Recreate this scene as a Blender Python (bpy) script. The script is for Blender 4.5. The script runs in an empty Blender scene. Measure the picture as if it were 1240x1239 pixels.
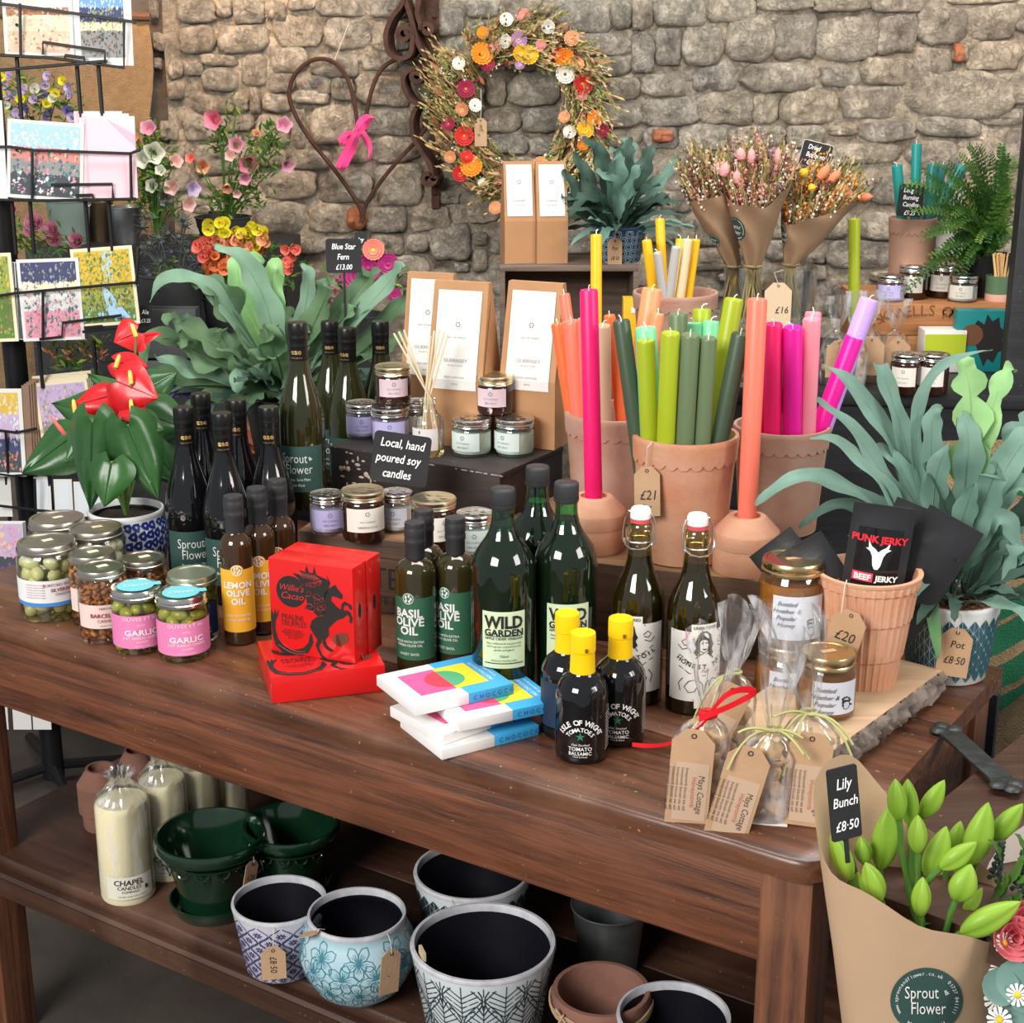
import bpy, bmesh, math, random
from mathutils import Vector, Matrix, noise
R = math.radians
PI = math.pi
sc = bpy.context.scene
COL = sc.collection
# ------------------------------------------------------------------ camera, world, light, exposure
FOC, PITCH, EYE = 1880.0, R(16.8), 1.62
cam = bpy.data.objects.new('camera', bpy.data.cameras.new('camera'))
COL.objects.link(cam)
cam.location = (0, 0, EYE)
cam.rotation_euler = (R(90) - PITCH, 0, 0)
cam.data.sensor_width = 36
cam.data.lens = FOC / 1240 * 36
cam.data.clip_start = 0.05
sc.camera = cam
sc.view_settings.view_transform = 'Standard'
sc.view_settings.look = 'None'
sc.view_settings.gamma = 1
sc.view_settings.use_curve_mapping = False
sc.view_settings.exposure = 0.48
w = bpy.data.worlds.new('daylight'); sc.world = w; w.use_nodes = True
w.node_tree.nodes['Background'].inputs[0].default_value = (0.90, 0.95, 1.0, 1)
w.node_tree.nodes['Background'].inputs[1].default_value = 0.28
sc.cycles.transparent_max_bounces = 24
def area(name, loc, to, size, sizey, power, col):
 l = bpy.data.lights.new(name, 'AREA'); l.shape = 'RECTANGLE'; l.size = size; l.size_y = sizey
 l.energy = power; l.color = col
 o = bpy.data.objects.new(name, l); COL.objects.link(o); o.location = loc
 o.rotation_euler = (Vector(to) - Vector(loc)).to_track_quat('-Z', 'Y').to_euler()
 return o
area('shopfront_window_light', (-2.2, -1.2, 2.9), (0.1, 2.6, 0.9), 2.0, 1.4, 150, (1, .97, .92))
area('side_window_light', (2.9, 0.3, 2.5), (0.2, 2.6, 0.8), 1.4, 1.2, 50, (1, .95, .88))
area('skylight_light', (0.3, 2.3, 3.6), (0.2, 3.2, 0.8), 2.4, .9, 62, (1, .98, .95))
def spot(name, loc, to, power, col, ang, blend=.7, rad=.08):
 l = bpy.data.lights.new(name, 'SPOT'); l.energy = power; l.color = col; l.spot_size = R(ang); l.spot_blend = blend
 l.shadow_soft_size = rad
 o = bpy.data.objects.new(name, l); COL.objects.link(o); o.location = loc
 o.rotation_euler = (Vector(to) - Vector(loc)).to_track_quat('-Z', 'Y').to_euler()
spot('warm_lamp_left', (-0.75, 3.2, 2.5), (-0.72, 4.0, 1.72), 46, (1, .52, .18), 50, 1)
spot('warm_lamp_right', (1.3, 3.2, 2.5), (1.3, 4.0, 1.5), 20, (1, .62, .30), 70, 1)
# ------------------------------------------------------------------ photo geometry
CP, SP = math.cos(PITCH), math.sin(PITCH)
def ray(px, py):
 a = (px - 620) / FOC; k = (py - 619.5) / FOC
 return Vector((a, CP - k * SP, -SP - k * CP))
def on(px, py, z):
 d = ray(px, py); t = (EYE - z) / -d.z
 return Vector((0, 0, EYE)) + d * t
def atY(px, py, Y):
 d = ray(px, py); return Vector((0, 0, EYE)) + d * (Y / d.y)
def atD(px, py, D):
 return Vector((0, 0, EYE)) + ray(px, py) * D
def depth(p):
 return p[1] * CP - (p[2] - EYE) * SP
def zat(px_y, X, Y):
 'height of the point above (X,Y) seen on picture row px_y'
 k = (px_y - 619.5) / FOC
 return EYE - Y * (SP + k * CP) / (CP - k * SP)
def fit(px, pyb, wpx, pyt, z):
 'upright round thing: front foot of its base seen at row pyb, width in px, axis top at row pyt -> x, y, radius, height'
 F = on(px, pyb, z); d = Vector((F.x, F.y, 0)).normalized()
 D = depth(F); r = wpx / 2 / FOC * D; r = wpx / 2 / FOC * (D + r * .9)
 c = F + d * r
 return c.x, c.y, r, zat(pyt, c.x, c.y) - z
# ------------------------------------------------------------------ materials
MATS = {}
def mat(name, col=(.5, .5, .5), rough=.5, metal=0, spec=.5, var=0, vscale=8, bump=0, bscale=40, trans=0, sss=0, coat=0, ior=1.45, alpha=1, sheen=0, stretch=None, col2=None, detail=4):
 if name in MATS: return MATS[name]
 m = bpy.data.materials.new(name); m.use_nodes = True; MATS[name] = m
 nt = m.node_tree; N = nt.nodes; L = nt.links; b = N['Principled BSDF']
 c = tuple(col) + (1,)
 b.inputs['Base Color'].default_value = c
 b.inputs['Roughness'].default_value = rough
 b.inputs['Metallic'].default_value = metal
 b.inputs['Specular IOR Level'].default_value = spec
 b.inputs['IOR'].default_value = ior
 b.inputs['Transmission Weight'].default_value = trans
 b.inputs['Coat Weight'].default_value = coat
 b.inputs['Coat Roughness'].default_value = .08
 b.inputs['Sheen Weight'].default_value = sheen
 b.inputs['Alpha'].default_value = alpha
 if sss:
  b.inputs['Subsurface Weight'].default_value = sss
  b.inputs['Subsurface Radius'].default_value = (.02, .01, .006)
  b.inputs['Subsurface Scale'].default_value = .6
 if var or bump:
  tc = N.new('ShaderNodeTexCoord'); src = tc.outputs['Object']
  if stretch:
   mp = N.new('ShaderNodeMapping'); mp.inputs['Scale'].default_value = stretch
   L.new(src, mp.inputs[0]); src = mp.outputs[0]
 if var:
  n = N.new('ShaderNodeTexNoise'); n.inputs['Scale'].default_value = vscale; n.inputs['Detail'].default_value = detail
  L.new(src, n.inputs['Vector'])
  r = N.new('ShaderNodeValToRGB'); L.new(n.outputs[0], r.inputs[0])
  lo = col2 if col2 else tuple(x * (1 - var) for x in col)
  r.color_ramp.elements[0].position = .3; r.color_ramp.elements[1].position = .7
  r.color_ramp.elements[0].color = tuple(lo) + (1,)
  r.color_ramp.elements[1].color = c
  L.new(r.outputs[0], b.inputs['Base Color'])
 if bump:
  n = N.new('ShaderNodeTexNoise'); n.inputs['Scale'].default_value = bscale; n.inputs['Detail'].default_value = 5
  L.new(src, n.inputs['Vector'])
  bp = N.new('ShaderNodeBump'); bp.inputs['Strength'].default_value = bump; bp.inputs['Distance'].default_value = .004
  L.new(n.outputs[0], bp.inputs['Height']); L.new(bp.outputs[0], b.inputs['Normal'])
 return m
def glassy(name, tint=(1, 1, 1), gloss=.12, rough=.03):
 'thin clear glass or film: tinted see-through with mirror-like sheen by facing angle'
 if name in MATS: return MATS[name]
 m = bpy.data.materials.new(name); m.use_nodes = True; MATS[name] = m
 nt = m.node_tree; N = nt.nodes; L = nt.links; N.remove(N['Principled BSDF'])
 out = N['Material Output']; t = N.new('ShaderNodeBsdfTransparent'); t.inputs[0].default_value = tuple(tint) + (1,)
 g = N.new('ShaderNodeBsdfGlossy'); g.inputs['Roughness'].default_value = rough; g.inputs[0].default_value = (1, 1, 1, 1)
 f = N.new('ShaderNodeLayerWeight'); f.inputs[0].default_value = .25
 mr = N.new('ShaderNodeMapRange'); mr.inputs[1].default_value = 0; mr.inputs[2].default_value = 1
 mr.inputs[3].default_value = gloss * .45; mr.inputs[4].default_value = min(1, gloss * 5)
 mx = N.new('ShaderNodeMixShader')
 L.new(f.outputs['Fresnel'], mr.inputs[0]); L.new(mr.outputs[0], mx.inputs[0]); L.new(t.outputs[0], mx.inputs[1]); L.new(g.outputs[0], mx.inputs[2])
 L.new(mx.outputs[0], out.inputs[0])
 return m
def wood(name, dark, light, rough=.45, scale=1.0, axis='x', bump=.35, coat=0, pale=None, scratch=0):
 if name in MATS: return MATS[name]
 m = bpy.data.materials.new(name); m.use_nodes = True; MATS[name] = m
 nt = m.node_tree; N = nt.nodes; L = nt.links; b = N['Principled BSDF']
 tc = N.new('ShaderNodeTexCoord'); mp = N.new('ShaderNodeMapping')
 s = {'x': (1.3, 22, 22), 'y': (22, 1.3, 22), 'z': (22, 22, 1.3)}[axis]
 mp.inputs['Scale'].default_value = tuple(k * scale for k in s)
 L.new(tc.outputs['Object'], mp.inputs[0])
 n = N.new('ShaderNodeTexNoise'); n.inputs['Scale'].default_value = 2.2; n.inputs['Detail'].default_value = 8; n.inputs['Roughness'].default_value = .65
 n.inputs['Distortion'].default_value = .6
 L.new(mp.outputs[0], n.inputs['Vector'])
 r = N.new('ShaderNodeValToRGB'); L.new(n.outputs[0], r.inputs[0])
 r.color_ramp.elements[0].position = .32; r.color_ramp.elements[1].position = .72
 r.color_ramp.elements[0].color = tuple(dark) + (1,); r.color_ramp.elements[1].color = tuple(light) + (1,)
 # broad wear
 n2 = N.new('ShaderNodeTexNoise'); n2.inputs['Scale'].default_value = 5; n2.inputs['Detail'].default_value = 6
 L.new(tc.outputs['Object'], n2.inputs['Vector'])
 r2 = N.new('ShaderNodeValToRGB'); L.new(n2.outputs[0], r2.inputs[0])
 r2.color_ramp.elements[0].position = .5; r2.color_ramp.elements[1].position = .75
 r2.color_ramp.elements[0].color = (0, 0, 0, 1); r2.color_ramp.elements[1].color = (.55, .55, .55, 1)
 mx = N.new('ShaderNodeMixRGB'); mx.inputs[2].default_value = tuple(pale or light) + (1,)
 L.new(r2.outputs[0], mx.inputs[0]); L.new(r.outputs[0], mx.inputs[1])
 last = mx.outputs[0]
 if scratch:
  v = N.new('ShaderNodeTexNoise'); v.inputs['Scale'].default_value = 160; v.inputs['Detail'].default_value = 2
  L.new(tc.outputs['Object'], v.inputs['Vector'])
  r3 = N.new('ShaderNodeValToRGB'); L.new(v.outputs[0], r3.inputs[0])
  r3.color_ramp.elements[0].position = .70; r3.color_ramp.elements[1].position = .76
  r3.color_ramp.elements[0].color = (0, 0, 0, 1); r3.color_ramp.elements[1].color = (scratch,) * 3 + (1,)
  m3 = N.new('ShaderNodeMixRGB'); m3.inputs[2].default_value = (.5, .33, .2, 1)
  L.new(r3.outputs[0], m3.inputs[0]); L.new(last, m3.inputs[1]); last = m3.outputs[0]
 L.new(last, b.inputs['Base Color'])
 rr = N.new('ShaderNodeMapRange'); rr.inputs[3].default_value = rough - .1; rr.inputs[4].default_value = rough + .2
 L.new(n2.outputs[0], rr.inputs[0]); L.new(rr.outputs[0], b.inputs['Roughness'])
 bp = N.new('ShaderNodeBump'); bp.inputs['Strength'].default_value = bump; bp.inputs['Distance'].default_value = .003
 L.new(n.outputs[0], bp.inputs['Height']); L.new(bp.outputs[0], b.inputs['Normal'])
 b.inputs['Coat Weight'].default_value = coat; b.inputs['Coat Roughness'].default_value = .25
 return m
# ------------------------------------------------------------------ mesh building
class MB:
 def __init__(s): s.v = []; s.f = []; s.mi = []; s.T = Matrix(); s.m = 0
 def add(s, vs, fs):
  o = len(s.v); T = s.T
  s.v += [tuple(T @ Vector(p)) for p in vs]
  s.f += [tuple(i + o for i in f) for f in fs]; s.mi += [s.m] * len(fs); return s
 def box(s, c, d, rz=0, bev=0, taper=1.0):
  x, y, z = d[0] / 2, d[1] / 2, d[2] / 2
  if bev:
   bm = bmesh.new(); bmesh.ops.create_cube(bm, size=1)
   for q in bm.verts: q.co = Vector((q.co.x * d[0], q.co.y * d[1], q.co.z * d[2]))
   bmesh.ops.bevel(bm, geom=list(bm.edges), offset=min(bev, .49 * min(d)), segments=2, profile=.6, affect='EDGES')
   vs = [q.co.copy() for q in bm.verts]; bm.verts.index_update()
   fs = [[q.index for q in f.verts] for f in bm.faces]; bm.free()
  else:
   vs = [Vector((a * x, b * y, e * z)) for e in (-1, 1) for b in (-1, 1) for a in (-1, 1)]
   fs = [(0, 2, 3, 1), (4, 5, 7, 6), (0, 1, 5, 4), (2, 6, 7, 3), (0, 4, 6, 2), (1, 3, 7, 5)]
  if taper != 1.0:
   for q in vs:
    if q.z > 0: q.x *= taper; q.y *= taper
  Q = Matrix.Translation(c) @ Matrix.Rotation(rz, 4, 'Z')
  return s.add([Q @ q for q in vs], fs)
 def lathe(s, prof, n=28, c=(0, 0, 0), sx=1, sy=1, cap=True, f=None):
  vs = []; fs = []
  for r, z in prof:
   for i in range(n):
    a = 2 * PI * i / n
    k = f(a, z) if f else 1
    vs.append((c[0] + r * k * math.cos(a) * sx, c[1] + r * k * math.sin(a) * sy, c[2] + z))
  for j in range(len(prof) - 1):
   for i in range(n):
    i2 = (i + 1) % n
    fs.append((j * n + i, j * n + i2, (j + 1) * n + i2, (j + 1) * n + i))
  if cap:
   if prof[0][0] > 1e-6: fs.append(tuple(reversed(range(n))))
   if prof[-1][0] > 1e-6: fs.append(tuple((len(prof) - 1) * n + i for i in range(n)))
  return s.add(vs, fs)
 def tube(s, pts, r, n=6, closed=False, cap=True, flat=1.0):
  pts = [Vector(p) for p in pts]; k = len(pts)
  rs = r if isinstance(r, (list, tuple)) else [r] * k
  vs = []; fs = []; up = None
  for i, p in enumerate(pts):
   if closed: t = pts[(i + 1) % k] - pts[i - 1]
   else: t = pts[min(i + 1, k - 1)] - pts[max(i - 1, 0)]
   if t.length < 1e-9: t = Vector((0, 0, 1))
   t.normalize()
   if up is None:
    up = Vector((0, 0, 1)) if abs(t.z) < .9 else Vector((1, 0, 0))
   a = (up - t * up.dot(t))
   if a.length < 1e-6: a = t.orthogonal()
   a.normalize(); b = t.cross(a); up = a
   for q in range(n):
    w_ = 2 * PI * q / n
    vs.append(p + a * math.cos(w_) * rs[i] * flat + b * math.sin(w_) * rs[i])
  m_ = k if closed else k - 1
  for j in range(m_):
   for i in range(n):
    i2 = (i + 1) % n; j2 = (j + 1) % k
    fs.append((j * n + i, j2 * n + i, j2 * n + i2, j * n + i2))
  if cap and not closed:
   fs.append(tuple(range(n))); fs.append(tuple((k - 1) * n + i for i in reversed(range(n))))
  return s.add(vs, fs)
 def ball(s, c, r, n=8, m=6):
  if not isinstance(r, (list, tuple)): r = (r, r, r)
  vs = [(c[0], c[1], c[2] - r[2])]; fs = []
  for j in range(1, m):
   a = -PI / 2 + PI * j / m
   for i in range(n):
    b = 2 * PI * i / n
    vs.append((c[0] + r[0] * math.cos(a) * math.cos(b), c[1] + r[1] * math.cos(a) * math.sin(b), c[2] + r[2] * math.sin(a)))
  vs.append((c[0], c[1], c[2] + r[2])); e = len(vs) - 1
  for i in range(n):
   i2 = (i + 1) % n
   fs.append((0, 1 + i2, 1 + i)); fs.append((e, 1 + (m - 2) * n + i, 1 + (m - 2) * n + i2))
   for j in range(m - 2):
    fs.append((1 + j * n + i, 1 + j * n + i2, 1 + (j + 1) * n + i2, 1 + (j + 1) * n + i))
  return s.add(vs, fs)
 def prism(s, pts, t, fn=None):
  'outline in local x,z plane, front at y=0, back at y=t'
  n = len(pts)
  vs = [(p[0], 0, p[1]) for p in pts] + [(p[0], t, p[1]) for p in pts]
  fs = [tuple(range(n)), tuple(reversed(range(n, 2 * n)))] + [(i, i + n, (i + 1) % n + n, (i + 1) % n) for i in range(n)]
  if fn: vs = [fn(*p) for p in vs]
  return s.add(vs, fs)
 def grid(s, rows, wrap=False):
  n = len(rows[0]); vs = [p for r in rows for p in r]; fs = []
  for j in range(len(rows) - 1):
   for i in range(n if wrap else n - 1):
    i2 = (i + 1) % n
    fs.append((j * n + i, j * n + i2, (j + 1) * n + i2, (j + 1) * n + i))
  return s.add(vs, fs)
 def text(s, txt, size, x=0, z=0, align='c', fn=None, sx=1.0, slant=0, rot=0, bold=0, y=-.0006):
  'lettering in the local x,z plane'
  vs, fs, w_ = text_mesh(txt, bold)
  k = size; off = {'c': -w_ / 2, 'l': 0, 'r': -w_}[align]
  out = []
  cr, sr = math.cos(rot), math.sin(rot)
  for a, b in vs:
   u = (a + off + slant * b) * k * sx; v_ = (b - .35) * k
   u, v_ = u * cr - v_ * sr + x, u * sr + v_ * cr + z
   out.append(fn(u, y, v_) if fn else (u, y, v_))
  return s.add(out, fs)
 def build(s, name, mats, parent=None, smooth=True, angle=40, label=None, loc=None):
  me = bpy.data.meshes.new(name); me.from_pydata(s.v, [], s.f)
  if not isinstance(mats, (list, tuple)): mats = [mats]
  for m_ in mats: me.materials.append(m_)
  if len(mats) > 1: me.polygons.foreach_set('material_index', s.mi)
  if smooth:
   me.shade_smooth(); me.set_sharp_from_angle(angle=R(angle))
  me.update()
  o = bpy.data.objects.new(name, me); COL.objects.link(o)
  if parent: o.parent = parent
  if label: o['label'] = label
  if loc: o.location = loc
  return o
TXT = {}
def text_mesh(t, bold=0):
 if (t, bold) in TXT: return TXT[(t, bold)]
 cu = bpy.data.curves.new('t', 'FONT'); cu.body = t; cu.size = 1; cu.resolution_u = 2; cu.fill_mode = 'FRONT'; cu.offset = bold
 o = bpy.data.objects.new('t', cu); COL.objects.link(o)
 me = bpy.data.meshes.new_from_object(o)
 vs = [(q.co.x, q.co.y) for q in me.vertices]; fs = [tuple(p.vertices) for p in me.polygons]
 w_ = max([q[0] for q in vs] + [0])
 bpy.data.objects.remove(o); bpy.data.curves.remove(cu); bpy.data.meshes.remove(me)
 TXT[(t, bold)] = (vs, fs, w_); return TXT[(t, bold)]
def cyl(Rr, zc=0, y0=0):
 'wrap x,z lettering on an upright cylinder of radius Rr (front towards -y)'
 return lambda x, y, z: ((Rr - y) * math.sin(x / Rr), -(Rr - y) * math.cos(x / Rr), z + zc)
def patch(Rr, a0, a1, z0, z1, n=14, tilt=0, rf=None, m=1):
 'curved label panel rows; angles from the front in degrees'
 rows = []
 for j in range(m + 1):
  t = j / m; z = z0 + (z1 - z0) * t; q = rf(z) if rf else Rr
  rows.append([(q * math.sin(R(a0 + (a1 - a0) * i / n)), -q * math.cos(R(a0 + (a1 - a0) * i / n)), z) for i in range(n + 1)])
 return rows
def thing(name, label, cat, loc=(0, 0, 0), rz=0, group=None, rot=None):
 o = bpy.data.objects.new(name, None); COL.objects.link(o); o.empty_display_size = .02
 o.location = loc; o.rotation_euler = rot if rot else (0, 0, rz)
 return tag(o, label, cat, group)
def tag(o, label, cat, group=None, kind=None):
 o['label'] = label; o['category'] = cat
 if group: o['group'] = group
 if kind: o['kind'] = kind
 return o
def struct(o): o['kind'] = 'structure'; return o
def kids(o): return [c for c in bpy.data.objects if c.parent == o]
def dup(root, loc, rz=None, label=None, group=None, scale=None, rot=None):
 r = root.copy(); COL.objects.link(r); r.location = loc
 if rz is not None: r.rotation_euler = (0, 0, rz)
 if rot is not None: r.rotation_euler = rot
 if label: r['label'] = label
 if group: r['group'] = group
 if scale: r.scale = scale if isinstance(scale, (tuple, list)) else (scale,) * 3
 for ch in root.children:
  c = ch.copy(); COL.objects.link(c); c.parent = r
  for g in ch.children:
   d = g.copy(); COL.objects.link(d); d.parent = c
 return r
def rotx(a): return Matrix.Rotation(a, 4, 'X')
def roty(a): return Matrix.Rotation(a, 4, 'Y')
def rotz(a): return Matrix.Rotation(a, 4, 'Z')
def mv(*p): return Matrix.Translation(p)
def aim(a, b):
 'matrix whose local z runs from a to b'
 a, b = Vector(a), Vector(b)
 return Matrix.Translation(a) @ (b - a).to_track_quat('Z', 'Y').to_matrix().to_4x4()
def lerp(a, b, t): return a + (b - a) * t
# ------------------------------------------------------------------ setting: floor, stone wall
WY = 4.05
def stone_mat():
 m = mat('rubble_stone', (.33, .30, .26), .9)
 nt = m.node_tree; N = nt.nodes; L = nt.links; b = N['Principled BSDF']
 tc = N.new('ShaderNodeTexCoord'); oi = N.new('ShaderNodeObjectInfo')
 n = N.new('ShaderNodeTexNoise'); n.inputs['Scale'].default_value = 14; n.inputs['Detail'].default_value = 7; n.inputs['Roughness'].default_value = .7
 n.noise_dimensions = '4D'; L.new(oi.outputs['Random'], n.inputs['W'])
 L.new(tc.outputs['Object'], n.inputs['Vector'])
 r = N.new('ShaderNodeValToRGB'); L.new(n.outputs[0], r.inputs[0]); e = r.color_ramp.elements
 e[0].position = .30; e[0].color = (.15, .13, .11, 1); e[1].position = .66; e[1].color = (.84, .76, .65, 1)
 x = e.new(.5); x.color = (.50, .45, .385, 1)
 r2 = N.new('ShaderNodeValToRGB'); L.new(oi.outputs['Random'], r2.inputs[0]); e = r2.color_ramp.elements
 e[0].color = (.86, .85, .85, 1); e[1].color = (1.15, 1.08, .96, 1); x = e.new(.4); x.color = (1.05, .97, .86, 1); x = e.new(.7); x.color = (.93, .92, .88, 1)
 mx = N.new('ShaderNodeMixRGB'); mx.blend_type = 'MULTIPLY'; mx.inputs[0].default_value = 1
 L.new(r.outputs[0], mx.inputs[1]); L.new(r2.outputs[0], mx.inputs[2]); L.new(mx.outputs[0], b.inputs['Base Color'])
 n3 = N.new('ShaderNodeTexNoise'); n3.inputs['Scale'].default_value = 38; n3.inputs['Detail'].default_value = 8; n3.inputs['Roughness'].default_value = .75
 n3.inputs['Distortion'].default_value = 1.2
 L.new(tc.outputs['Object'], n3.inputs['Vector'])
 vo = N.new('ShaderNodeTexVoronoi'); vo.feature = 'DISTANCE_TO_EDGE'; vo.inputs['Scale'].default_value = 26; wn = N.new('ShaderNodeVectorMath'); wn.operation = 'MULTIPLY_ADD'; wn.inputs[1].default_value = (.12,) * 3
 L.new(n3.outputs[1], wn.inputs[0]); L.new(tc.outputs['Object'], wn.inputs[2]); L.new(wn.outputs[0], vo.inputs['Vector'])
 mrv = N.new('ShaderNodeMapRange'); mrv.inputs[2].default_value = .06; mrv.inputs[3].default_value = -.13; mrv.inputs[4].default_value = 0; L.new(vo.outputs['Distance'], mrv.inputs[0])
 ad = N.new('ShaderNodeMath'); L.new(n3.outputs[0], ad.inputs[0]); L.new(mrv.outputs[0], ad.inputs[1])
 bp = N.new('ShaderNodeBump'); bp.inputs['Strength'].default_value = 1; bp.inputs['Distance'].default_value = .018
 L.new(ad.outputs[0], bp.inputs['Height']); L.new(bp.outputs[0], b.inputs['Normal'])
 return m
STONE = stone_mat()
MORTAR = STONE.copy(); MORTAR.name = 'lime_mortar'
MORTARD = mat('dark_mortar', (.16, .13, .105), .95, var=.4, vscale=12, bump=1, bscale=60)
BRICK = mat('orange_brick', (.42, .15, .07), .9, var=.4, vscale=30, bump=1, bscale=60)
rnd = random.Random(4)
def wall_grid(x0, x1, z0, z1, Y, name, m, nx=60, nz=40, amp=.012):
 b = MB(); rows = []
 for j in range(nz + 1):
  row = []
  for i in range(nx + 1):
   x = lerp(x0, x1, i / nx); z = lerp(z0, z1, j / nz)
   row.append((x, Y - amp * noise.noise(Vector((x * 9, z * 9, 3))) - amp * .5 * noise.noise(Vector((x * 25, z * 25, 7))), z))
  rows.append(row)
 b.grid(rows)
 x0_, x1_ = x0, x1
 b.add([(x0, Y + .3, z0), (x1, Y + .3, z0), (x1, Y + .3, z1), (x0, Y + .3, z1), (x0, Y, z0), (x1, Y, z0), (x1, Y, z1), (x0, Y, z1)],
          [(0, 3, 2, 1), (0, 1, 5, 4), (3, 7, 6, 2), (1, 2, 6, 5), (0, 4, 7, 3)])
 return struct(b.build(name, m))
xl = atY(214, 300, WY).x
wall = wall_grid(xl, 2.2, 0, 2.6, WY, 'wall_back', MORTAR, 80, 70)
wall_l = wall_grid(-2.6, xl - .002, 0, 2.6, WY + .015, 'wall_back_side', MORTARD, 40, 50)
wall_l.name = 'wall_left'
S = """215,0,262,28 262,0,281,22 283,0,320,29 323,2,348,26 349,0,382,13 383,0,445,20 447,0,500,22 217,30,262,64 262,31,325,65 332,19,391,57 393,22,448,60 450,25,500,62
243,66,290,80 292,69,325,104 326,62,366,88 375,66,436,94 438,63,482,83 484,62,520,95 244,82,290,111 327,90,358,112 360,92,400,116 401,97,428,122 431,92,500,128
230,113,300,136 302,106,316,136 318,115,352,136 354,109,399,126 225,140,262,166 264,139,308,157 310,139,350,172 374,128,431,174 434,130,505,160 353,138,372,180 351,182,402,206 405,172,450,198
312,205,384,242 385,208,452,246 454,200,505,246 455,165,505,196 277,244,306,276 308,244,371,283 373,247,425,281 448,250,494,279 496,250,545,280 330,285,400,306 402,284,448,306 450,282,486,306
521,270,570,314 565,235,605,270 531,12,562,42 564,3,600,22 540,46,572,80 590,95,613,126 615,90,668,126 632,130,682,160 590,130,630,158 590,162,640,186 640,165,685,188
682,1,738,37 740,0,764,34 765,0,788,34 791,-6,855,31 858,-4,915,27 700,42,760,67 765,38,792,85 794,35,824,75 826,31,876,80 722,70,764,92 725,94,773,120 777,90,836,117 840,80,894,110 778,118,844,152 845,113,908,148
735,123,776,152 740,155,778,176 780,155,820,180 822,151,880,182 918,-4,985,13 987,-4,1052,14 1054,-3,1145,15 1147,-8,1225,4 880,20,937,76 938,22,984,70 987,22,1060,73 1062,18,1108,65 1112,9,1170,55 1172,5,1227,49 1172,50,1227,84 1230,5,1262,35
898,76,990,112 994,78,1042,105 1044,70,1104,103 1107,58,1150,90 911,115,942,150 944,110,1015,150 1018,104,1090,144 1093,86,1222,141 1010,152,1037,164 1039,146,1108,172 1113,144,1183,166 1187,130,1240,152 1226,90,1260,126
1160,168,1218,200 1100,170,1158,205 1010,174,1085,196 1220,160,1260,200 884,152,944,176
203,72,223,96 224,76,248,92 203,98,225,121 185,40,200,62 180,0,192,22 193,146,217,170 190,175,225,196 186,70,196,84 188,206,232,232""".split()
S = [tuple(float(q) for q in s.split(',')) for s in S]
nS = len(S)
def hit(a, b, g=2.5): return a[0] < b[2] + g and b[0] < a[2] + g and a[1] < b[3] + g and b[1] < a[3] + g
def grow(c, mw, mh, g):
 c = list(c); live = [1, 1, 1, 1]; me = c
 while any(live):
  for k in range(4):
   if not live[k]: continue
   q = list(c); q[k] += (-2, -2, 2, 2)[k]
   if q[2] - q[0] > mw or q[3] - q[1] > mh or q[0] < 219 or q[2] > 1272 or any(hit(q, s_, g) for s_ in S if s_ is not cur): live[k] = 0
   else: c = q
 return c
cur = None
for i in range(nS):
 if S[i][0] < 214: continue
 cur = S[i]; w0, h0 = cur[2] - cur[0], cur[3] - cur[1]
 S[i] = tuple(grow(cur, w0 * 1.16, h0 * 1.16, .6))
cur = None
for (wd, ht, tries) in ((95, 42, 160), (70, 34, 260), (44, 26, 700), (26, 18, 900)):
 for _ in range(tries):
  if len(S) > 296: break
  x = rnd.uniform(224, 1262); y = rnd.uniform(170 if wd > 50 else -4, 545)
  if y > 350 and x < 1000: continue
  c = (x, y, x + 10, y + 8)
  if any(hit(c, s_, 1.5) for s_ in S): continue
  c = grow(c, wd * rnd.uniform(.75, 1.15), ht * rnd.uniform(.8, 1.1), 1.2)
  if (c[2] - c[0]) > wd * .35 and (c[3] - c[1]) > ht * .5: S.append(tuple(c))
def stone_mesh(w_, h_, rr, sd):
 n = 18; rings = [(1.0, -.012), (.985, .005), (.93, .013), (.78, .018), (.5, .020), (.25, .021)]
 b = MB(); rows = []
 ex = rr.uniform(3.2, 7); jit = [1 + rr.uniform(-.10, .06) for _ in range(n)]; ph = rr.uniform(-.12, .12)
 prot = rr.uniform(.5, 1.1)
 tx, tz = rr.uniform(-.12, .12), rr.uniform(-.12, .12)
 for k, dd in rings:
  row = []
  for i in range(n):
   a = 2 * PI * (i + .5) / n; c, s = math.cos(a), math.sin(a)
   q = (abs(c) ** ex + abs(s) ** ex) ** (-1 / ex) * jit[i]
   x = q * c * w_ / 2 * k; z = q * s * h_ / 2 * k
   z += ph * x * .6
   nn = noise.noise(Vector((x * 30 + sd * 7, z * 30, sd))) * .009 + noise.noise(Vector((x * 80 + sd * 7, z * 80, sd))) * .006
   y = -dd * prot + (nn + tx * x + tz * z if k < 1 else 0)
   row.append((x, y, z))
  rows.append(row)
 b.grid(rows, wrap=True)
 b.add(rows[-1] + [(0, rows[-1][0][1] - .001, 0)], [(i, (i + 1) % n, n) for i in range(n)])
 return b
for i, s in enumerate(S):
 Yp = WY - .002
 p0 = atY(s[0], s[1], Yp); p1 = atY(s[2], s[3], Yp)
 cx, cz = (p0.x + p1.x) / 2, (p0.z + p1.z) / 2
 b = stone_mesh(abs(p1.x - p0.x) * 1.05, abs(p0.z - p1.z) * 1.055, rnd, i)
 o = b.build('stone', STONE, wall if cx > xl else wall_l, angle=75); o.location = (cx, Yp, cz)
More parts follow.
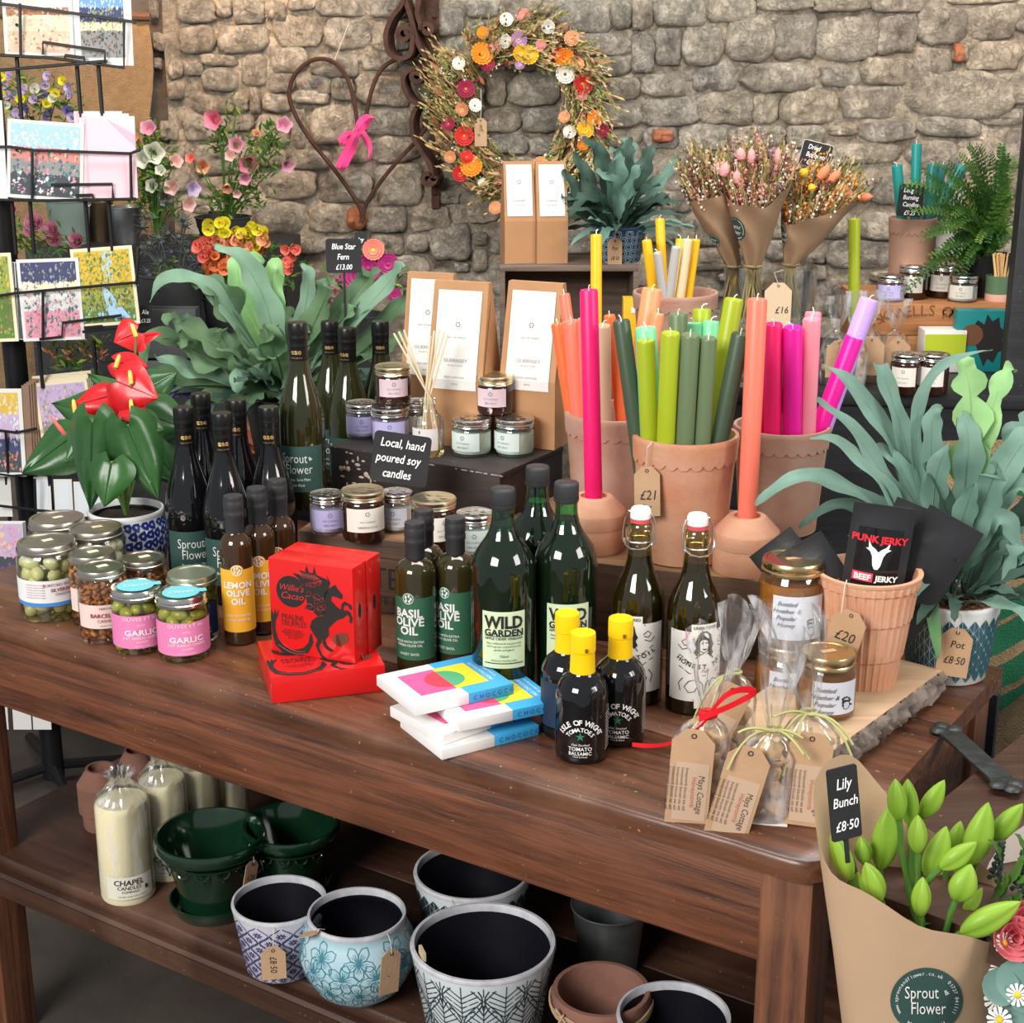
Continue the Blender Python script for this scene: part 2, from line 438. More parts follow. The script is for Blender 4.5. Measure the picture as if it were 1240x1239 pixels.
for (x0, y0, x1, y1) in ((1153, 52, 1165, 76), (420, 250, 446, 278), (789, 156, 815, 172)):
 p0 = atY(x0, y0, WY); p1 = atY(x1, y1, WY)
 b = stone_mesh(abs(p1.x - p0.x), abs(p0.z - p1.z), rnd, x0)
 o = b.build('brick', BRICK, wall, angle=60, label='orange brick stub among grey stones'); o.location = ((p0.x + p1.x) / 2, WY - .012, (p0.z + p1.z) / 2)
b = MB(); sd = 900
for j in range(15):
 y = -10 + j * 36; x = 1282 + rnd.uniform(-6, 6)
 while x < 1620:
  a = rnd.uniform(40, 100); p0 = atY(x, y + rnd.uniform(-3, 3), WY); p1 = atY(x + a, y + 33 + rnd.uniform(-6, 2), WY); sd += 1; q = stone_mesh(p1.x - p0.x, abs(p0.z - p1.z), rnd, sd)
  b.T = mv((p0.x + p1.x) / 2, WY - .002, (p0.z + p1.z) / 2); b.add(q.v, q.f); x += a + 3
b.T = Matrix(); o = b.build('rubble_stones', STONE, wall, angle=75); o['kind'] = 'stuff'
# rest of the side wall (outside the picture and behind the rack) and the floor
FLOOR = mat('dark_concrete', (.085, .07, .058), .6, var=.5, vscale=5, bump=.3, bscale=30)
b = MB(); b.box((0, 2.0, -.05), (6, 6, .1)); struct(b.build('floor', FLOOR))
# ------------------------------------------------------------------ big old table
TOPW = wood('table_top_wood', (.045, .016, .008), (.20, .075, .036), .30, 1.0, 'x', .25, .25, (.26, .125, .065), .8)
APR = wood('table_apron_wood', (.038, .011, .005), (.235, .075, .030), .5, 1.25, 'x', .9, 0, (.25, .09, .04), .4)
LEGW = wood('table_leg_wood', (.045, .016, .008), (.27, .10, .045), .5, 1.2, 'z', .9, 0, (.30, .125, .06), .4)
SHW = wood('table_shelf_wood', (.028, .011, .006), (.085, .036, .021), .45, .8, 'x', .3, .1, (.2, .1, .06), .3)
ZT = .78
cr = on(990, 1050, ZT)                   # front right corner
cl = on(0, 757, ZT)
ux = Vector((cr.x - cl.x, cr.y - cl.y, 0)).normalized(); uy = Vector((-ux.y, ux.x, 0))
TA = math.atan2(ux.y, ux.x)
TL, TD, TT = 1.52, .66, .027
def tl(x, y, z=0): return Vector((cr.x, cr.y, 0)) + ux * x + uy * y + Vector((0, 0, z))
tb = thing('wooden_table', 'long old dark brown wooden table with deep apron and lower shelf', 'table', (cr.x, cr.y, 0), TA)
def worn_board(name, x0, x1, y0, y1, z0, z1, m, par, sd, amp=.0022, bev=.004, nx=60, round_corner=0):
 'board whose long edges wander a little with wear'
 b = MB(); rows = []
 prof = [(0, 0), (0, .7), (.35, 1.0), (1, 1.0)]
 for i in range(nx + 1):
  t = i / nx; x = lerp(x0, x1, t)
  d0 = amp * noise.noise(Vector((x * 12, sd, 0))) + amp * .7 * noise.noise(Vector((x * 45, sd, 2)))
  d1 = amp * .5 * noise.noise(Vector((x * 12, sd, 5)))
  rc = 0
  if round_corner:
   e = min(x - x0, x1 - x); 
   if e < round_corner: rc = round_corner - math.sqrt(max(0, round_corner ** 2 - (round_corner - e) ** 2))
  a, c = y0 + d0 + rc, y1 + d1
  rows.append([(x, a + bev * .4, z0), (x, a, z0 + bev), (x, a, z1 - bev * 1.2), (x, a + bev * .4, z1 - bev * .4), (x, a + bev, z1), (x, c - bev * .5, z1), (x, c, z1 - bev * .5), (x, c, z0)])
 b.grid(rows, wrap=True); n = 8
 b.add(rows[0], [tuple(range(n))]); b.add(rows[-1], [tuple(reversed(range(n)))])
 return b.build(name, m, par, angle=50)
yb = [-.0, .205, .43, TD]
for i in range(3):
 worn_board('plank', -TL, .004, yb[i] + (.0006 if i else 0), yb[i + 1] - .0006, ZT - TT, ZT, TOPW, tb, i * 3.3, .0022 if i == 0 else .0003, .005 if i == 0 else .0015, 90, .022 if i == 0 else 0)
worn_board('apron', -TL + .10, -.055, .018, .045, ZT - TT - .122, ZT - TT, APR, tb, 11, .0012, .003)
worn_board('apron', -TL + .10, -.055, TD - .045, TD - .02, ZT - TT - .122, ZT - TT, APR, tb, 12, .0008)
b = MB(); b.box((-.03, TD / 2, ZT - TT - .061), (.025, TD - .1, .122), 0, .002); b.build('apron', APR, tb)
b = MB(); b.box((-TL + .05, TD / 2, ZT - TT - .061), (.025, TD - .1, .122), 0, .002); b.build('apron', APR, tb)
LG = .062
for (x, y) in ((-.008 - LG / 2, .012 + LG / 2), (-TL + .075, .012 + LG / 2), (-.008 - LG / 2, TD - .04), (-TL + .075, TD - .04)):
 b = MB(); b.box((0, 0, (ZT - TT) / 2), (LG, LG, ZT - TT), 0, .004); o = b.build('leg', LEGW, tb); o.location = (x, y, 0)
ZS = .345
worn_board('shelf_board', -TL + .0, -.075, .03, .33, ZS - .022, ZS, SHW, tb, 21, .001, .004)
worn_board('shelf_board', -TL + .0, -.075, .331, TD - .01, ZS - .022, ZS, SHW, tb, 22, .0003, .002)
b = MB()
prof = [(.036, -.022), (.020, -.022), (.016, -.028), (.022, -.036), (.024, -.07), (.036, -.07)]
b.grid([[(x, p[0], ZS + p[1]) for p in prof] for x in (-TL, -.075)], wrap=True); b.build('shelf_moulding', SHW, tb, angle=30)
# ------------------------------------------------------------------ second table at the right, iron strap
rt = thing('wooden_table', 'dark brown plank table edge at right beneath the iron strap', 'table')
o_ = on(1145, 965, ZT - .005); q1 = on(1250, 880, ZT - .005)
e1 = (q1 - o_); e1.z = 0; e1.normalize(); e2 = Vector((e1.y, -e1.x, 0))
b = MB()
for k in range(3):
 A = o_ - e1 * .25 + e2 * (.0 + k * .16); B = A + e1 * 1.0; C = B + e2 * .158; D = A + e2 * .158
 z1 = ZT - .005
 b.add([(A.x, A.y, z1 - .03), (B.x, B.y, z1 - .03), (C.x, C.y, z1 - .03), (D.x, D.y, z1 - .03), (A.x, A.y, z1), (B.x, B.y, z1), (C.x, C.y, z1), (D.x, D.y, z1)],
          [(0, 1, 2, 3), (4, 7, 6, 5), (0, 4, 5, 1), (1, 5, 6, 2), (2, 6, 7, 3), (3, 7, 4, 0)])
 b.build('plank', SHW, rt, smooth=False); b = MB()
for t in (0.05, .7):
 p = o_ - e1 * .2 + e1 * t + e2 * .3
 b = MB(); b.box((p.x, p.y, ZT / 2 - .018), (.05, .05, ZT - .036), TA); b.build('leg', LEGW, rt)
IRON = mat('dark_iron', (.075, .08, .078), .45, .7, var=.4, vscale=60, bump=.4, bscale=120)
st = thing('iron_strap', 'grey iron latch strap bridging from old table to right table', 'strap')
a = on(1152, 889, ZT + .004); c = on(1212, 943, ZT + .004)
d = (c - a); L_ = d.length; ang = math.atan2(d.y, d.x)
b = MB(); b.box(((a.x + c.x) / 2, (a.y + c.y) / 2, ZT + .004), (L_, .029, .004), ang, .001); b.build('bar', IRON, st)
for (p, s_) in ((a, 1), (c, -1)):
 b = MB(); dn = d.normalized(); nn_ = Vector((-math.sin(ang), math.cos(ang), 0))
 b.box((p.x, p.y, ZT + .003), (.022, .030, .004), ang, .0015)
 for k in range(3):
  q = p - dn * s_ * .014 + nn_ * (k - 1) * .011 - dn * s_ * (.012 if k == 1 else 0)
  b.ball((q.x, q.y, ZT + .0035), (.011, .011, .004), 10, 6)
 b.build('bracket', IRON, st)
# ------------------------------------------------------------------ dark bench and counter behind the table
BLK = wood('black_stained_wood', (.006, .006, .008), (.020, .020, .024), .5, .8, 'x', .3, 0, (.03, .03, .035), .3)
def bench(name, label, o_, L_, D_, z, rz, m, top=.03, n=3):
 t = thing(name, label, 'bench', (o_.x, o_.y, 0), rz)
 for k in range(n):
  b = MB(); b.box((L_ / 2, D_ * (k + .5) / n, z - top / 2), (L_, D_ / n - .002, top), 0, .002); b.build('top_board', m, t)
 b = MB(); b.box((L_ / 2, .02, (z - top) / 2), (L_ - .02, .016, z - top)); b.box((.02, D_ / 2, (z - top) / 2), (.016, D_ - .04, z - top)); b.box((L_ - .02, D_ / 2, (z - top) / 2), (.016, D_ - .04, z - top))
 b.build('panelling', m, t)
 return t
o_ = tl(-1.62, .685); bench('display_bench', 'black display bench standing behind the old table under ferns and wine', o_, .60, .32, .84, TA, BLK)
p = tl(-.50, .705); bb_ = thing('light_block_board', 'black board added behind the old table to block light from the rear', 'board', (p.x, p.y, 0), TA)  # added board, keeps rear light off the space behind the lower shelf
b = MB(); b.box((0, 0, .36), (.98, .014, .72), 0, .001); b.build('panel', BLK, bb_); b = MB(); b.box((0, .02, .03), (.98, .03, .05)); b.build('foot_rail', BLK, bb_)
o_ = Vector((.28, 3.22, 0)); bench('back_counter', 'black painted counter along the stone wall at right', o_, 1.35, .62, .925, R(-7), BLK)
b = MB(); p = atY(1228, 300, 3.25)
post = thing('black_post', 'tall black painted post at right edge in front of the stone wall', 'post', (p.x + .05, 3.25, 0), R(-7))
b.box((.0, 0, .75), (.10, .06, 1.5), 0, .004)
b.build('upright', BLK, post); b = MB(); b.lathe([(.05, 0), (.05, .02), (.03, .025)], 16, c=(0, 0, 1.5)); b.build('cap', BLK, post)
# ------------------------------------------------------------------ shared finishes
KRAFT = mat('kraft_card', (.50, .31, .18), .85, var=.12, vscale=30, bump=.15, bscale=200)
INK = mat('black_ink', (.015, .013, .012), .7)
WHITEINK = mat('white_ink', (.85, .85, .82), .7)
CHALK = mat('chalk', (.9, .9, .9), .9)
SLATE = mat('chalkboard', (.018, .018, .02), .7, var=.3, vscale=30)
TWINE = mat('twine', (.62, .55, .45), .9)
WHITEP = mat('white_paper', (.74, .72, .69), .7)
GLASS = glassy('clear_glass', (.96, .97, .96), .14)
CELLO = glassy('cellophane', (.995, .995, .995), .14, .12)
def paint_glints():  # white streaks mixed into the film colour as painted highlights
 nt = CELLO.node_tree; N = nt.nodes; L = nt.links; o = N['Material Output']; src = o.inputs[0].links[0].from_socket
 d = N.new('ShaderNodeBsdfDiffuse'); d.inputs[0].default_value = (.9, .9, .92, 1); mx = N.new('ShaderNodeMixShader')
 n = N.new('ShaderNodeTexNoise'); n.inputs['Scale'].default_value = 60; r = N.new('ShaderNodeMapRange'); r.inputs[1].default_value = .52; r.inputs[2].default_value = .75; r.inputs[3].default_value = .02; r.inputs[4].default_value = .42
 tc = N.new('ShaderNodeTexCoord'); mp = N.new('ShaderNodeMapping'); mp.inputs['Scale'].default_value = (1, 1, .25)
 L.new(tc.outputs['Object'], mp.inputs[0]); L.new(mp.outputs[0], n.inputs['Vector']); L.new(n.outputs[0], r.inputs[0]); L.new(r.outputs[0], mx.inputs[0]); L.new(src, mx.inputs[1]); L.new(d.outputs[0], mx.inputs[2]); L.new(mx.outputs[0], o.inputs[0])
paint_glints()
SILVER = mat('silver_lid', (.72, .70, .66), .22, 1, bump=.1, bscale=60)
GOLD = mat('gold_lid', (.66, .50, .26), .26, 1)
PALEGOLD = mat('pale_gold_lid', (.80, .70, .48), .28, 1)
def face(x, y): return -math.atan2(x, y)
def tagboard(name, par, T, w_, h_, lines, m=None, ink=None, hole=True, t=.0012, chamfer=.3, string=None, slant=.15, sub=True, lab=None):
 'card with clipped top corners, lettering lines = (text, size, x, z, sx)'
 b = MB(); b.T = T; c = w_ * chamfer
 b.prism([(-w_ / 2, -h_), (w_ / 2, -h_), (w_ / 2, -c), (w_ / 2 - c, 0), (-w_ / 2 + c, 0), (-w_ / 2, -c)], t)
 o = b.build(name, m or KRAFT, par, smooth=False, label=lab)
 b = MB(); b.T = T
 for L_ in lines:
  b.text(L_[0], L_[1], L_[2], L_[3], sx=L_[4] if len(L_) > 4 else .9, slant=slant, rot=L_[5] if len(L_) > 5 else 0)
 if b.v: b.build('lettering', ink or INK, o, smooth=False)
 if hole:
  b = MB(); b.T = T; b.tube([(.0022 * math.cos(a), -.0006, -.006 + .0022 * math.sin(a)) for a in [k * PI / 4 for k in range(8)]], .0005, 4, closed=True)
  b.build('hole_ring', INK, o)
 if string:
  b = MB(); b.tube(string, .0007, 5); b.build('string', TWINE, o)
 return o
PLACED = []
def clear(x, y, r, z, h=.3):
 'step back from the viewer until the foot stands free of everything already placed at that height'
 d = Vector((x, y, 0)).normalized() * .002
 for _ in range(120):
  if all(math.hypot(x - a, y - b_) > r + c + .0015 or z + h < zz or zz + hh < z for a, b_, c, zz, hh in PLACED): break
  x += d.x; y += d.y
 PLACED.append((x, y, r, z, h)); return (x, y, z)
def top_at(px, pyt, z, H, r=0):
 p = on(px, pyt, z + H)
 return clear(p.x, p.y, r, z, H) if r else (p.x, p.y, z)
ZW = .84               # bench behind the table
ZC, ZD = .90, .98       # crate top, dark box top
# ------------------------------------------------------------------ wine bottles
BLACKGLASS = mat('black_bottle_glass', (.004, .004, .005), .04, spec=.7, coat=.3)
OLIVEGLASS = mat('olive_bottle_glass', (.018, .020, .005), .05, spec=.7, coat=.3)
FOIL = mat('black_capsule', (.006, .006, .006), .3, spec=.5)
GREENLABEL = mat('dark_green_label', (.028, .075, .065), .6)
def wine(name, label, glass, lines, price=False):
 t = thing(name, label, 'bottle')
 P = [(0, .004), (.02, .004), (.030, 0), (.0355, .001), (.0375, .005), (.0375, .135), (.0365, .150), (.033, .170), (.0265, .193), (.0205, .212), (.0165, .230), (.0150, .245), (.0150, .252)]
 b = MB(); b.lathe(P, 36, cap=False); b.build('glass', glass, t, angle=60)
 b = MB(); b.lathe([(.0152, .235), (.0155, .238), (.0152, .258), (.0154, .262), (.0157, .263), (.0154, .265), (.0154, .272), (.0160, .274), (.0162, .279), (.0158, .2805), (.0162, .283), (.0162, .296), (.0150, .3), (.0, .3)], 28, cap=False)
 o = b.build('capsule', FOIL, t)
 b = MB(); b.text('eae', .012, 0, .256, fn=cyl(.0156), bold=.02); b.text('SMALL BATCH', .0028, 0, .246, fn=cyl(.0156))
 b.build('gold_print', mat('gold_print', (.75, .5, .2), .35, .8), o, smooth=False)
 b = MB(); b.grid(patch(.0378, -68, 68, .033, .108, 18)); o = b.build('label', GREENLABEL, t)
 b = MB(); f = cyl(.0381)
 b.text('Sprout', .022, -.005, .089, fn=f, sx=.72, bold=-.01); b.text('Flower', .022, .002, .071, fn=f, sx=.72, bold=-.01)
 b.text('&', .009, .021, .088, fn=f, rot=.5)
 for i, l in enumerate(lines): b.text(l, .0065, 0, .054 - i * .009, fn=f, sx=.8)
 b.build('lettering', WHITEINK, o, smooth=False)
 if price:
  b = MB(); b.text('£15', .015, .005, .118, fn=cyl(.0380), slant=.3); b.build('handwritten_price', WHITEINK, t, smooth=False)
 return t
rw = [(222, 499, 'dark red wine bottle with green label, leftmost beside the blue and white pot', .25),
      (243, 487, 'dark red wine bottle at the back left of the group by the anthurium', .1),
      (268, 500, 'dark red wine bottle with white handwritten price on its shoulder', .15),
      (286, 491, 'dark red wine bottle behind the one with the handwritten price', -.1),
      (325, 498, 'dark red wine bottle rightmost of the low group, behind the oil bottles', 0)]
w1 = wine('wine_bottle', rw[0][2], BLACKGLASS, ('Bacchus, Saint Mars', 'Merlot'))
w2 = wine('wine_bottle', rw[2][2], BLACKGLASS, ('Bacchus, Saint Mars', 'Merlot'), True)
for i, (px, py, lb, a) in sorted(enumerate(rw), key=lambda q: -q[1][1]):
 p = top_at(px, py, ZT, .3, .038)
 o = w1 if i == 0 else w2
 if i in (0, 2): o.location = p; o.rotation_euler.z = face(p[0], p[1]) + a - .15
 else: o = dup(w1, p, face(p[0], p[1]) + a - .15, lb)
 o['group'] = 'dark red wine bottles'
ww = [(360, 393, 'white wine bottle of olive glass with green label, nearest the fern', .0),
      (420, 397, 'white wine bottle second from the left behind the lavender candle jars', -.2),
      (399, 391, 'white wine bottle half hidden behind its neighbour under the fern sign', .1),
      (460, 389, 'wine bottle nearest the kraft diffuser boxes with black capsule', .2)]
w3 = wine('wine_bottle', ww[0][2], OLIVEGLASS, ('Bacchus, Saint Mars', 'Pinot Blanc')); w3['group'] = 'white wine bottles'
for i, (px, py, lb, a) in sorted(enumerate(ww), key=lambda q: (q[0] != 0, -q[1][1])):
 p = top_at(px, py, ZC if i == 0 else ZW, .3, .038)
 if i == 0: w3.location = p; w3.rotation_euler.z = face(p[0], p[1]) - .25
 else: dup(w3, p, face(p[0], p[1]) + a - .25, lb)
# ------------------------------------------------------------------ oil bottles
OILGLASS = mat('amber_oil_glass', (.040, .018, .006), .04, spec=.7, coat=.3)
GREENOIL = mat('olive_oil_in_glass', (.032, .026, .007), .04, spec=.7, coat=.3)
GREYCAP = mat('charcoal_cap', (.028, .028, .031), .5)
def oil(name, label, glass, R_, H_, sq, col, lines, badge=True):
 t = thing(name, label, 'bottle')
 hb = H_ * .66
 P = [(0, .003), (R_ * .8, 0), (R_ * .96, .002), (R_, .006), (R_, hb), (R_ * .95, hb + .008), (R_ * .75, hb + .016), (.0125, hb + .021), (.0115, hb + .030)]
 b = MB(); b.lathe(P, 36, cap=False); b.build('glass', glass, t, angle=50)
 c = .0135; z = H_
 b = MB(); b.lathe([(c * .98, hb + .022), (c, hb + .024), (c * 1.0, z - .032), (c * 1.08, z - .030), (c * 1.08, z - .024), (c * 1.02, z - .022), (c * 1.08, z - .019), (c * 1.08, z - .008), (c * 1.02, z - .006), (c * 1.06, z - .004), (c, z), (0, z + .0008)], 26, cap=False)
 b.build('cap', GREYCAP, t)
 L0, L1 = .022, hb * .80
 b = MB(); b.grid(patch(R_ + .0003, -88, 75, L0, L1, 22))
 if badge:
  f = cyl(R_ + .0003); n = 20
  b.add([f(-.004, 0, L1)] + [f(-.004 + .0095 * math.cos(PI * k / n), 0, L1 + .0075 * math.sin(PI * k / n)) for k in range(n + 1)], [(0, k + 1, k + 2) for k in range(n)])
 o = b.build('label', col, t)
 b = MB(); f = cyl(R_ + .0006)
 for (s, z_, tx, bo) in lines: b.text(tx, s, -.004, L0 + (L1 - L0) * z_, fn=f, bold=bo)
 b.tube([f(-.004 + .0075 * math.cos(k * PI / 8), 0, L1 - .001 + .0075 * math.sin(k * PI / 8)) for k in range(16)], .0005, 4, closed=True)
 for k in range(5): b.ball(f(-.004 + .004 * math.cos(k * 1.3), 0, L1 - .001 + .004 * math.sin(k * 1.3)), (.0015, .0005, .0025), 6, 4)
 b.build('lettering', WHITEINK, o, smooth=False)
 return t
YL = mat('lemon_yellow_label', (.85, .42, .03), .55)
GL = mat('basil_green_label', (.035, .14, .075), .55)
BO = [(.013, .76, 'LEMON', .03), (.013, .63, 'OLIVE', .03), (.013, .50, 'OIL', .03), (.0042, .27, 'MADE WITH EXTRA', 0), (.0042, .2, 'VIRGIN OLIVE OIL', 0)]
HL, RL = .222, .0235
LO = [(282, 600, 'lemon olive oil bottle with yellow label, leftmost, beside the wine', .15), (311, 606, 'lemon olive oil bottle touching the left side of the red truffle boxes', .1), (336, 596, 'oil bottle at the back, only its grey cap and neck showing above the red boxes', 0)]
l1 = oil('olive_oil_bottle', LO[0][2], OILGLASS, RL, HL, 0, YL, BO); l1['group'] = 'lemon olive oil bottles'
for i, (px, py, lb, a) in enumerate(LO):
 p = top_at(px, py, ZT, HL, RL)
 if i == 0: l1.location = p; l1.rotation_euler.z = face(p[0], p[1]) + a
 else: dup(l1, p, face(p[0], p[1]) + a, lb)
BO = [(.0165, .76, 'BASIL', .03), (.0165, .62, 'OLIVE', .03), (.0165, .48, 'OIL', .03), (.0048, .3, 'MADE WITH EXTRA', .01), (.0048, .24, 'VIRGIN OLIVE OIL', .01), (.0052, .1, 'SWEET BASIL', 0)]
LO = [(502, 632, 'basil olive oil bottle with green label nearest the stacked chocolate bars', -.25), (551, 629, 'basil olive oil bottle with green label, touching the tall green vinegar bottle', -.45), (513, 625, 'basil oil bottle standing behind the other two, mostly hidden', 0)]
HB = .214
l2 = oil('olive_oil_bottle', LO[0][2], GREENOIL, .0285, HB, 0, GL, BO); l2['group'] = 'basil olive oil bottles'
for i, (px, py, lb, a) in enumerate(LO):
 p = top_at(px, py, ZT, HB, .0285)
 if i == 0: l2.location = p; l2.rotation_euler.z = face(p[0], p[1]) + a
 else: dup(l2, p, face(p[0], p[1]) + a, lb)
# ------------------------------------------------------------------ green cider vinegar bottles
GNECK = glassy('green_glass', (.22, .62, .26), .16)
VLIQ = mat('dark_green_liquid', (.004, .012, .003), .1)
VBODY = mat('dark_green_bottle', (.004, .011, .004), .04, spec=.7, coat=.3)
VL = mat('pale_green_label', (.60, .70, .46), .6)
def vinegar(label):
 t = thing('vinegar_bottle', label, 'bottle')
 b = MB(); b.lathe([(0, .005), (.03, .003), (.038, 0), (.0415, .006), (.0420, .185), (.041, .196), (.037, .207), (.030, .218), (.0225, .229)], 40, cap=False); b.build('body', VBODY, t, angle=60)
 b = MB(); b.lathe([(.0225, .229), (.0175, .240), (.0150, .253), (.0145, .272), (.0150, .279)], 32, cap=False)
 o = b.build('neck', GNECK, t, angle=60)
 b = MB(); b.lathe([(0, .229), (.0205, .229), (.0158, .239), (.0138, .246), (0, .246)], 24, cap=False); b.build('liquid', VLIQ, o)
 f = lambda a, z: 1 + .018 * math.cos(a * 36)
 b = MB(); b.lathe([(.0155, .268), (.0165, .270), (.0165, .274)], 40, cap=False)
 b.lathe([(.0158, .274), (.0160, .275), (.0160, .291), (.0150, .294), (0, .294)], 144, cap=False, f=f); b.build('cap', GREYCAP, t, angle=80)
 b = MB(); b.grid(patch(.0423, -40, 40, .062, .140, 16)); o = b.build('label', VL, t)
 b = MB(); f = cyl(.0426)
 b.text('WILD', .023, 0, .126, fn=f, sx=.88, bold=.035); b.text('GARDEN', .0125, 0, .1115, fn=f, sx=1.05, bold=.03)
 b.text('APPLE CIDER VINEGAR', .0050, 0, .1035, fn=f, bold=.01)
 for i, s in enumerate(['Raw, unfiltered & unpasteurised', 'wild in-grown orchard from the', 'garden of England']): b.text(s, .0036, 0, .097 - i * .0045, fn=f)
 b.text('750ml', .0048, 0, .079, fn=f); b.text('PRODUCT OF ENGLAND', .003, 0, .073, fn=f)
 for z_, w_ in ((.1068, .0005), (.0692, .0006)):
  b.grid([[f(-.026 + .052 * k / 12, -.0006, z_ + s * w_) for k in range(13)] for s in (-1, 1)])
 b.build('lettering', INK, o, smooth=False)
 return t
v1 = vinegar('green vinegar bottle with cream WILD GARDEN label, leftmost, fully readable')
v1['group'] = 'green vinegar bottles'
for i, (px, py, lb, a) in enumerate([(609, 591, '', .02), (686, 591, 'green vinegar bottle right of centre behind the yellow-capped bottles', .1), (651, 579, 'green vinegar bottle at the back between the other two', 2.2)]):
 p = top_at(px, py, ZT, .294, .0425)
 if i == 0: v1.location = p; v1.rotation_euler.z = face(p[0], p[1]) + a
 else: dup(v1, p, face(p[0], p[1]) + a, lb)
# ------------------------------------------------------------------ tomato balsamic
YCAP = mat('yellow_wax_seal', (.95, .60, .0), .42)
def balsamic(label):
 t = thing('balsamic_bottle', label, 'bottle')
 b = MB(); b.lathe([(0, .004), (.024, .002), (.029, 0), (.0322, .004), (.0325, .012), (.0318, .014), (.0325, .016), (.0325, .082), (.031, .092), (.0265, .101), (.020, .107), (.0155, .112), (.0145, .125)], 40, cap=False); b.build('glass', BLACKGLASS, t, angle=60)
 b = MB(); b.lathe([(.0158, .108), (.0162, .109), (.0155, .114), (.0148, .137), (.0149, .138), (.0156, .1385), (.0156, .158), (.0150, .1615), (.0135, .162), (.013, .1605), (0, .1605)], 32, cap=False); o = b.build('wax_seal', YCAP, t, angle=50)
 b = MB(); b.box((.0055, -.0157, .143), (.0035, .001, .005)); b.build('pull_tab', mat('brown_print', (.18, .08, .01), .6), o)
 b = MB(); f = cyl(.0328); mid = .0; zc = .030
 def arc(tx, rad, size, spread, bold):
  n = len(tx)
  for i, ch in enumerate(tx):
   if ch == ' ': continue
   a = (i - (n - 1) / 2) / (n - 1) * spread
   b.text(ch, size, mid + rad * math.sin(a), zc + rad * math.cos(a), fn=f, rot=-a, bold=bold)
 arc('ISLE OF WIGHT', .0275, .0095, 2.25, .03); arc('TOMATOES', .0180, .0075, 1.95, .02)
 b.text('Oak Smoked', .0042, mid, .028, fn=f, slant=.2); b.text('TOMATO', .0068, mid, .0225, fn=f, bold=.01); b.text('BALSAMIC', .0062, mid, .0165, fn=f, bold=.01)
 b.text('Thick & Sweet', .003, mid, .0122, fn=f)
 for k in range(12): b.box((0, 0, 0), (0, 0, 0)) if 0 else b.grid([[f(.036 + q * .012, -.0004, .016 + k * .0042 + q * .003 + s) for q in (0, 1)] for s in (-.0004, .0004)])
 b.build('lettering', WHITEINK, t, smooth=False)
 b = MB(); pts = []
 for k in range(10):
  a = PI / 2 + k * PI / 5; r = .0062 if k % 2 == 0 else .0022
  pts.append(f(mid + r * math.cos(a), -.0004, .0385 + r * math.sin(a)))
 b.add(pts + [f(mid, -.0004, .0385)], [(k, (k + 1) % 10, 10) for k in range(10)]); b.build('star', mat('green_star', (.02, .22, .10), .6), t, smooth=False)
 b = MB(); b.grid(patch(.0327, -150, -72, .018, .078, 12)); b.build('back_label', mat('navy_label', (.015, .03, .06), .5), t)
 return t
ba = balsamic('black tomato balsamic bottle with yellow seal, front centre of three'); ba['group'] = 'tomato balsamic bottles'
for i, (px, py, lb, a) in enumerate([(706, 765, '', -.05), (752, 752, 'black tomato balsamic bottle with yellow seal, right behind the front one', -.05), (687, 747, 'black tomato balsamic bottle with yellow seal, left behind the front one, side turned', .9)]):
 p = top_at(px, py, ZT, .162, .033)
 if i == 0: ba.location = p; ba.rotation_euler.z = face(p[0], p[1]) + a
 else: dup(ba, p, face(p[0], p[1]) + a, lb)
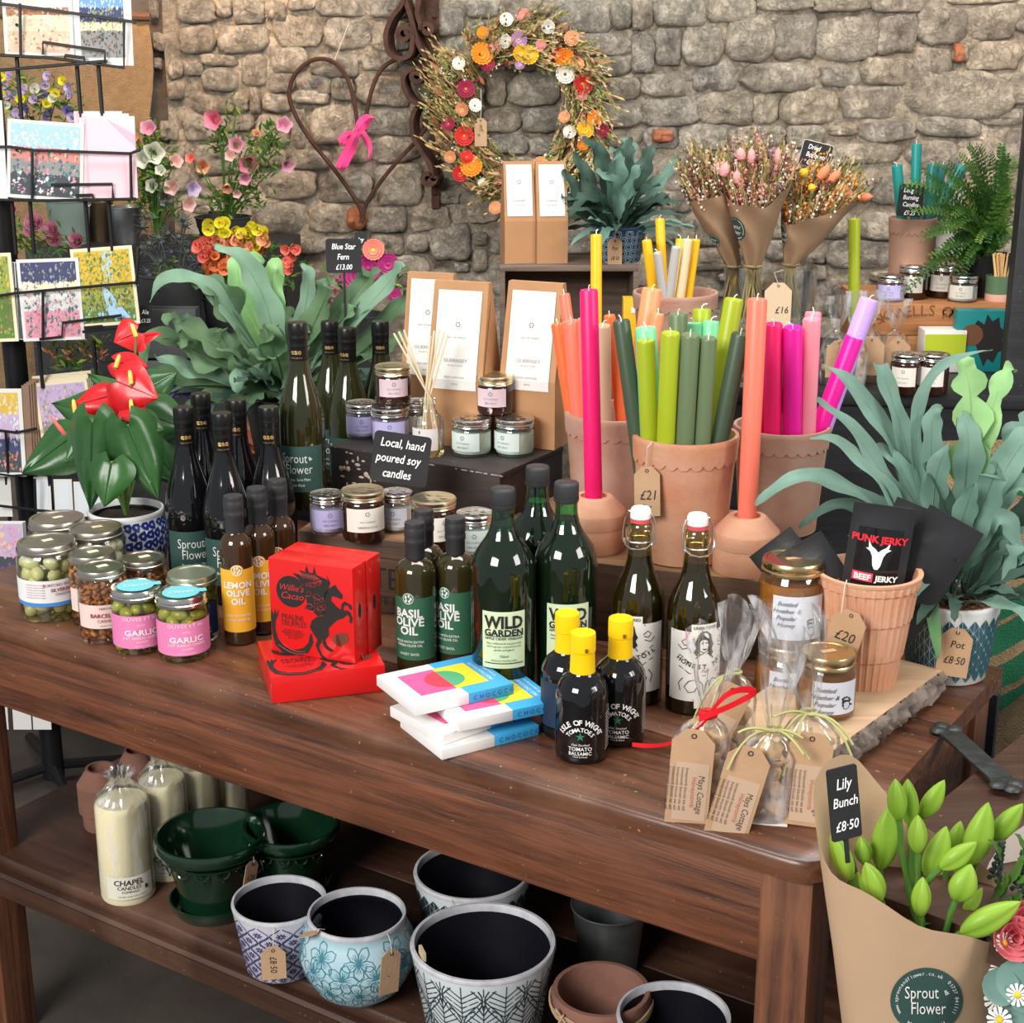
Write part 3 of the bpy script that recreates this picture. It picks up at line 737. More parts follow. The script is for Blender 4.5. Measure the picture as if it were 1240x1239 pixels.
# ------------------------------------------------------------------ swing-top cider bottles
CID = glassy('olive_clear_glass', (.62, .62, .34), .14)
CLIQ = mat('amber_cider', (.045, .028, .004), .08, spec=.6)
WIRE = mat('steel_wire', (.7, .7, .68), .25, 1)
CERAM = mat('white_ceramic', (.85, .83, .8), .3)
REDR = mat('red_rubber', (.65, .08, .10), .5)
def swing(label, word, name2):
 t = thing('swing_top_bottle', label, 'bottle')
 b = MB(); b.lathe([(0, .004), (.025, .003), (.031, 0), (.0345, .004), (.035, .135), (.0335, .148), (.028, .163), (.0205, .180), (.0168, .195), (.0150, .215), (.0140, .232), (.0155, .235), (.0155, .242), (.0125, .246)], 36, cap=False)
 b.build('glass', CID, t, angle=60)
 b = MB(); b.lathe([(0, .004), (.033, .003), (.034, .13), (.0325, .145), (.027, .161), (.0195, .179), (.0160, .194), (.0150, .203), (0, .203)], 30, cap=False); b.build('cider', CLIQ, t)
 b = MB(); b.lathe([(.012, .246), (.0135, .2465), (.0135, .2505), (.012, .251)], 24); b.build('seal', REDR, t)
 b = MB(); b.lathe([(.0115, .2505), (.0135, .252), (.0135, .262), (.0115, .2655), (0, .266)], 24, cap=False); b.build('stopper', CERAM, t)
 b = MB()
 for s in (-1, 1):
  b.tube([(s * .0135, 0, .258), (s * .0165, 0, .259), (s * .0205, -.002, .250), (s * .0225, -.004, .235), (s * .0220, -.006, .222), (s * .019, -.008, .218)], .0010, 6)
 b.tube([(-.0195, -.005, .222), (-.015, -.014, .2165), (-.006, -.020, .2145), (.006, -.020, .2145), (.015, -.014, .2165), (.0195, -.005, .222)], .0011, 6)
 b.tube([(-.017, -.002, .222), (-.0175, -.004, .235), (-.014, -.010, .238), (-.010, -.013, .238)], .0009, 6)
 b.tube([(.017, -.002, .222), (.0175, -.004, .235), (.014, -.010, .238), (.010, -.013, .238)], .0009, 6)
 b.tube([(.0160 * math.cos(k * PI / 10), .0160 * math.sin(k * PI / 10), .222) for k in range(20)], .0009, 5, closed=True)
 b.build('wire_bail', WIRE, t)
 lab = MB(); lab.grid(patch(.0353, -80, 80, .022, .118, 22)); lab.grid(patch(.0353, -30, 30, .118, .128, 10)); lab.grid(patch(.0353, -20, 20, .012, .022, 10))
 o = lab.build('label', mat('cream_label', (.78, .76, .72), .6), t)
 f = cyl(.0357); b = MB()
 b.text('UNFILTERED', .0058, 0, .1235, fn=f, bold=.01)
 n = len(word)
 for i, ch in enumerate(word):
  a = (i - (n - 1) / 2) / (n - 1) * 1.2
  b.text(ch, .0088, .060 * math.sin(a), .132 - .062 * math.cos(a), fn=f, rot=a, bold=.02)
 def rib(pts, w_=.0006):
  m_ = len(pts); rows = [[], []]
  for i in range(m_):
   p, q = pts[max(i - 1, 0)], pts[min(i + 1, m_ - 1)]; dx, dz = q[0] - p[0], q[1] - p[1]; l = math.hypot(dx, dz) or 1
   for k, s in ((0, 1), (1, -1)): rows[k].append(f(pts[i][0] - s * dz / l * w_, -.0002, pts[i][1] + s * dx / l * w_))
  b.grid(rows)
 # woman with dark hair
 hair = [(-.010, .112), (-.006, .118), (.002, .119), (.008, .114), (.010, .105), (.013, .099), (.010, .094), (.013, .088), (.008, .083), (.005, .088), (.005, .100), (.003, .106), (-.004, .108), (-.008, .103), (-.009, .094), (-.007, .088), (-.011, .085), (-.015, .090), (-.012, .096), (-.014, .102)]
 b.add([f(q[0], -.0002, q[1]) for q in hair], [tuple(range(len(hair)))])
 rib([(-.009, .100), (-.007, .092), (-.001, .089), (.004, .092), (.006, .100)]); rib([(-.005, .102), (-.002, .103)]); rib([(.0005, .103), (.003, .102)])
 rib([(-.003, .0945), (.0, .0935), (.002, .0945)], .0009); rib([(-.012, .082), (-.007, .0865), (-.002, .088)]); rib([(.003, .088), (.009, .086), (.013, .080)])
 rib([(-.034, .086), (-.02, .076), (0, .072), (.02, .077), (.034, .087)]); rib([(-.034, .070), (-.02, .061), (0, .057), (.02, .061), (.034, .070)])
 for s in (-1, 1):
  rib([(s * .02, .103), (s * .026, .108), (s * .031, .104), (s * .027, .099), (s * .021, .101)]); rib([(s * .022, .096), (s * .03, .093), (s * .036, .099)])
  rib([(s * .012, .052), (s * .02, .050), (s * .026, .042), (s * .02, .034), (s * .012, .036), (s * .008, .044), (s * .012, .052)])
  rib([(s * .028, .054), (s * .034, .046), (s * .031, .036)])
 rib([(-.006, .05), (-.002, .046), (0, .03), (.003, .046), (.007, .05)])
 rib([(-.046, .116), (-.021, .116), (-.021, .127), (.021, .127), (.021, .116), (.046, .116)], .0005); rib([(-.046, .024), (-.013, .024), (-.013, .014), (.013, .014), (.013, .024), (.046, .024)], .0005)
 b.build('print', INK, o, smooth=False)
 b = MB(); b.text(name2, .007, 0, .064, fn=f, slant=.3); b.text('4.5% vol', .004, .006, .027, fn=f); b.build('purple_print', mat('plum_ink', (.25, .05, .15), .6), o, smooth=False)
 return t
for (px, py, lb, wd, n2, a) in [(776, 614, 'swing-top cider bottle left of the pair, label reading HONEST TOIL', 'HONEST TOIL', 'Full', -.35), (845, 622, 'swing-top cider bottle right of the pair, behind the cellophane bags', 'HONEST TOIL', 'Full', .45)]:
 o = swing(lb, wd, n2); p = top_at(px, py, ZT, .266, .0355); o.location = p; o.rotation_euler.z = face(p[0], p[1]) + a; o['group'] = 'swing-top cider bottles'
# ------------------------------------------------------------------ crate, dark box and bark slab that raise the goods
CRW = wood('crate_wood', (.10, .045, .02), (.36, .19, .09), .65, .9, 'x', .6, 0, (.42, .24, .12), .2)
CRD = wood('crate_dark_wood', (.035, .018, .010), (.13, .065, .035), .6, .9, 'x', .6, 0, (.16, .08, .045), .2)
BOXB = wood('black_painted_wood', (.008, .006, .006), (.03, .022, .02), .5, .8, 'x', .3, 0, (.05, .032, .025), .55)
a = on(362, 642, ZC); c = on(719, 681, ZC); cd = (c - a); cd.z = 0; cd.normalize(); ca = math.atan2(cd.y, cd.x)
crate = thing('wooden_crate', 'upturned wooden wine crate on the table holding candle jars and terracotta pots', 'crate', (a.x, a.y, ZT), ca)
CL_, CDp, CH = .72, .33, ZC - ZT
def planks(par, L_, D_, H_, m, m2, th=.012, n=2, top=3):
 for k in range(n):
  h = H_ / n
  for (x, y, lx, ly) in ((L_ / 2, th / 2, L_, th), (L_ / 2, D_ - th / 2, L_, th)):
   b = MB(); b.box((x, y, (k + .5) * h), (lx, ly, h - .0015), 0, .0012); b.build('board', m if x != .13 else m2, par)
  for x in (th / 2, L_ - th / 2):
   b = MB(); b.box((x, D_ / 2, (k + .5) * h), (th, D_ - 2 * th - .0005, h - .0015), 0, .0012); b.build('board', m, par)
 for k in range(top):
  d = D_ / top
  b = MB(); b.box((L_ / 2, (k + .5) * d, H_ - .004), (L_ + .004, d - .0015, .0085), 0, .0012); b.build('top_board', m2, par)
planks(crate, CL_, CDp, CH - .0005, CRD, CRW, n=1)
b = MB(); b.text('CHATEAU  L', .05, .15, CH * .48, y=-.0008, sx=.8); b.text('ESTATE BOTTLED', .018, .16, CH * .18, y=-.0008); b.tube([(.02, -.0005, .02), (.30, -.0005, .02), (.30, -.0005, CH - .03), (.02, -.0005, CH - .03)], .0009, 4, closed=True)
b.build('burnt_lettering', INK, crate, smooth=False)
a = on(400, 540, ZD); c = on(605, 573, ZD); e = on(690, 543, ZD)
dx = (c - a).normalized(); da = math.atan2(dx.y, dx.x)
dbox = thing('black_box', 'low black painted wooden box on the crate carrying candles and diffusers', 'box', (a.x, a.y, ZC), da)
DL = (c - a).length; DD = .20; DH = ZD - ZC
planks(dbox, DL, DD, DH - .001, BOXB, BOXB, .008, 1, 1)
b = MB()
for k in range(26):
 random.seed(k); x = random.uniform(.01, .11); z = DH - .006 - random.random() ** 2 * .06
 b.ball((x, -.0003, z), (random.uniform(.001, .006), .0006, random.uniform(.001, .005)), 6, 4)
for k in range(22): b.ball((DL - random.random() ** 2 * .2, -.0002, DH - .0045), (random.uniform(.002, .007), .0008, .0012), 6, 4)
o = b.build('chipped_paint', mat('bare_wood_chip', (.42, .33, .26), .9), dbox); o['kind'] = 'stuff'
# bark slab
SLW = wood('pale_sawn_wood', (.42, .27, .15), (.68, .48, .30), .7, .6, 'x', .3)
BARK = mat('tree_bark', (.34, .27, .23), .95, var=.8, vscale=28, bump=1, bscale=50, col2=(.05, .035, .028))
ZS2 = .815
slab = thing('bark_edged_slab', 'thick sawn log slab with rough bark edge under honey and the ribbed terracotta pot', 'slab', (0, 0, 0))
A = on(1105, 838, ZS2); B_ = on(1000, 915, ZS2); u = (A - B_); u.z = 0; u.normalize(); v_ = Vector((-u.y, u.x, 0))
SL, SW = .345, .155
O_ = B_ - u * .012
b = MB(); pts = [O_ + u * (SL * k / 24) for k in range(25)]
top = [(p.x, p.y, ZS2) for p in pts]; bk = [(p + v_ * SW) for p in pts]
b.grid([[(q.x, q.y, ZT + .001) for q in bk], [(q.x, q.y, ZS2) for q in bk], top, [(p.x, p.y, ZT + .001) for p in pts]])
for e_ in (0, -1):
 p, q = pts[e_], bk[e_]; b.add([(p.x, p.y, ZT + .001), (p.x, p.y, ZS2), (q.x, q.y, ZS2), (q.x, q.y, ZT + .001)], [(0, 1, 2, 3)])
b.build('wood_core', SLW, slab, smooth=False)
b = MB(); rows = []
for j in range(9):
 t = j / 8; row = []
 for i in range(70):
  s_ = i / 69; p = O_ + u * SL * s_
  d_ = .0015 + .010 * math.sin(PI * t) ** .6 + .006 * noise.noise(Vector((s_ * 22, t * 3, 1))) + .004 * noise.noise(Vector((s_ * 60, t * 9, 4))) - .007 * max(0, abs(math.sin(s_ * 38 + 2 * math.sin(t * 5 + s_ * 9))) ** 8)
  q = p - v_ * d_; row.append((q.x, q.y, ZT + .001 + (ZS2 - ZT - .001) * t))
 rows.append(row)
b.grid(rows); b.build('bark', BARK, slab, angle=80)
# ------------------------------------------------------------------ soy candle jars
WAXES = {'lav': mat('lavender_wax', (.62, .56, .78), .4, sss=.2), 'mint': mat('mint_wax', (.66, .82, .68), .4, sss=.2), 'white': mat('pale_wax', (.72, .76, .74), .4, sss=.2), 'amber': mat('amber_jar_glass', (.028, .008, .004), .06, spec=.6, coat=.4), 'cream': mat('grey_cream_wax', (.62, .62, .56), .4)}
LABS = {'lav': mat('lilac_label', (.52, .48, .80), .6), 'mint': mat('mint_label', (.70, .80, .76), .6), 'white': mat('blue_white_label', (.66, .70, .78), .6), 'amber': mat('ivory_label', (.80, .76, .68), .6), 'pink': mat('pale_pink_label', (.68, .53, .58), .6), 'cream': mat('cream_label2', (.75, .70, .62), .6)}
def candle_jar(label, kind, lab, R_, H_, lidm=None, loc=(0, 0, 0), rz=0, group=None, words=('SOY CANDLE', 'SEA SALT'), side=(-58, 42)):
 t = thing('jar_candle', label, 'candle', loc, rz, group)
 lh = .014 if R_ > .028 else .012
 P = [(0, .004), (R_ * .8, .002), (R_ * .94, 0), (R_, .006), (R_, H_ - lh - .006), (R_ * .93, H_ - lh - .001), (R_ * .90, H_ - lh)]
 amber = kind == 'amber'
 b = MB(); b.lathe(P, 32, cap=False); b.build('glass', WAXES['amber'] if amber else GLASS, t, angle=60)
 if not amber:
  b = MB(); b.lathe([(0, .0045), (R_ * .93, .0045), (R_ * .965, .009), (R_ * .965, H_ - lh - .009), (0, H_ - lh - .009)], 28, cap=False); b.build('wax', WAXES[kind], t, angle=50)
 r = R_ * .97; z = H_ - lh
 b = MB(); b.lathe([(r * .98, z - .001), (r * 1.02, z + .001), (r * 1.0, z + .003), (r * 1.03, z + .005), (r, z + .0065), (r * 1.03, z + .009), (r * 1.03, H_ - .002), (r * .98, H_), (r * .93, H_ - .0008), (0, H_ - .0006)], 40, cap=False)
 o = b.build('lid', lidm or (PALEGOLD if amber else SILVER), t, angle=35)
 b = MB()
 for k in range(6):
  a = k * PI / 3 + .3; b.ball((R_ * .42 * math.cos(a), R_ * .42 * math.sin(a), H_ - .0002), (R_ * .16, R_ * .16, .0006), 8, 4)
 b.build('embossed_flower', SILVER if not amber else PALEGOLD, o)['kind'] = 'stuff'
 b = MB(); z0, z1 = H_ * .16, H_ * .66
 if amber: z0, z1 = H_ * .22, H_ * .70
 b.grid(patch(R_ + .0004, side[0], side[1], z0, z1, 14)); o = b.build('label', LABS[lab], t)
 b = MB(); mid = (side[0] + side[1]) / 2; f = cyl(R_ + .0008); cx = R_ * R(mid)
 for k in range(6): b.ball(f(cx + .0028 * math.cos(k * 1.05), 0, z1 - .008 + .0028 * math.sin(k * 1.05)), (.0011, .0003, .0011), 5, 4)
 b.text(words[0], .0036, cx, z0 + (z1 - z0) * .45, fn=f, sx=1.1); b.text(words[1], .0044, cx, z0 + (z1 - z0) * .22, fn=f, sx=1.1)
 b.build('lettering', mat('grey_ink', (.22, .2, .22), .7), o, smooth=False)
 return t
def jar_at(px, pyt, z, R_, H_, label, kind, lab, dr=0, **k):
 p = on(px, pyt, z + H_); p = clear(p.x, p.y, R_ * 1.03, z, H_)
 return candle_jar(label, kind, lab, R_, H_, loc=p, rz=face(p[0], p[1]) + dr, **k)
G1 = 'soy candle jars on the lower crate'
jar_at(396, 597, ZC, .0275, .060, 'lavender soy candle jar with silver lid at left end of the crate row', 'lav', 'lav', .25, group=G1)
jar_at(439, 592, ZC, .0330, .076, 'amber soy candle jar with gold lid beside the lavender one, below the chalk sign', 'amber', 'amber', .25, group=G1, words=('SOY CANDLE', 'GREENHOUSE'), side=(-62, 55))
jar_at(480, 608, ZC, .0262, .060, 'small pale blue soy candle jar with silver lid between two amber jars', 'white', 'white', -.1, group=G1)
jar_at(525, 602, ZC, .0340, .076, 'amber soy candle jar with gold lid behind the basil oil bottles', 'amber', 'amber', .6, group=G1)
jar_at(575, 620, ZC, .0285, .062, 'mint soy candle jar with silver lid at right end of crate row', 'mint', 'mint', .1, group=G1)
G2 = 'soy candle jars on the black box'
jar_at(438, 487, ZD, .0285, .058, 'lavender soy candle jar left beneath the amber jar on black box', 'lav', 'lav', .1, group=G2)
jar_at(472, 492, ZD, .0320, .060, 'lavender soy candle jar above the handwritten sign on black box', 'lav', 'lav', .1, group=G2)
jar_at(506, 490, ZD, .0290, .058, 'pale candle jar mostly hidden behind the reed diffuser bottle', 'cream', 'cream', .1, group=G2)
jar_at(571, 505, ZD, .0325, .060, 'mint soy candle jar, left one of the two under the amber jar', 'mint', 'mint', -.35, group=G2)
jar_at(623, 505, ZD, .0325, .060, 'mint soy candle jar, right one of the two beside the kraft box', 'mint', 'mint', -.5, group=G2)
def stack_jar(px, pyt, z, label, dr):
 p = on(px, pyt, z + .068)
 return candle_jar(label, 'amber', 'pink', .0305, .062, loc=(p.x, p.y, z), rz=face(p.x, p.y) + dr, group='amber jars stacked on top')
stack_jar(475, 438, ZD + .0605, 'amber candle jar with pink label standing on two lavender jars', .2)
stack_jar(599, 449, ZD + .0605, 'amber candle jar with pink label standing on two mint jars', -.1)
# ------------------------------------------------------------------ chalk sign
def chalk_sign(label, px, pyc, dist, wpx, hpx, lines, tilt=-.08, roll=0, yaw=0, group=None, edge=None, stick=None):
 p = atD(px, pyc, dist); s = dist / FOC; w_, h_ = wpx * s, hpx * s
 t = thing('chalkboard_sign', label, 'sign', tuple(p), 0, group, rot=(tilt, roll, yaw))
 b = MB()
 n = []; r = min(w_, h_) * .08
 for (cx, cz, a0) in ((w_ / 2 - r, h_ / 2 - r, 0), (-w_ / 2 + r, h_ / 2 - r, 90), (-w_ / 2 + r, -h_ / 2 + r, 180), (w_ / 2 - r, -h_ / 2 + r, 270)):
  for k in range(4): n.append((cx + r * math.cos(R(a0 + k * 30)), cz + r * math.sin(R(a0 + k * 30))))
 b.prism(n[::-1], .0025); b.build('board', SLATE, t, smooth=False)
 b = MB()
 for (tx, sz, x, z) in lines: b.text(tx, sz * h_, x * w_, z * h_, slant=.18, bold=.012, sx=.8)
 b.build('lettering', CHALK, t, smooth=False)
 if edge:
  b = MB(); b.tube([(x, .001, z) for x, z in n], .0012, 4, closed=True); b.build('border', edge, t)
 if stick:
  b = MB(); b.box((0, .0035, -h_ / 2 - stick / 2 + .005), (.0045, .0025, stick), 0, .0006); b.build('stick', SLATE, t)
 return t
chalk_sign('black chalkboard sign reading Local, hand poured soy candles, leaning on black box', 485, 556, 2.34, 70, 62, [('Local, hand', .24, 0, .30), ('poured soy', .24, -.04, .0), ('candles', .24, -.04, -.30)], -.12, R(7), -.1)
# ------------------------------------------------------------------ front jars: onions, nuts, pesto
LIDT = mat('worn_tin_lid', (.60, .55, .48), .3, 1, var=.3, vscale=30)
PRE = {}
for (a_, b_, h_, r_) in sorted([(56, 658, .118, .0465), (70, 644, .118, .0465), (117, 652, .118, .044), (122, 686, .110, .0365), (111, 672, .110, .0365), (173, 674, .104, .0345), (219, 717, .095, .0365), (164, 709, .095, .0365), (232, 697, .100, .0365)], key=lambda q: -(q[1] + (20 if q[2] == .095 else 0))):
 p = on(a_, b_, ZT + h_); PRE[(a_, b_)] = clear(p.x, p.y, r_ * .97, ZT, h_)
def food_jar(name, label, R_, H_, px, pyt, z=ZT, lid=LIDT, lidh=.012, col=None, waist=0, rz=0, group=None, lr=.93, glass=None):
 p = PRE[(px, pyt)]
 t = thing(name, label, 'jar', p, face(p[0], p[1]) + rz, group)
 zl = H_ - lidh
 b = MB(); b.lathe([(0, .005), (R_ * .8, .003), (R_ * .92, 0), (R_, .006), (R_, zl - .014), (R_ * .96, zl - .006), (R_ * lr * .96, zl)], 36, cap=False); b.build('glass', glass or GLASS, t, angle=60)
 r = R_ * lr
 b = MB(); b.lathe([(r * .98, zl - .002), (r * 1.04, zl - .001), (r * 1.04, zl + .003), (r * 1.0, zl + .004), (r * 1.0, H_ - .003), (r * .97, H_), (r * .86, H_), (r * .84, H_ - .0012), (0, H_ - .001)], 40, cap=False); b.build('lid', lid, t, angle=35)
 return t
def fill(t, name, m, R_, z0, z1, n, sz, kind='ball', seed=1, shell=True):
 rr = random.Random(seed); b = MB(); pts = []
 for _ in range(n * 30):
  if len(pts) >= n: break
  a = rr.uniform(-PI, PI); r = (R_ - sz) * (1 if shell else math.sqrt(rr.random())); z = rr.uniform(z0 + sz * .6, z1 - sz * .6)
  q = Vector((r * math.sin(a), -r * math.cos(a), z))
  if all((q - o).length > sz * 1.35 for o in pts): pts.append(q)
 for q in pts:
  b.T = mv(*q) @ Matrix.Rotation(rr.uniform(0, 6), 4, Vector((rr.uniform(-1, 1), rr.uniform(-1, 1), rr.uniform(-1, 1))).normalized())
  if kind == 'ball': b.ball((0, 0, 0), (sz * .95, sz * .85, sz * 1.1), 10, 7)
  elif kind == 'nut': b.tube([(sz * .8 * math.cos(k * .5), sz * .8 * math.sin(k * .5), 0) for k in range(6)], [sz * .25, sz * .45, sz * .5, sz * .45, sz * .4, sz * .2], 7)
  else: b.ball((0, 0, 0), (sz * 1.25, sz * .9, sz * .8), 10, 7)
 b.T = Matrix(); o = b.build(name, m, t); o['kind'] = 'stuff'; return o
ONION = mat('pickled_onion', (.80, .80, .55), .3, sss=.3, var=.25, vscale=30)
BRINE = glassy('brine', (.93, .92, .74), .02)
NUT = mat('glazed_cashew', (.55, .20, .05), .4, var=.45, vscale=60)
OLV = mat('green_olive', (.42, .42, .04), .3, sss=.2, var=.3, vscale=20)
def band(t, name, m, R_, a0, a1, z0, z1, n=20): b = MB(); b.grid(patch(R_ + .0005, a0, a1, z0, z1, n)); return b.build(name, m, t)
RED = mat('dark_red_ink', (.35, .03, .05), .6)
def lid_sticker(t, H_, m=None, R_=.012, lab=None):
 b = MB(); b.box((.002, 0, H_ + .0002), (R_ * 1.3, R_ * .8, .0005), .3); return b.build('sticker', m or mat('cream_sticker', (.80, .72, .50), .6), t)
PINK = mat('pink_label', (.78, .22, .45), .55)
BLUEST = mat('turquoise_sticker', (.16, .52, .58), .5)
for i, (px, py, lb) in enumerate([(219, 717, 'garlic olive jar with pink label, front right one'), (164, 709, 'garlic olive jar with pink label, left one')]):
 R_, H_ = .0365, .095
 t = food_jar('olive_jar', lb, R_, H_, px, py, rz=.1, group='garlic jars with pink labels', lidh=.013, lr=.97, lid=SILVER)
 fill(t, 'olive', OLV, R_ - .001, .052, .078, 22, .0105, 'olive', seed=40 + i); fill(t, 'olive', OLV, R_ - .001, .003, .05, 26, .0105, 'olive', seed=50 + i)
 b = MB(); n = 24; b.add([(0, 0, H_ + .0004)] + [(R_ * .72 * math.cos(2 * PI * k / n), R_ * .72 * math.sin(2 * PI * k / n), H_ + .0004) for k in range(n)], [(0, 1 + k, 1 + (k + 1) % n) for k in range(n)])
 b.grid([[(R_ * .5, s * .007, H_ + .0005), (R_ * .98, s * .007, H_ + .0005), (R_ * 1.015, s * .007, H_ - .004), (R_ * 1.015, s * .007, H_ - .03)] for s in (-1, 1)])
 o = b.build('lid_sticker', BLUEST, t, smooth=False)
 b = MB(); b.text('Olives', .014, 0, 0, fn=lambda x, y, z: (x, z, H_ + .0009)); b.build('lettering', WHITEP, o, smooth=False)
 o = band(t, 'label', PINK, R_, -100, 100, .012, .061, 24)
 b = MB(); f = cyl(R_ + .0009); b.text('OLIVES ET AL', .0070, 0, .0565, fn=f, sx=1.3); b.text('PESTO', .004, 0, .047, fn=f); b.text('GARLIC', .0115, 0, .036, fn=f, bold=.03, sx=1.25); b.text('JUST GARLIC CHEEKS', .0052, 0, .028, fn=f, bold=.01, sx=1.1); b.text('OLIVES', .005, 0, .022, fn=f, sx=1.1); b.text('pitted green olives', .003, 0, .016, fn=f)
 b.build('lettering', mat('light_pink_ink', (.95, .75, .82), .6), o, smooth=False)
for i, (px, py, lb) in enumerate([(56, 658, 'large jar of pickled onions with blue and white label, front left corner'), (70, 644, 'pickled onion jar standing behind the labelled one, only its lid clear')]):
 t = food_jar('pickle_jar', lb, .0465, .118, px, py, rz=.1, group='pickled onion jars')
 fill(t, 'pickled_onion', ONION, .0435, .006, .098, 46, .0118, seed=3 + i)
 b = MB(); b.lathe([(0, .005), (.0452, .005), (.0452, .094), (0, .094)], 24, cap=False); b.build('brine', BRINE, t, angle=50)
 lid_sticker(t, .118)
 o = band(t, 'label', mat('white_label', (.80, .80, .80), .6), .0465, -95, 95, .033, .068)
 b = MB(); f = cyl(.0472); b.text('BURFORD BROWN', .0065, .012, .061, fn=f); b.text('SILVERSKIN', .0075, .014, .053, fn=f, bold=.02); b.text('ONIONS', .0065, .014, .046, fn=f)
 for q in range(6): b.text('crisp baby onions in vinegar', .0028, -.028, .062 - q * .004, fn=f)
 b.build('lettering', RED, o, smooth=False)
 b = MB(); b.grid(patch(.0469, -95, 95, .027, .036, 20)); b.build('blue_band', mat('blue_print', (.06, .25, .65), .6), o)
t = food_jar('pickle_jar', 'wide jar behind the nuts with tin lid, greenish brine', .044, .118, 117, 652, group='pickled onion jars'); fill(t, 'pickled_onion', ONION, .042, .006, .10, 30, .011, seed=9); lid_sticker(t, .118)
for i, (px, py, lb, R_, H_) in enumerate([(122, 686, 'tall jar of glazed cashews with pale pink label, nearest', .0365, .110), (111, 672, 'tall jar of glazed cashews directly behind the nearest one', .0365, .110), (173, 674, 'shorter jar of glazed cashews behind the pink pesto jars', .0345, .104)]):
 t = food_jar('nut_jar', lb, R_, H_, px, py, rz=.1, group='glazed cashew jars', lidh=.011)
 fill(t, 'cashew', NUT, R_ - .001, .004, H_ - .014, 130, .0068, 'nut', seed=20 + i); fill(t, 'cashew', NUT, R_ - .008, .004, H_ - .018, 60, .0072, 'nut', seed=30 + i)
 lid_sticker(t, H_)
 o = band(t, 'label', mat('pale_pink_paper', (.80, .62, .56), .6), R_, -75, 75, .026, .062)
 b = MB(); f = cyl(R_ + .0009); b.text('HERITAGE', .005, 0, .057, fn=f); b.text('BARCELONA', .0085, 0, .046, fn=f, bold=.02); b.text('CASHEWS', .0065, 0, .038, fn=f); b.text('smoked and glazed', .003, 0, .031, fn=f); b.build('lettering', RED, o, smooth=False)
t = food_jar('olive_jar', 'olive jar with dark blue label standing behind the right pink jar', .0365, .100, 232, 697, group='garlic jars with pink labels', lid=mat('sage_lid', (.45, .5, .36), .3, .8), lr=.97, rz=-.6)
fill(t, 'olive', OLV, .035, .003, .082, 36, .0105, 'olive', seed=77)
o = band(t, 'label', mat('navy_print', (.03, .06, .16), .6), .0365, -100, 100, .012, .062, 24)
b = MB(); f = cyl(.0374)
for k in range(40):
 random.seed(k); b.ball(f(random.uniform(-.05, .05), 0, random.uniform(.016, .058)), (.002, .0003, .002), 6, 4)
b.build('dots', mat('pale_blue_print', (.3, .45, .7), .6), o)['kind'] = 'stuff'
# ------------------------------------------------------------------ red truffle boxes
REDB = mat('glossy_red_card', (.66, .010, .010), .3, coat=.35)
REDP = mat('red_line_print', (.55, .03, .03), .5)
HORSE = [[(585,322),(600,352),(640,400),(634,434),(590,417),(556,408),(548,440),(590,488),(622,512),(628,468),(652,446),(704,478),(710,518),(688,505),(676,482),(652,476),(642,500),(645,520),(662,512),(692,527),(712,578),(700,618),(684,605),(688,570),(672,548),(638,575),(590,590),(550,625),(520,655),(524,700),(492,742),(504,782),(558,825),(530,832),(488,802),(468,762),(480,700),(468,742),(440,792),(462,852),(502,885),(462,882),(432,832),(412,780),(430,738),(398,692),(372,640),(390,592),(430,565),(478,556),(494,500),(488,440),(500,388),(532,352)],
 [(385,690),(397,760),(350,842),(250,862),(150,832),(90,772),(70,682),(65,560),(72,500),(88,545),(102,498),(108,542),(132,503),(122,552),(102,592),(97,652),(114,722),(164,785),(242,813),(318,797),(358,758),(372,698)],
 [(532,352),(547,310),(515,245),(528,290),(500,275),(440,250),(425,188),(412,240),(382,230),(365,178),(352,230),(308,213),(330,250),(253,238),(298,280),(340,330),(345,400),(362,470),(338,500),(398,520),(440,562),(488,545),(494,440)]]
def hz(X, Y, W_, H_):
 u_ = (X - 62) / 655; v = 1 - (Y - (125 + 80 * u_)) / (690 + 30 * u_)
 return ((u_ - .5) * W_, v * H_)
W0, H0, T0 = .128, .135, .038
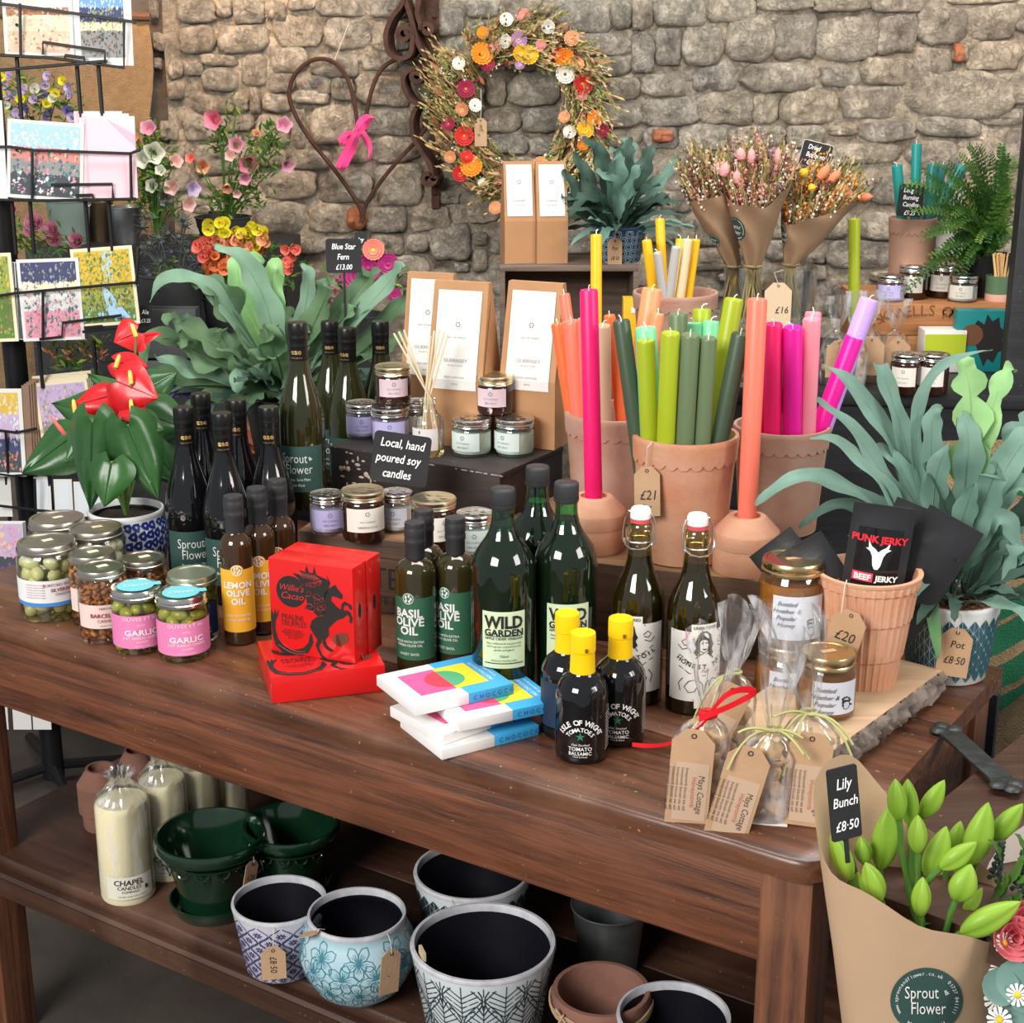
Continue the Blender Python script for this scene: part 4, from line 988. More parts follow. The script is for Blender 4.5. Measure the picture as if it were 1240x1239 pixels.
def truffle(label, plain=False):
 t = thing('truffle_box', label, 'box', group='red truffle boxes')
 b = MB(); b.box((0, T0 / 2, H0 / 2), (W0, T0, H0), 0, .0012); c = b.build('carton', REDB, t)
 b = MB()
 for pl in HORSE:
  q = [hz(x, y, W0, H0) for x, y in pl]; b.add([(x, -.0005, z) for x, z in q], [tuple(range(len(q)))])
 cx, cz = hz(235, 375, W0, H0); b.add([(cx + .0225 * math.cos(k * PI / 18), -.0006, cz + .0225 * math.sin(k * PI / 18)) for k in range(36)], [tuple(range(36))])
 x, z = hz(238, 568, W0, H0); b.text('PRALINE', .0115, x, z, sx=.8); x, z = hz(245, 615, W0, H0); b.text('TRUFFLES', .0115, x, z, sx=.8)
 for k, s in enumerate(['FOUR CLASSIC', 'PRALINE TRUFFLES', 'WITH FRENCH', 'SEA SALT']): x, z = hz(240, 668 + k * 18, W0, H0); b.text(s, .0042, x, z)
 b.build('horse_print', INK, t, smooth=False)
 b = MB()
 for (tx, s, X, Y) in (("Willie's", .013, 235, 345), ('Cacao', .014, 240, 405)): x, z = hz(X, Y, W0, H0); b.text(tx, s, x, z, slant=.3, y=-.0009)
 rr = random.Random(5)
 for k in range(16):
  X, Y = rr.uniform(370, 480), rr.uniform(270, 520); pts = []
  for q in range(9):
   a = q * .7 + k; rad = 8 + 3.2 * q; x, z = hz(X + rad * math.cos(a), Y + rad * .8 * math.sin(a), W0, H0); pts.append((x, -.0008, z))
  b.tube(pts, .00028, 3)
 for k in range(7):
  X, Y = 470 - k * 22, 300 - k * 4; pts = []
  for q in range(7): x, z = hz(X - q * 8 + 5 * math.sin(q), Y - q * 9, W0, H0); pts.append((x, -.0008, z))
  b.tube(pts, .00028, 3)
 for X0, Y0, X1, Y1 in ((345, 840, 120, 770), (330, 825, 140, 745)):
  b.tube([(hz(lerp(X0, X1, q / 8), lerp(Y0, Y1, q / 8) + 30 * math.sin(PI * q / 8), W0, H0)[0], -.0008, hz(lerp(X0, X1, q / 8), lerp(Y0, Y1, q / 8) + 30 * math.sin(PI * q / 8), W0, H0)[1]) for q in range(9)], .00025, 3)
 b.build('red_line_print', REDP, t, smooth=False)['kind'] = 'stuff'
 x, z = hz(598, 740, W0, H0); b = MB(); b.T = mv(x, -.0006, z) @ roty(R(75)); b.lathe([(0, -.0003), (.0085, -.0003), (.0085, .0006), (0, .0006)], 20, cap=False)
 b.T = Matrix(); b.add([(x + .0088 * math.cos(a), -.0009, z + .0088 * math.sin(a)) for a in [k * PI / 10 for k in range(20)]], [tuple(range(20))])
 b.add([(x + .008 * math.cos(a) + .007, -.0007, z + .008 * math.sin(a) + .0035) for a in [k * PI / 10 for k in range(20)]], [tuple(range(20))])
 b.build('truffle_print', mat('truffle_brown', (.16, .05, .03), .4), t, smooth=False)
 b = MB(); b.add([(W0 / 2 + .0004, .006 + .006 * math.sin(a) * 0 + .004 * math.cos(a) + .012, H0 * .52 + .011 * math.sin(a)) for a in [k * PI / 10 for k in range(20)]], [tuple(range(20))]); b.build('thumb_cutout', INK, t, smooth=False)
 return t
A = on(330, 853, ZT); B2 = on(467, 837, ZT); la = math.atan2(B2.y - A.y, B2.x - A.x)
t0 = truffle('red truffle box lying flat as base under the upright boxes')
LW = .153
t0.scale = (LW / W0, 1, 1.0)
# lying: its print faces up, its long side to the viewer
t0.rotation_euler = (R(-90), 0, la); 
m_ = (A + B2) / 2; q = Vector((-math.sin(la), math.cos(la), 0))
t0.location = (m_.x + q.x * 0, m_.y + q.y * 0, ZT + T0 + .0005)
zz = ZT + T0 + .0012
C_ = on(430, 804, zz); E_ = on(312, 785, zz); sa = math.atan2(C_.y - E_.y, C_.x - E_.x); sv = Vector((-math.sin(sa), math.cos(sa), 0)); su = Vector((math.cos(sa), math.sin(sa), 0))
c0 = C_ - su * W0 / 2
t1 = truffle('upright red truffle box with black rearing horse, front one'); t1.location = (c0.x, c0.y, zz); t1.rotation_euler.z = sa
c1 = c0 + sv * (T0 + .001) + su * .002; dup(t1, (c1.x, c1.y, zz), sa, 'upright red truffle box standing directly behind the front one')
t0.location.z = ZT + T0 + .0005
# ------------------------------------------------------------------ chocolate bars
WC = mat('white_bar_card', (.82, .79, .78), .45); BC = mat('sky_blue_card', (.05, .38, .72), .45)
MG = mat('magenta_print', (.80, .10, .28), .5); YP = mat('yellow_print', (.85, .68, .03), .5); GP = mat('green_print', (.08, .38, .18), .5); RP = mat('red_print', (.80, .05, .08), .5); DB = mat('dark_blue_print', (.02, .12, .35), .5)
def choc(label):
 t = thing('chocolate_bar', label, 'chocolate bar', group='stacked white and blue chocolate bars')
 L_, W_, H_ = .140, .112, .0145
 # corner at (0,0): long spine along +x facing viewer
 b = MB(); b.box((L_ * .27, W_ / 2, H_ / 2), (L_ * .54, W_, H_), 0, .0015); b.build('wrapper_white', WC, t)
 b = MB(); b.box((L_ * .77, W_ / 2, H_ / 2), (L_ * .46, W_, H_ + .0002), 0, .0015); o = b.build('wrapper_blue', BC, t)
 def sheet(pts, m, z, nm): b = MB(); b.add([(x, y, H_ + z) for x, y in pts], [tuple(range(len(pts)))]); return b.build(nm, m, t, smooth=False)
 xm = L_ * .5
 sheet([(xm - .05, W_ * .2), (xm, W_ * .2), (xm, W_ * .82), (xm - .05, W_ * .82)], MG, .0004, 'pink_square')
 sheet([(xm, W_ * .2), (xm + .046, W_ * .2), (xm + .046, W_ * .82), (xm, W_ * .82)], YP, .0004, 'yellow_square')
 sheet([(xm + .026 * math.cos(a), W_ * .5 + .026 * math.sin(a)) for a in [PI / 2 + k * PI / 14 for k in range(15)]], RP, .0007, 'red_half_circle')
 sheet([(xm + .026 * math.cos(a), W_ * .5 + .026 * math.sin(a)) for a in [-PI / 2 + k * PI / 14 for k in range(15)]], GP, .0007, 'green_half_circle')
 b = MB(); f = lambda x, y, z: (xm + .056 + -z, W_ * .5 + x, H_ + .0006)
 b.text('MILK CHOCOLATE', .0075, 0, .004, fn=f); b.text('45% cocoa with sea salt', .005, 0, -.005, fn=f); b.build('cover_lettering', WHITEINK, o, smooth=False)
 b = MB(); n = 'CHOCOCO'
 for i, ch in enumerate(n): b.text(ch, .0085, L_ * .60 + i * .0088, H_ / 2, y=-.0005)
 b.build('spine_lettering', DB, o, smooth=False)
 return t
c1 = choc('topmost white and blue chocolate bar with pink and yellow squares')
Zb = [ZT + .0003 + k * .0152 for k in range(4)]
spec = [(535, 921, 31, 0, 'bottom chocolate bar of the stack, lying on the table'), (537, 903, 40, 1, 'second chocolate bar from the bottom, turned slightly'), (555, 887, 27, 2, 'third chocolate bar up, under the topmost bar'), (503, 868, 30, 3, '')]
for (px, py, an, k, lb) in spec:
 p = on(px, py, Zb[k]); ra = R(an)
 if k == 3: c1.location = (p.x, p.y, Zb[k]); c1.rotation_euler.z = ra
 else: dup(c1, (p.x, p.y, Zb[k]), ra, lb)
# ------------------------------------------------------------------ honey jars
HON = mat('honey', (.36, .13, .02), .1, spec=.6, coat=.5, var=.25, vscale=25)
def honey(label, R_, H_, loc, rz):
 t = thing('honey_jar', label, 'jar', loc, rz, 'honey jars on the bark slab')
 zl = H_ - .016
 b = MB(); b.lathe([(0, .004), (R_ * .8, .003), (R_ * .93, 0), (R_, .007), (R_, zl - .022), (R_ * .97, zl - .012), (R_ * .88, zl - .004), (R_ * .84, zl)], 36, cap=False); b.build('glass', GLASS, t, angle=60)
 b = MB(); b.lathe([(0, .005), (R_ * .9, .005), (R_ * .975, .009), (R_ * .975, zl - .022), (R_ * .93, zl - .012), (0, zl - .011)], 36, cap=False); b.build('honey', HON, t, angle=50)
 r = R_ * .92
 b = MB(); b.lathe([(r * .95, zl - .002), (r * 1.02, zl), (r * 1.02, zl + .003), (r * .98, zl + .005), (r * 1.0, zl + .007), (r * 1.0, H_ - .003), (r * .96, H_), (r * .88, H_), (r * .86, H_ - .001), (0, H_ - .0008)], 40, cap=False); b.build('lid', GOLD, t, angle=35)
 z0, z1 = H_ * .14, H_ * .66
 o = band(t, 'label', mat('pale_blue_label', (.66, .70, .80), .6), R_, -40, 55, z0, z1)
 b = MB(); f = cyl(R_ + .001)
 for i, s in enumerate(['Bottled', 'Heather &', 'Popular', 'Honey']): b.text(s, .0085, -R_ * .28, z1 - .010 - i * .0095, fn=f, slant=.35, sx=1.0)
 rr = random.Random(3)
 for k in range(16):
  a = rr.uniform(-.4, 3.5); r0 = rr.uniform(.003, .009); x = R_ * .52; z = z0 + (z1 - z0) * .33
  b.ball(f(x + r0 * math.cos(a), 0, z + r0 * math.sin(a) * 1.1), (.0017, .0003, .0013), 6, 4)
 b.tube([f(R_ * .52 + .0055 * math.cos(k * PI / 7), 0, z0 + .012 + .006 * math.sin(k * PI / 7)) for k in range(14)], .0004, 4, closed=True)
 b.build('print', INK, o, smooth=False)
 b = MB(); b.box((0, 0, H_ - .0002), (.02, .008, .0006), .3); b.build('sticker', KRAFT, t)
 return t
p = on(1003, 788, ZS2 + .082); p = clear(p.x, p.y, .037, ZS2, .082); honey('honey jar with white label, lower right one on the slab', .037, .082, p, face(p[0], p[1]) + .25)
HS = ZT + .086 + .114
p = on(961, 676, HS); q = (p.x, p.y, ZT + .0865)
honey('large honey jar with white label, stacked on top of another jar', .0435, .114, q, face(q[0], q[1]) + .15)
honey('honey jar underneath the large one, mostly hidden by cellophane', .043, .086, (p.x, p.y, ZT), face(q[0], q[1]) + .15)
PLACED.append((p.x, p.y, .044, ZT, .22))
# ------------------------------------------------------------------ terracotta pots and taper candles
TERRA = mat('terracotta', (.56, .235, .13), .85, var=.25, vscale=18, bump=.25, bscale=120, col2=(.62, .34, .22))
TERRA2 = mat('dusty_terracotta', (.42, .21, .145), .88, var=.3, vscale=14, bump=.25, bscale=120, col2=(.50, .33, .26))
SOIL = mat('potting_soil', (.035, .02, .012), .95, var=.5, vscale=80, bump=1, bscale=120)
WICK = mat('cotton_wick', (.85, .80, .70), .9)
def scallop_pot(label, px, pyr, wr, z, dist=None, ratio=.80, Hh=None, m=None, dr=0, x_y=None):
 'scalloped rim terracotta pot located by its rim centre and rim width'
 m = m or TERRA
 if x_y: cx, cy, Rr, Hh = x_y
 else:
  p = on(px, pyr, z + Hh); cx, cy = p.x, p.y; Rr = wr / 2 / FOC * depth(p)
 t = thing('terracotta_pot', label, 'pot', (cx, cy, z), face(cx, cy) + dr)
 rb = Rr * ratio
 def rad(zz): return lerp(rb, Rr * .97, zz / Hh)
 b = MB(); b.lathe([(0, .002), (rb * .9, 0), (rb, .002), (rad(Hh * .5), Hh * .5), (rad(Hh * .86), Hh * .86), (Rr * .985, Hh - .012), (Rr, Hh - .004), (Rr * .985, Hh), (Rr * .92, Hh), (Rr * .90, Hh - .006), (rad(Hh * .5) * .9, Hh * .5), (rb * .88, .012), (0, .012)], 48, cap=False)
 b.build('pot_body', m, t, angle=50)
 # scalloped collar hanging from the rim
 n = 192; ns = 26; rows = [[], [], []]
 zt = Hh - .008; zb = Hh - Hh * .16
 for i in range(n):
  a = 2 * PI * i / n; sc_ = abs(math.sin(a * ns / 2)) ** .6 * Hh * .045
  c, s = math.cos(a), math.sin(a); zl = zb - sc_
  rows[0].append(((Rr * .995) * c, (Rr * .995) * s, zt)); rows[1].append(((rad(zl) + Rr * .030) * c, (rad(zl) + Rr * .03) * s, zl)); rows[2].append(((rad(zl) * .99) * c, (rad(zl) * .99) * s, zl - .001))
 b = MB(); b.grid(rows, wrap=True); b.build('scalloped_rim', m, t, angle=45)
 return t, cx, cy, Rr
WAXM = {}
def wax(c):
 k = 'wax_%d_%d_%d' % tuple(int(v * 99) for v in c)
 if k not in WAXM: WAXM[k] = mat(k, c, .38, spec=.5, sss=.25)
 return WAXM[k]
CG = 'tall taper candles standing in the terracotta pots'
def taper(label, top, foot, dia, c, wick=.008, group=CG, hollow=True):
 a, b_ = Vector(foot), Vector(top); L_ = (b_ - a).length
 q = (b_ - a).to_track_quat('Z', 'Y')
 t = thing('taper_candle', label, 'candle', tuple(a), 0, group, rot=tuple(q.to_euler()))
 r = dia / 2
 b = MB(); b.lathe([(0, 0), (r, 0), (r, L_ - .003), (r * .9, L_), (r * .55, L_ - .001), (r * .25, L_ - .003), (0, L_ - .003)], 24, cap=False, f=lambda A, z: 1 + .012 * math.sin(A * 2 + z * 30)); b.build('wax', wax(c), t, angle=60)
 if wick:
  s = random.uniform(-1, 1); b = MB(); b.tube([(0, 0, L_ - .004), (0, 0, L_ + wick * .4), (s * wick * .4, s * .003, L_ + wick * .8), (s * wick, s * .004, L_ + wick * .9)], .0009, 5); b.build('wick', WICK, t)
 return t
def pot_candles(lst, cx, cy, z, Rr, Hh):
 'each: (top px, top py, rim px, where round the rim in degrees (0 nearest viewer), radius share, colour, label, dia)'
 for (px, py, rx, dd, c, lb, dia) in lst:
  # point on the candle at rim height: pixel rx, at depth offset dd*Rr from the pot centre
  gx = ((rx - 620) / FOC * (cy * CP + (EYE - z - Hh) * SP) - cx) / Rr
  mx_ = math.sqrt(max(0, .80 ** 2 - gx * gx)); dd = max(-mx_, min(mx_, dd))
  D = cy + dd * Rr
  pr = Vector(((rx - 620) / FOC * (D * CP + (EYE - z - Hh) * SP), D, z + Hh))
  tp = ray(px, py); 
  # lean also outward a little: top sits at depth D + small
  Dt = D + dd * .03
  tpt = Vector((0, 0, EYE)) + tp * (Dt / tp.y)
  d = (tpt - pr).normalized(); foot = pr - d * ((pr.z - z - .016) / d.z)
  q = Vector((foot.x - cx, foot.y - cy, 0)); lim = Rr * .62 * .9
  if q.length > lim: q = q.normalized() * lim; foot = Vector((cx + q.x, cy + q.y, foot.z))
  taper(lb, tpt, foot, dia, c)
LIME = (.36, .44, .012); SAGE = (.135, .19, .095); DKG = (.055, .085, .050); MINTC = (.22, .66, .36)
ORG = (.85, .16, .045); COR = (.90, .20, .13); PEA = (.86, .33, .15); BEI = (.55, .36, .24); HOT = (.90, .010, .16); MAG = (.86, .008, .36); LPK = (.90, .28, .36); LIL = (.55, .36, .82); YEL = (.88, .50, .012); GRY = (.46, .45, .43); CRM = (.74, .60, .36)
t, cx, cy, Rr = scallop_pot('large scalloped terracotta pot of green candles with brown price tag, centre one', 830, 524, 131, ZC, Hh=.185)
mainpot = (cx, cy, Rr, t)
D2 = .0265
pot_candles([
 (782, 412, 783, -.62, LIME, 'lime green candle, shortest in front, beside the dark green one', .0255), (812, 403, 806, -.66, LIME, 'lime green candle with curled wick, middle of the centre pot', D2),
 (836, 405, 829, -.66, SAGE, 'sage green candle right of the middle lime one', D2), (858, 409, 850, -.62, SAGE, 'narrow sage green candle second from right at front', .024),
 (752, 388, 766, -.50, DKG, 'dark green candle leaning left out of the centre pot', .0245), (897, 404, 872, -.50, DKG, 'dark olive candle leaning right out of the centre pot', .0255),
 (889, 362, 860, -.05, LIME, 'tall lime green candle leaning right behind the sage ones', .027), (821, 380, 822, .05, SAGE, 'sage green candle standing behind in the centre pot, wick upright', .027),
 (782, 397, 788, -.15, MINTC, 'pale mint candle half hidden behind the shortest lime one', .030), (840, 391, 838, .35, MINTC, 'mint candle seen between the two sage candles', .025), (861, 389, 852, .35, MINTC, 'mint candle right of the other mint one at the back', .025),
 (850, 374, 846, .62, LIME, 'lime green candle at the very back of the centre pot', .027)], cx, cy, ZC, Rr, .185)
tg = tagboard('price_tag', t, rotz(0) @ mv(-.052, -Rr * .80 - .0085, .152) @ rotx(-.16) @ roty(-.04), .036, .070, [('£21', .019, .0, -.040, .85), ('Per', .012, -.001, -.057, .85)], string=[(-.046, -Rr * .86, .187), (-.052, -Rr * .94, .180), (-.053, -Rr * .88, .150)])
zL = ZC
t, cx, cy, Rr = scallop_pot('scalloped terracotta pot of orange and coral candles, left behind the pink taper', 745, 497, 124, ZC, Hh=.170, m=TERRA2)
PLACED.append((cx, cy, Rr, ZC, .3))
pot_candles([
 (675, 392, 691, -.35, ORG, 'orange candle leaning furthest left over the pot rim', .021), (692, 389, 701, -.55, COR, 'coral candle right of the leaning orange one', .027), (708, 386, 712, -.45, COR, 'coral candle hidden behind the hot pink taper', .024),
 (730, 394, 731, -.62, BEI, 'beige candle right behind the hot pink taper', .0245), (738, 382, 752, -.40, ORG, 'thin orange candle beside the dark green leaning one', .018), (790, 350, 768, .1, PEA, 'broad peach candle leaning right at the back', .031),
 (797, 380, 775, -.1, PEA, 'short peach candle in front of the broad one', .02), (683, 356, 702, .5, COR, 'coral red candle at back beside the kraft box', .018), (722, 284, 722, .3, YEL, 'tall thin yellow candle rising behind the hot pink one', .0175)], cx, cy, ZC, Rr, .170)
t, cx, cy, Rr = scallop_pot('scalloped terracotta pot of pink and magenta candles, right behind the coral taper', 947, 514, 118, ZC, Hh=.165, m=TERRA2)
PLACED.append((cx, cy, Rr, ZC, .3))
pot_candles([
 (937, 392, 936, -.55, HOT, 'hot pink candle left one in the pink pot', .0265), (960, 396, 959, -.60, MAG, 'magenta pink candle in the middle of the pink pot', .0285), (983, 386, 979, -.50, LPK, 'light pink candle right of the magenta one, front', .0265),
 (1035, 408, 994, -.25, MAG, 'magenta candle leaning far right', .0275), (1053, 362, 998, .1, LIL, 'lilac candle leaning far right behind the magenta one', .0285), (916, 400, 920, -.2, HOT, 'hot pink candle peeping left behind the coral taper', .024), (985, 378, 975, .3, LPK, 'light pink candle at the back of the pink pot', .025)], cx, cy, ZC, Rr, .165)
# ---- stepped terracotta candle holders with one tall taper each
def holder(label, px, pyt, w, z, Hh, cl, cd, top, wdt):
 p = on(px, pyt, z + Hh); Rr = w / 2 / FOC * depth(p); p = clear(p.x, p.y, Rr, z, Hh)
 t = thing('candle_holder', label, 'candle holder', p, 0)
 b = MB(); b.lathe([(0, .002), (Rr * .98, 0), (Rr, .002), (Rr, Hh * .44), (Rr * .985, Hh * .455)], 40, cap=False); b.build('base_ring', TERRA, t, angle=40)
 b = MB(); b.lathe([(Rr * .985, Hh * .455), (Rr * 1.01, Hh * .465), (Rr * 1.02, Hh * .70), (Rr * .98, Hh * .74), (Rr * .62, Hh * .97), (Rr * .56, Hh), (Rr * .40, Hh), (Rr * .37, Hh * .93), (0, Hh * .93)], 40, cap=False); b.build('stepped_cup', TERRA, t, angle=40)
 q = Vector((p[0], p[1], z + Hh * .932)); tp = ray(top[0], top[1]); T_ = Vector((0, 0, EYE)) + tp * (q.y / tp.y)
 taper(cl, T_, q, wdt, cd, group='single tapers in terracotta holders')
holder('stepped terracotta candle holder with hot pink taper, left one', 719, 600, 79, ZC, .080, 'very tall hot pink taper candle in terracotta holder', HOT, (713, 351), .0262)
holder('stepped terracotta candle holder with coral taper, right one', 905, 624, 80, ZC, .080, 'very tall coral taper candle in terracotta holder', COR, (917, 362), .0275)
# ------------------------------------------------------------------ kraft diffuser boxes and reed diffuser
KB = mat('kraft_box_board', (.46, .24, .11), .7, var=.12, vscale=20)
def kraft_box(label, px, pyb, z, W_, D_, H_, rz, lines, lw=.78, group=None, lab_z=(.30, .96), tri=True, dist=None):
 p = on(px, pyb, z)
 t = thing('diffuser_box', label, 'box', (p.x, p.y, z), rz, group)
 b = MB(); hw = W_ / 2; k = .10
 f0, f1 = 0, D_; zt = H_
 tw = hw * .97
 # body that pinches to a folded ridge at the top
 V = [(-hw, 0, 0), (hw, 0, 0), (hw, D_, 0), (-hw, D_, 0), (-tw, D_ * .42, zt), (tw, D_ * .42, zt), (tw, D_ * .58, zt), (-tw, D_ * .58, zt), (hw, 0, H_ * .42), (hw, D_, H_ * .42), (-hw, 0, H_ * .42), (-hw, D_, H_ * .42)]
 fr = lambda zz: D_ * .42 * max(0, (zz - H_ * .42) / (H_ * .58))
 b.add(V, [(0, 3, 2, 1), (0, 1, 8, 10), (10, 8, 5, 4), (2, 3, 11, 9), (9, 11, 7, 6), (4, 5, 6, 7), (1, 2, 9, 8), (3, 0, 10, 11), (8, 9, 6, 5), (11, 10, 4, 7)])
 b.add([(hw + .001, .004, H_ * .43), (hw + .001, D_ - .004, H_ * .43), (tw + .0012, D_ * .5, H_ * .90)], [(0, 1, 2)])
 b.build('carton', KB, t, smooth=False)
 z0, z1 = H_ * lab_z[0], H_ * lab_z[1]; lwd = W_ * lw / 2
 fl = lambda zz: fr(zz) - .0012
 zs = [z0] + ([H_ * .42] if z0 < H_ * .42 else []) + [z1]
 b = MB(); b.grid([[(-lwd, fl(q) - .0004, q), (lwd, fl(q) - .0004, q)] for q in zs]); o = b.build('label', WHITEP, t, smooth=False)
 b = MB(); g = lambda x, y, zz: (x, fl(zz) - .0010, zz)
 for k2 in range(6): b.ball(g(.0035 * math.cos(k2 * 1.05), 0, z0 + (z1 - z0) * .66 + .0035 * math.sin(k2 * 1.05)), (.0014, .0003, .0014), 5, 4)
 for (tx, s, zf) in lines: b.text(tx, s, 0, z0 + (z1 - z0) * zf, fn=g, sx=1.15)
 b.build('lettering', mat('grey_ink', (.22, .2, .22), .7), o, smooth=False)
 return t
LN = [('ISLE OF WIGHT', .0042, .53), ('GUERNSEY', .0075, .30), ('SEA SALT & SAGE', .003, .25), ('REED DIFFUSER', .0045, .13), ('100 ML', .0035, .06)]
kraft_box('kraft diffuser box with white label, left one behind the reeds', 516, 515, ZD, .088, .07, .262, -.36, LN, group='kraft diffuser boxes on the black box', lab_z=(.34, .96))
kraft_box('kraft diffuser box with white label, centre one right behind the reeds', 551, 541, ZD, .098, .085, .268, -.36, LN, group='kraft diffuser boxes on the black box', lab_z=(.36, .95))
kraft_box('kraft diffuser box with white label at right, beside the orange candles', 638, 542, ZD, .098, .085, .268, -.40, LN, group='kraft diffuser boxes on the black box', lab_z=(.36, .95))
p = on(519, 550, ZD); dfx = thing('reed_diffuser', 'clear glass bottle with pale reeds and small white label on black box', 'diffuser', (p.x, p.y, ZD), face(p.x, p.y) + .0)
b = MB(); b.lathe([(0, .004), (.018, .002), (.0245, 0), (.026, .004), (.026, .050), (.024, .060), (.016, .070), (.0125, .076), (.0125, .088), (.014, .089), (.014, .092), (.012, .093)], 28, cap=False); b.build('glass', GLASS, dfx, angle=60)
b = MB(); b.lathe([(0, .005), (.0245, .005), (.0245, .018), (0, .018)], 22, cap=False); b.build('oil', glassy('diffuser_oil', (.95, .9, .72), .05), dfx)
REED = mat('pale_reed', (.78, .66, .45), .8)
rr = random.Random(2)
for k, (tx, tz) in enumerate([(-.052, .20), (-.044, .202), (-.036, .205), (.012, .20), (.020, .205), (.028, .20), (.034, .196), (.006, .195)]):
 ft = (-tx * .38, rr.uniform(-.005, .005), .006); b = MB(); b.tube([ft, (-tx * .03 + rr.uniform(-.004, .004), rr.uniform(-.005, .005), .092), (tx, rr.uniform(-.01, .01), tz)], .0016, 6); b.build('reed', REED, dfx)
o = band(dfx, 'label', WHITEP, .0262, -70, 35, .012, .048, 12); b = MB(); f = cyl(.0267); b.text('GUERNSEY', .0038, -.008, .022, fn=f); b.ball(f(-.014, 0, .042), (.003, .0003, .003), 6, 4); b.build('lettering', mat('grey_ink'), o, smooth=False)
# ------------------------------------------------------------------ ribbed terracotta pot with jerky pouches
RX = fit(1052, 842, 76, 690, ZS2)
rx, ry = on(1052, 690, ZS2 + .152)[:2]
rp = thing('terracotta_pot', 'ribbed terracotta pot full of black pouches, hanging price tag reading 20 pounds', 'pot', (rx, ry, ZS2), face(rx, ry))
PR, PBt, PH = .066, .046, .152
fl = lambda a, z: 1 + (.030 * (1 if math.sin(a * 34) > .1 else 0) * (1 if .042 < z < PH - .006 else (.6 if z <= .042 else 0)))
def pr_(zz): return lerp(PBt, PR * .95, zz / PH) if zz > .04 else lerp(PBt, PR * .95, zz / PH) * .96
zs = [0, .002, .02, .039, .041, .060, .090, .092, .115, .134, .136, PH - .008, PH - .005]
b = MB(); b.lathe([(0, .002)] + [(pr_(z) * (1.0 if z < .091 else (1.03 if z < .135 else 1.07)), z) for z in zs] + [(PR * 1.04, PH - .004), (PR * 1.05, PH), (PR * .95, PH), (PR * .90, PH - .01), (PBt * .86, .012), (0, .012)], 204, cap=False, f=lambda a, z: fl(a, z) if z < PH - .0045 else 1)
b.build('ribbed_body', mat('warm_terracotta', (.62, .29, .165), .85, var=.2, vscale=18, bump=.2, bscale=120, col2=(.66, .38, .25)), rp, angle=25)
tagboard('price_tag', rp, mv(-.016, -PR * 1.02 - .007, .120) @ rotz(.15) @ rotz(-.40) @ rotx(-.10) @ roty(.22), .044, .066, [('£20', .019, .0, -.034, .9)], string=[(-.026, -PR * .94, .157), (-.028, -PR * 1.06, .150), (-.030, -PR * 1.09, .115)])
PCH = mat('matte_black_pouch', (.022, .023, .026), .38, bump=.15, bscale=60)
def pouch(label, a, bt, w_, H_, yaw, roll, tilt, printed=False, partial=None):
 t = thing('snack_pouch', label, 'pouch', a, 0, 'black pouches standing in the ribbed pot', rot=(tilt, roll, yaw))
 rows = []; n = 12
 for j in range(11):
  v = j / 10; row = []
  for i in range(2 * n):
   u_ = i / n if i <= n else (2 * n - i) / n
   s_ = -1 if i <= n else 1
   bul = .016 * math.sin(PI * min(1, u_)) ** .8 * (1 - v) ** .6 if v < .82 else .0006
   row.append(((u_ - .5) * w_, s_ * (bul + .0006), v * H_))
  rows.append(row)
 b = MB(); b.grid(rows, wrap=True); b.add([r for r in rows[-1]], [tuple(range(2 * n))]); b.add([r for r in rows[0]], [tuple(reversed(range(2 * n)))]); b.build('foil', PCH, t, angle=60)
 b = MB(); b.box((0, 0, H_ * .80), (w_ * .98, .0032, .003)); b.box((0, 0, H_ * .84), (w_ * .98, .0026, .002)); b.build('zip_strip', PCH, t)
 if printed:
  ysf = lambda x, zz: -(.016 * math.sin(PI * (x / w_ + .5)) ** .8 * (1 - zz / H_) ** .6 + .0012)
  f = lambda x, y, zz: (x, ysf(x, zz), zz)
  b = MB(); b.grid([[f(x_ * w_ / 2 * .72, 0, H_ * q * 1.03) for x_ in (-1, -.7, -.4, -.1, .2, .5, .8, 1)] for q in (.22, .35, .5, .65, .78)]); o = b.build('window', mat('pouch_window', (.008, .008, .009), .12, coat=.4), t)
  f = lambda x, y, zz: (x, ysf(x, zz) - .0010, zz)
  b = MB(); b.text('PUNK JERKY', .0125, 0, H_ * .71, fn=f, bold=.04); o1 = b.build('red_lettering', mat('bright_red_ink', (.80, .02, .04), .5), t, smooth=False)
  b = MB(); b.grid([[f(x_, 0, z_) for x_ in (-.028, -.02, -.01, -.002)] for z_ in (H_ * .33, H_ * .41)]); b.build('red_panel', mat('pink_red_print', (.75, .05, .12), .5), t, smooth=False)
  b = MB(); b.text('BEEF', .0105, -.015, H_ * .37, fn=lambda x, y, z: (x, ysf(x, z) - .0016, z), bold=.04); b.text('JERKY', .0105, .0155, H_ * .37, fn=f, bold=.04)
  bull = [(0, .012), (-.004, .016), (-.009, .019), (-.014, .027), (-.0125, .017), (-.016, .016), (-.010, .012), (-.007, .006), (-.005, -.006), (-.002, -.011), (.002, -.011), (.005, -.006), (.007, .006), (.010, .012), (.016, .016), (.0125, .017), (.014, .027), (.009, .019), (.004, .016)]
  b.add([f(x_, 0, z_ + H_ * .52) for x_, z_ in bull], [tuple(range(len(bull)))]); b.build('white_print', WHITEINK, t, smooth=False)
 if partial:
  b = MB(); b.text('PUNK', .014, w_ * .1, H_ * .45, fn=lambda x, y, z: (x, -.012, z), bold=.03); b.build('gold_lettering', mat('gold_print'), t, smooth=False)
 return t
zb_ = ZS2 + .030
def pat(px, py, Y): q = atY(px, py, Y); return q
q = pat(1053, 700, ry - .018); pouch('black pouch reading PUNK JERKY BEEF JERKY with white bull head, front', (q.x, q.y, zb_ + .068), 0, .078, .150, face(rx, ry) + .05, R(5), .05, True)
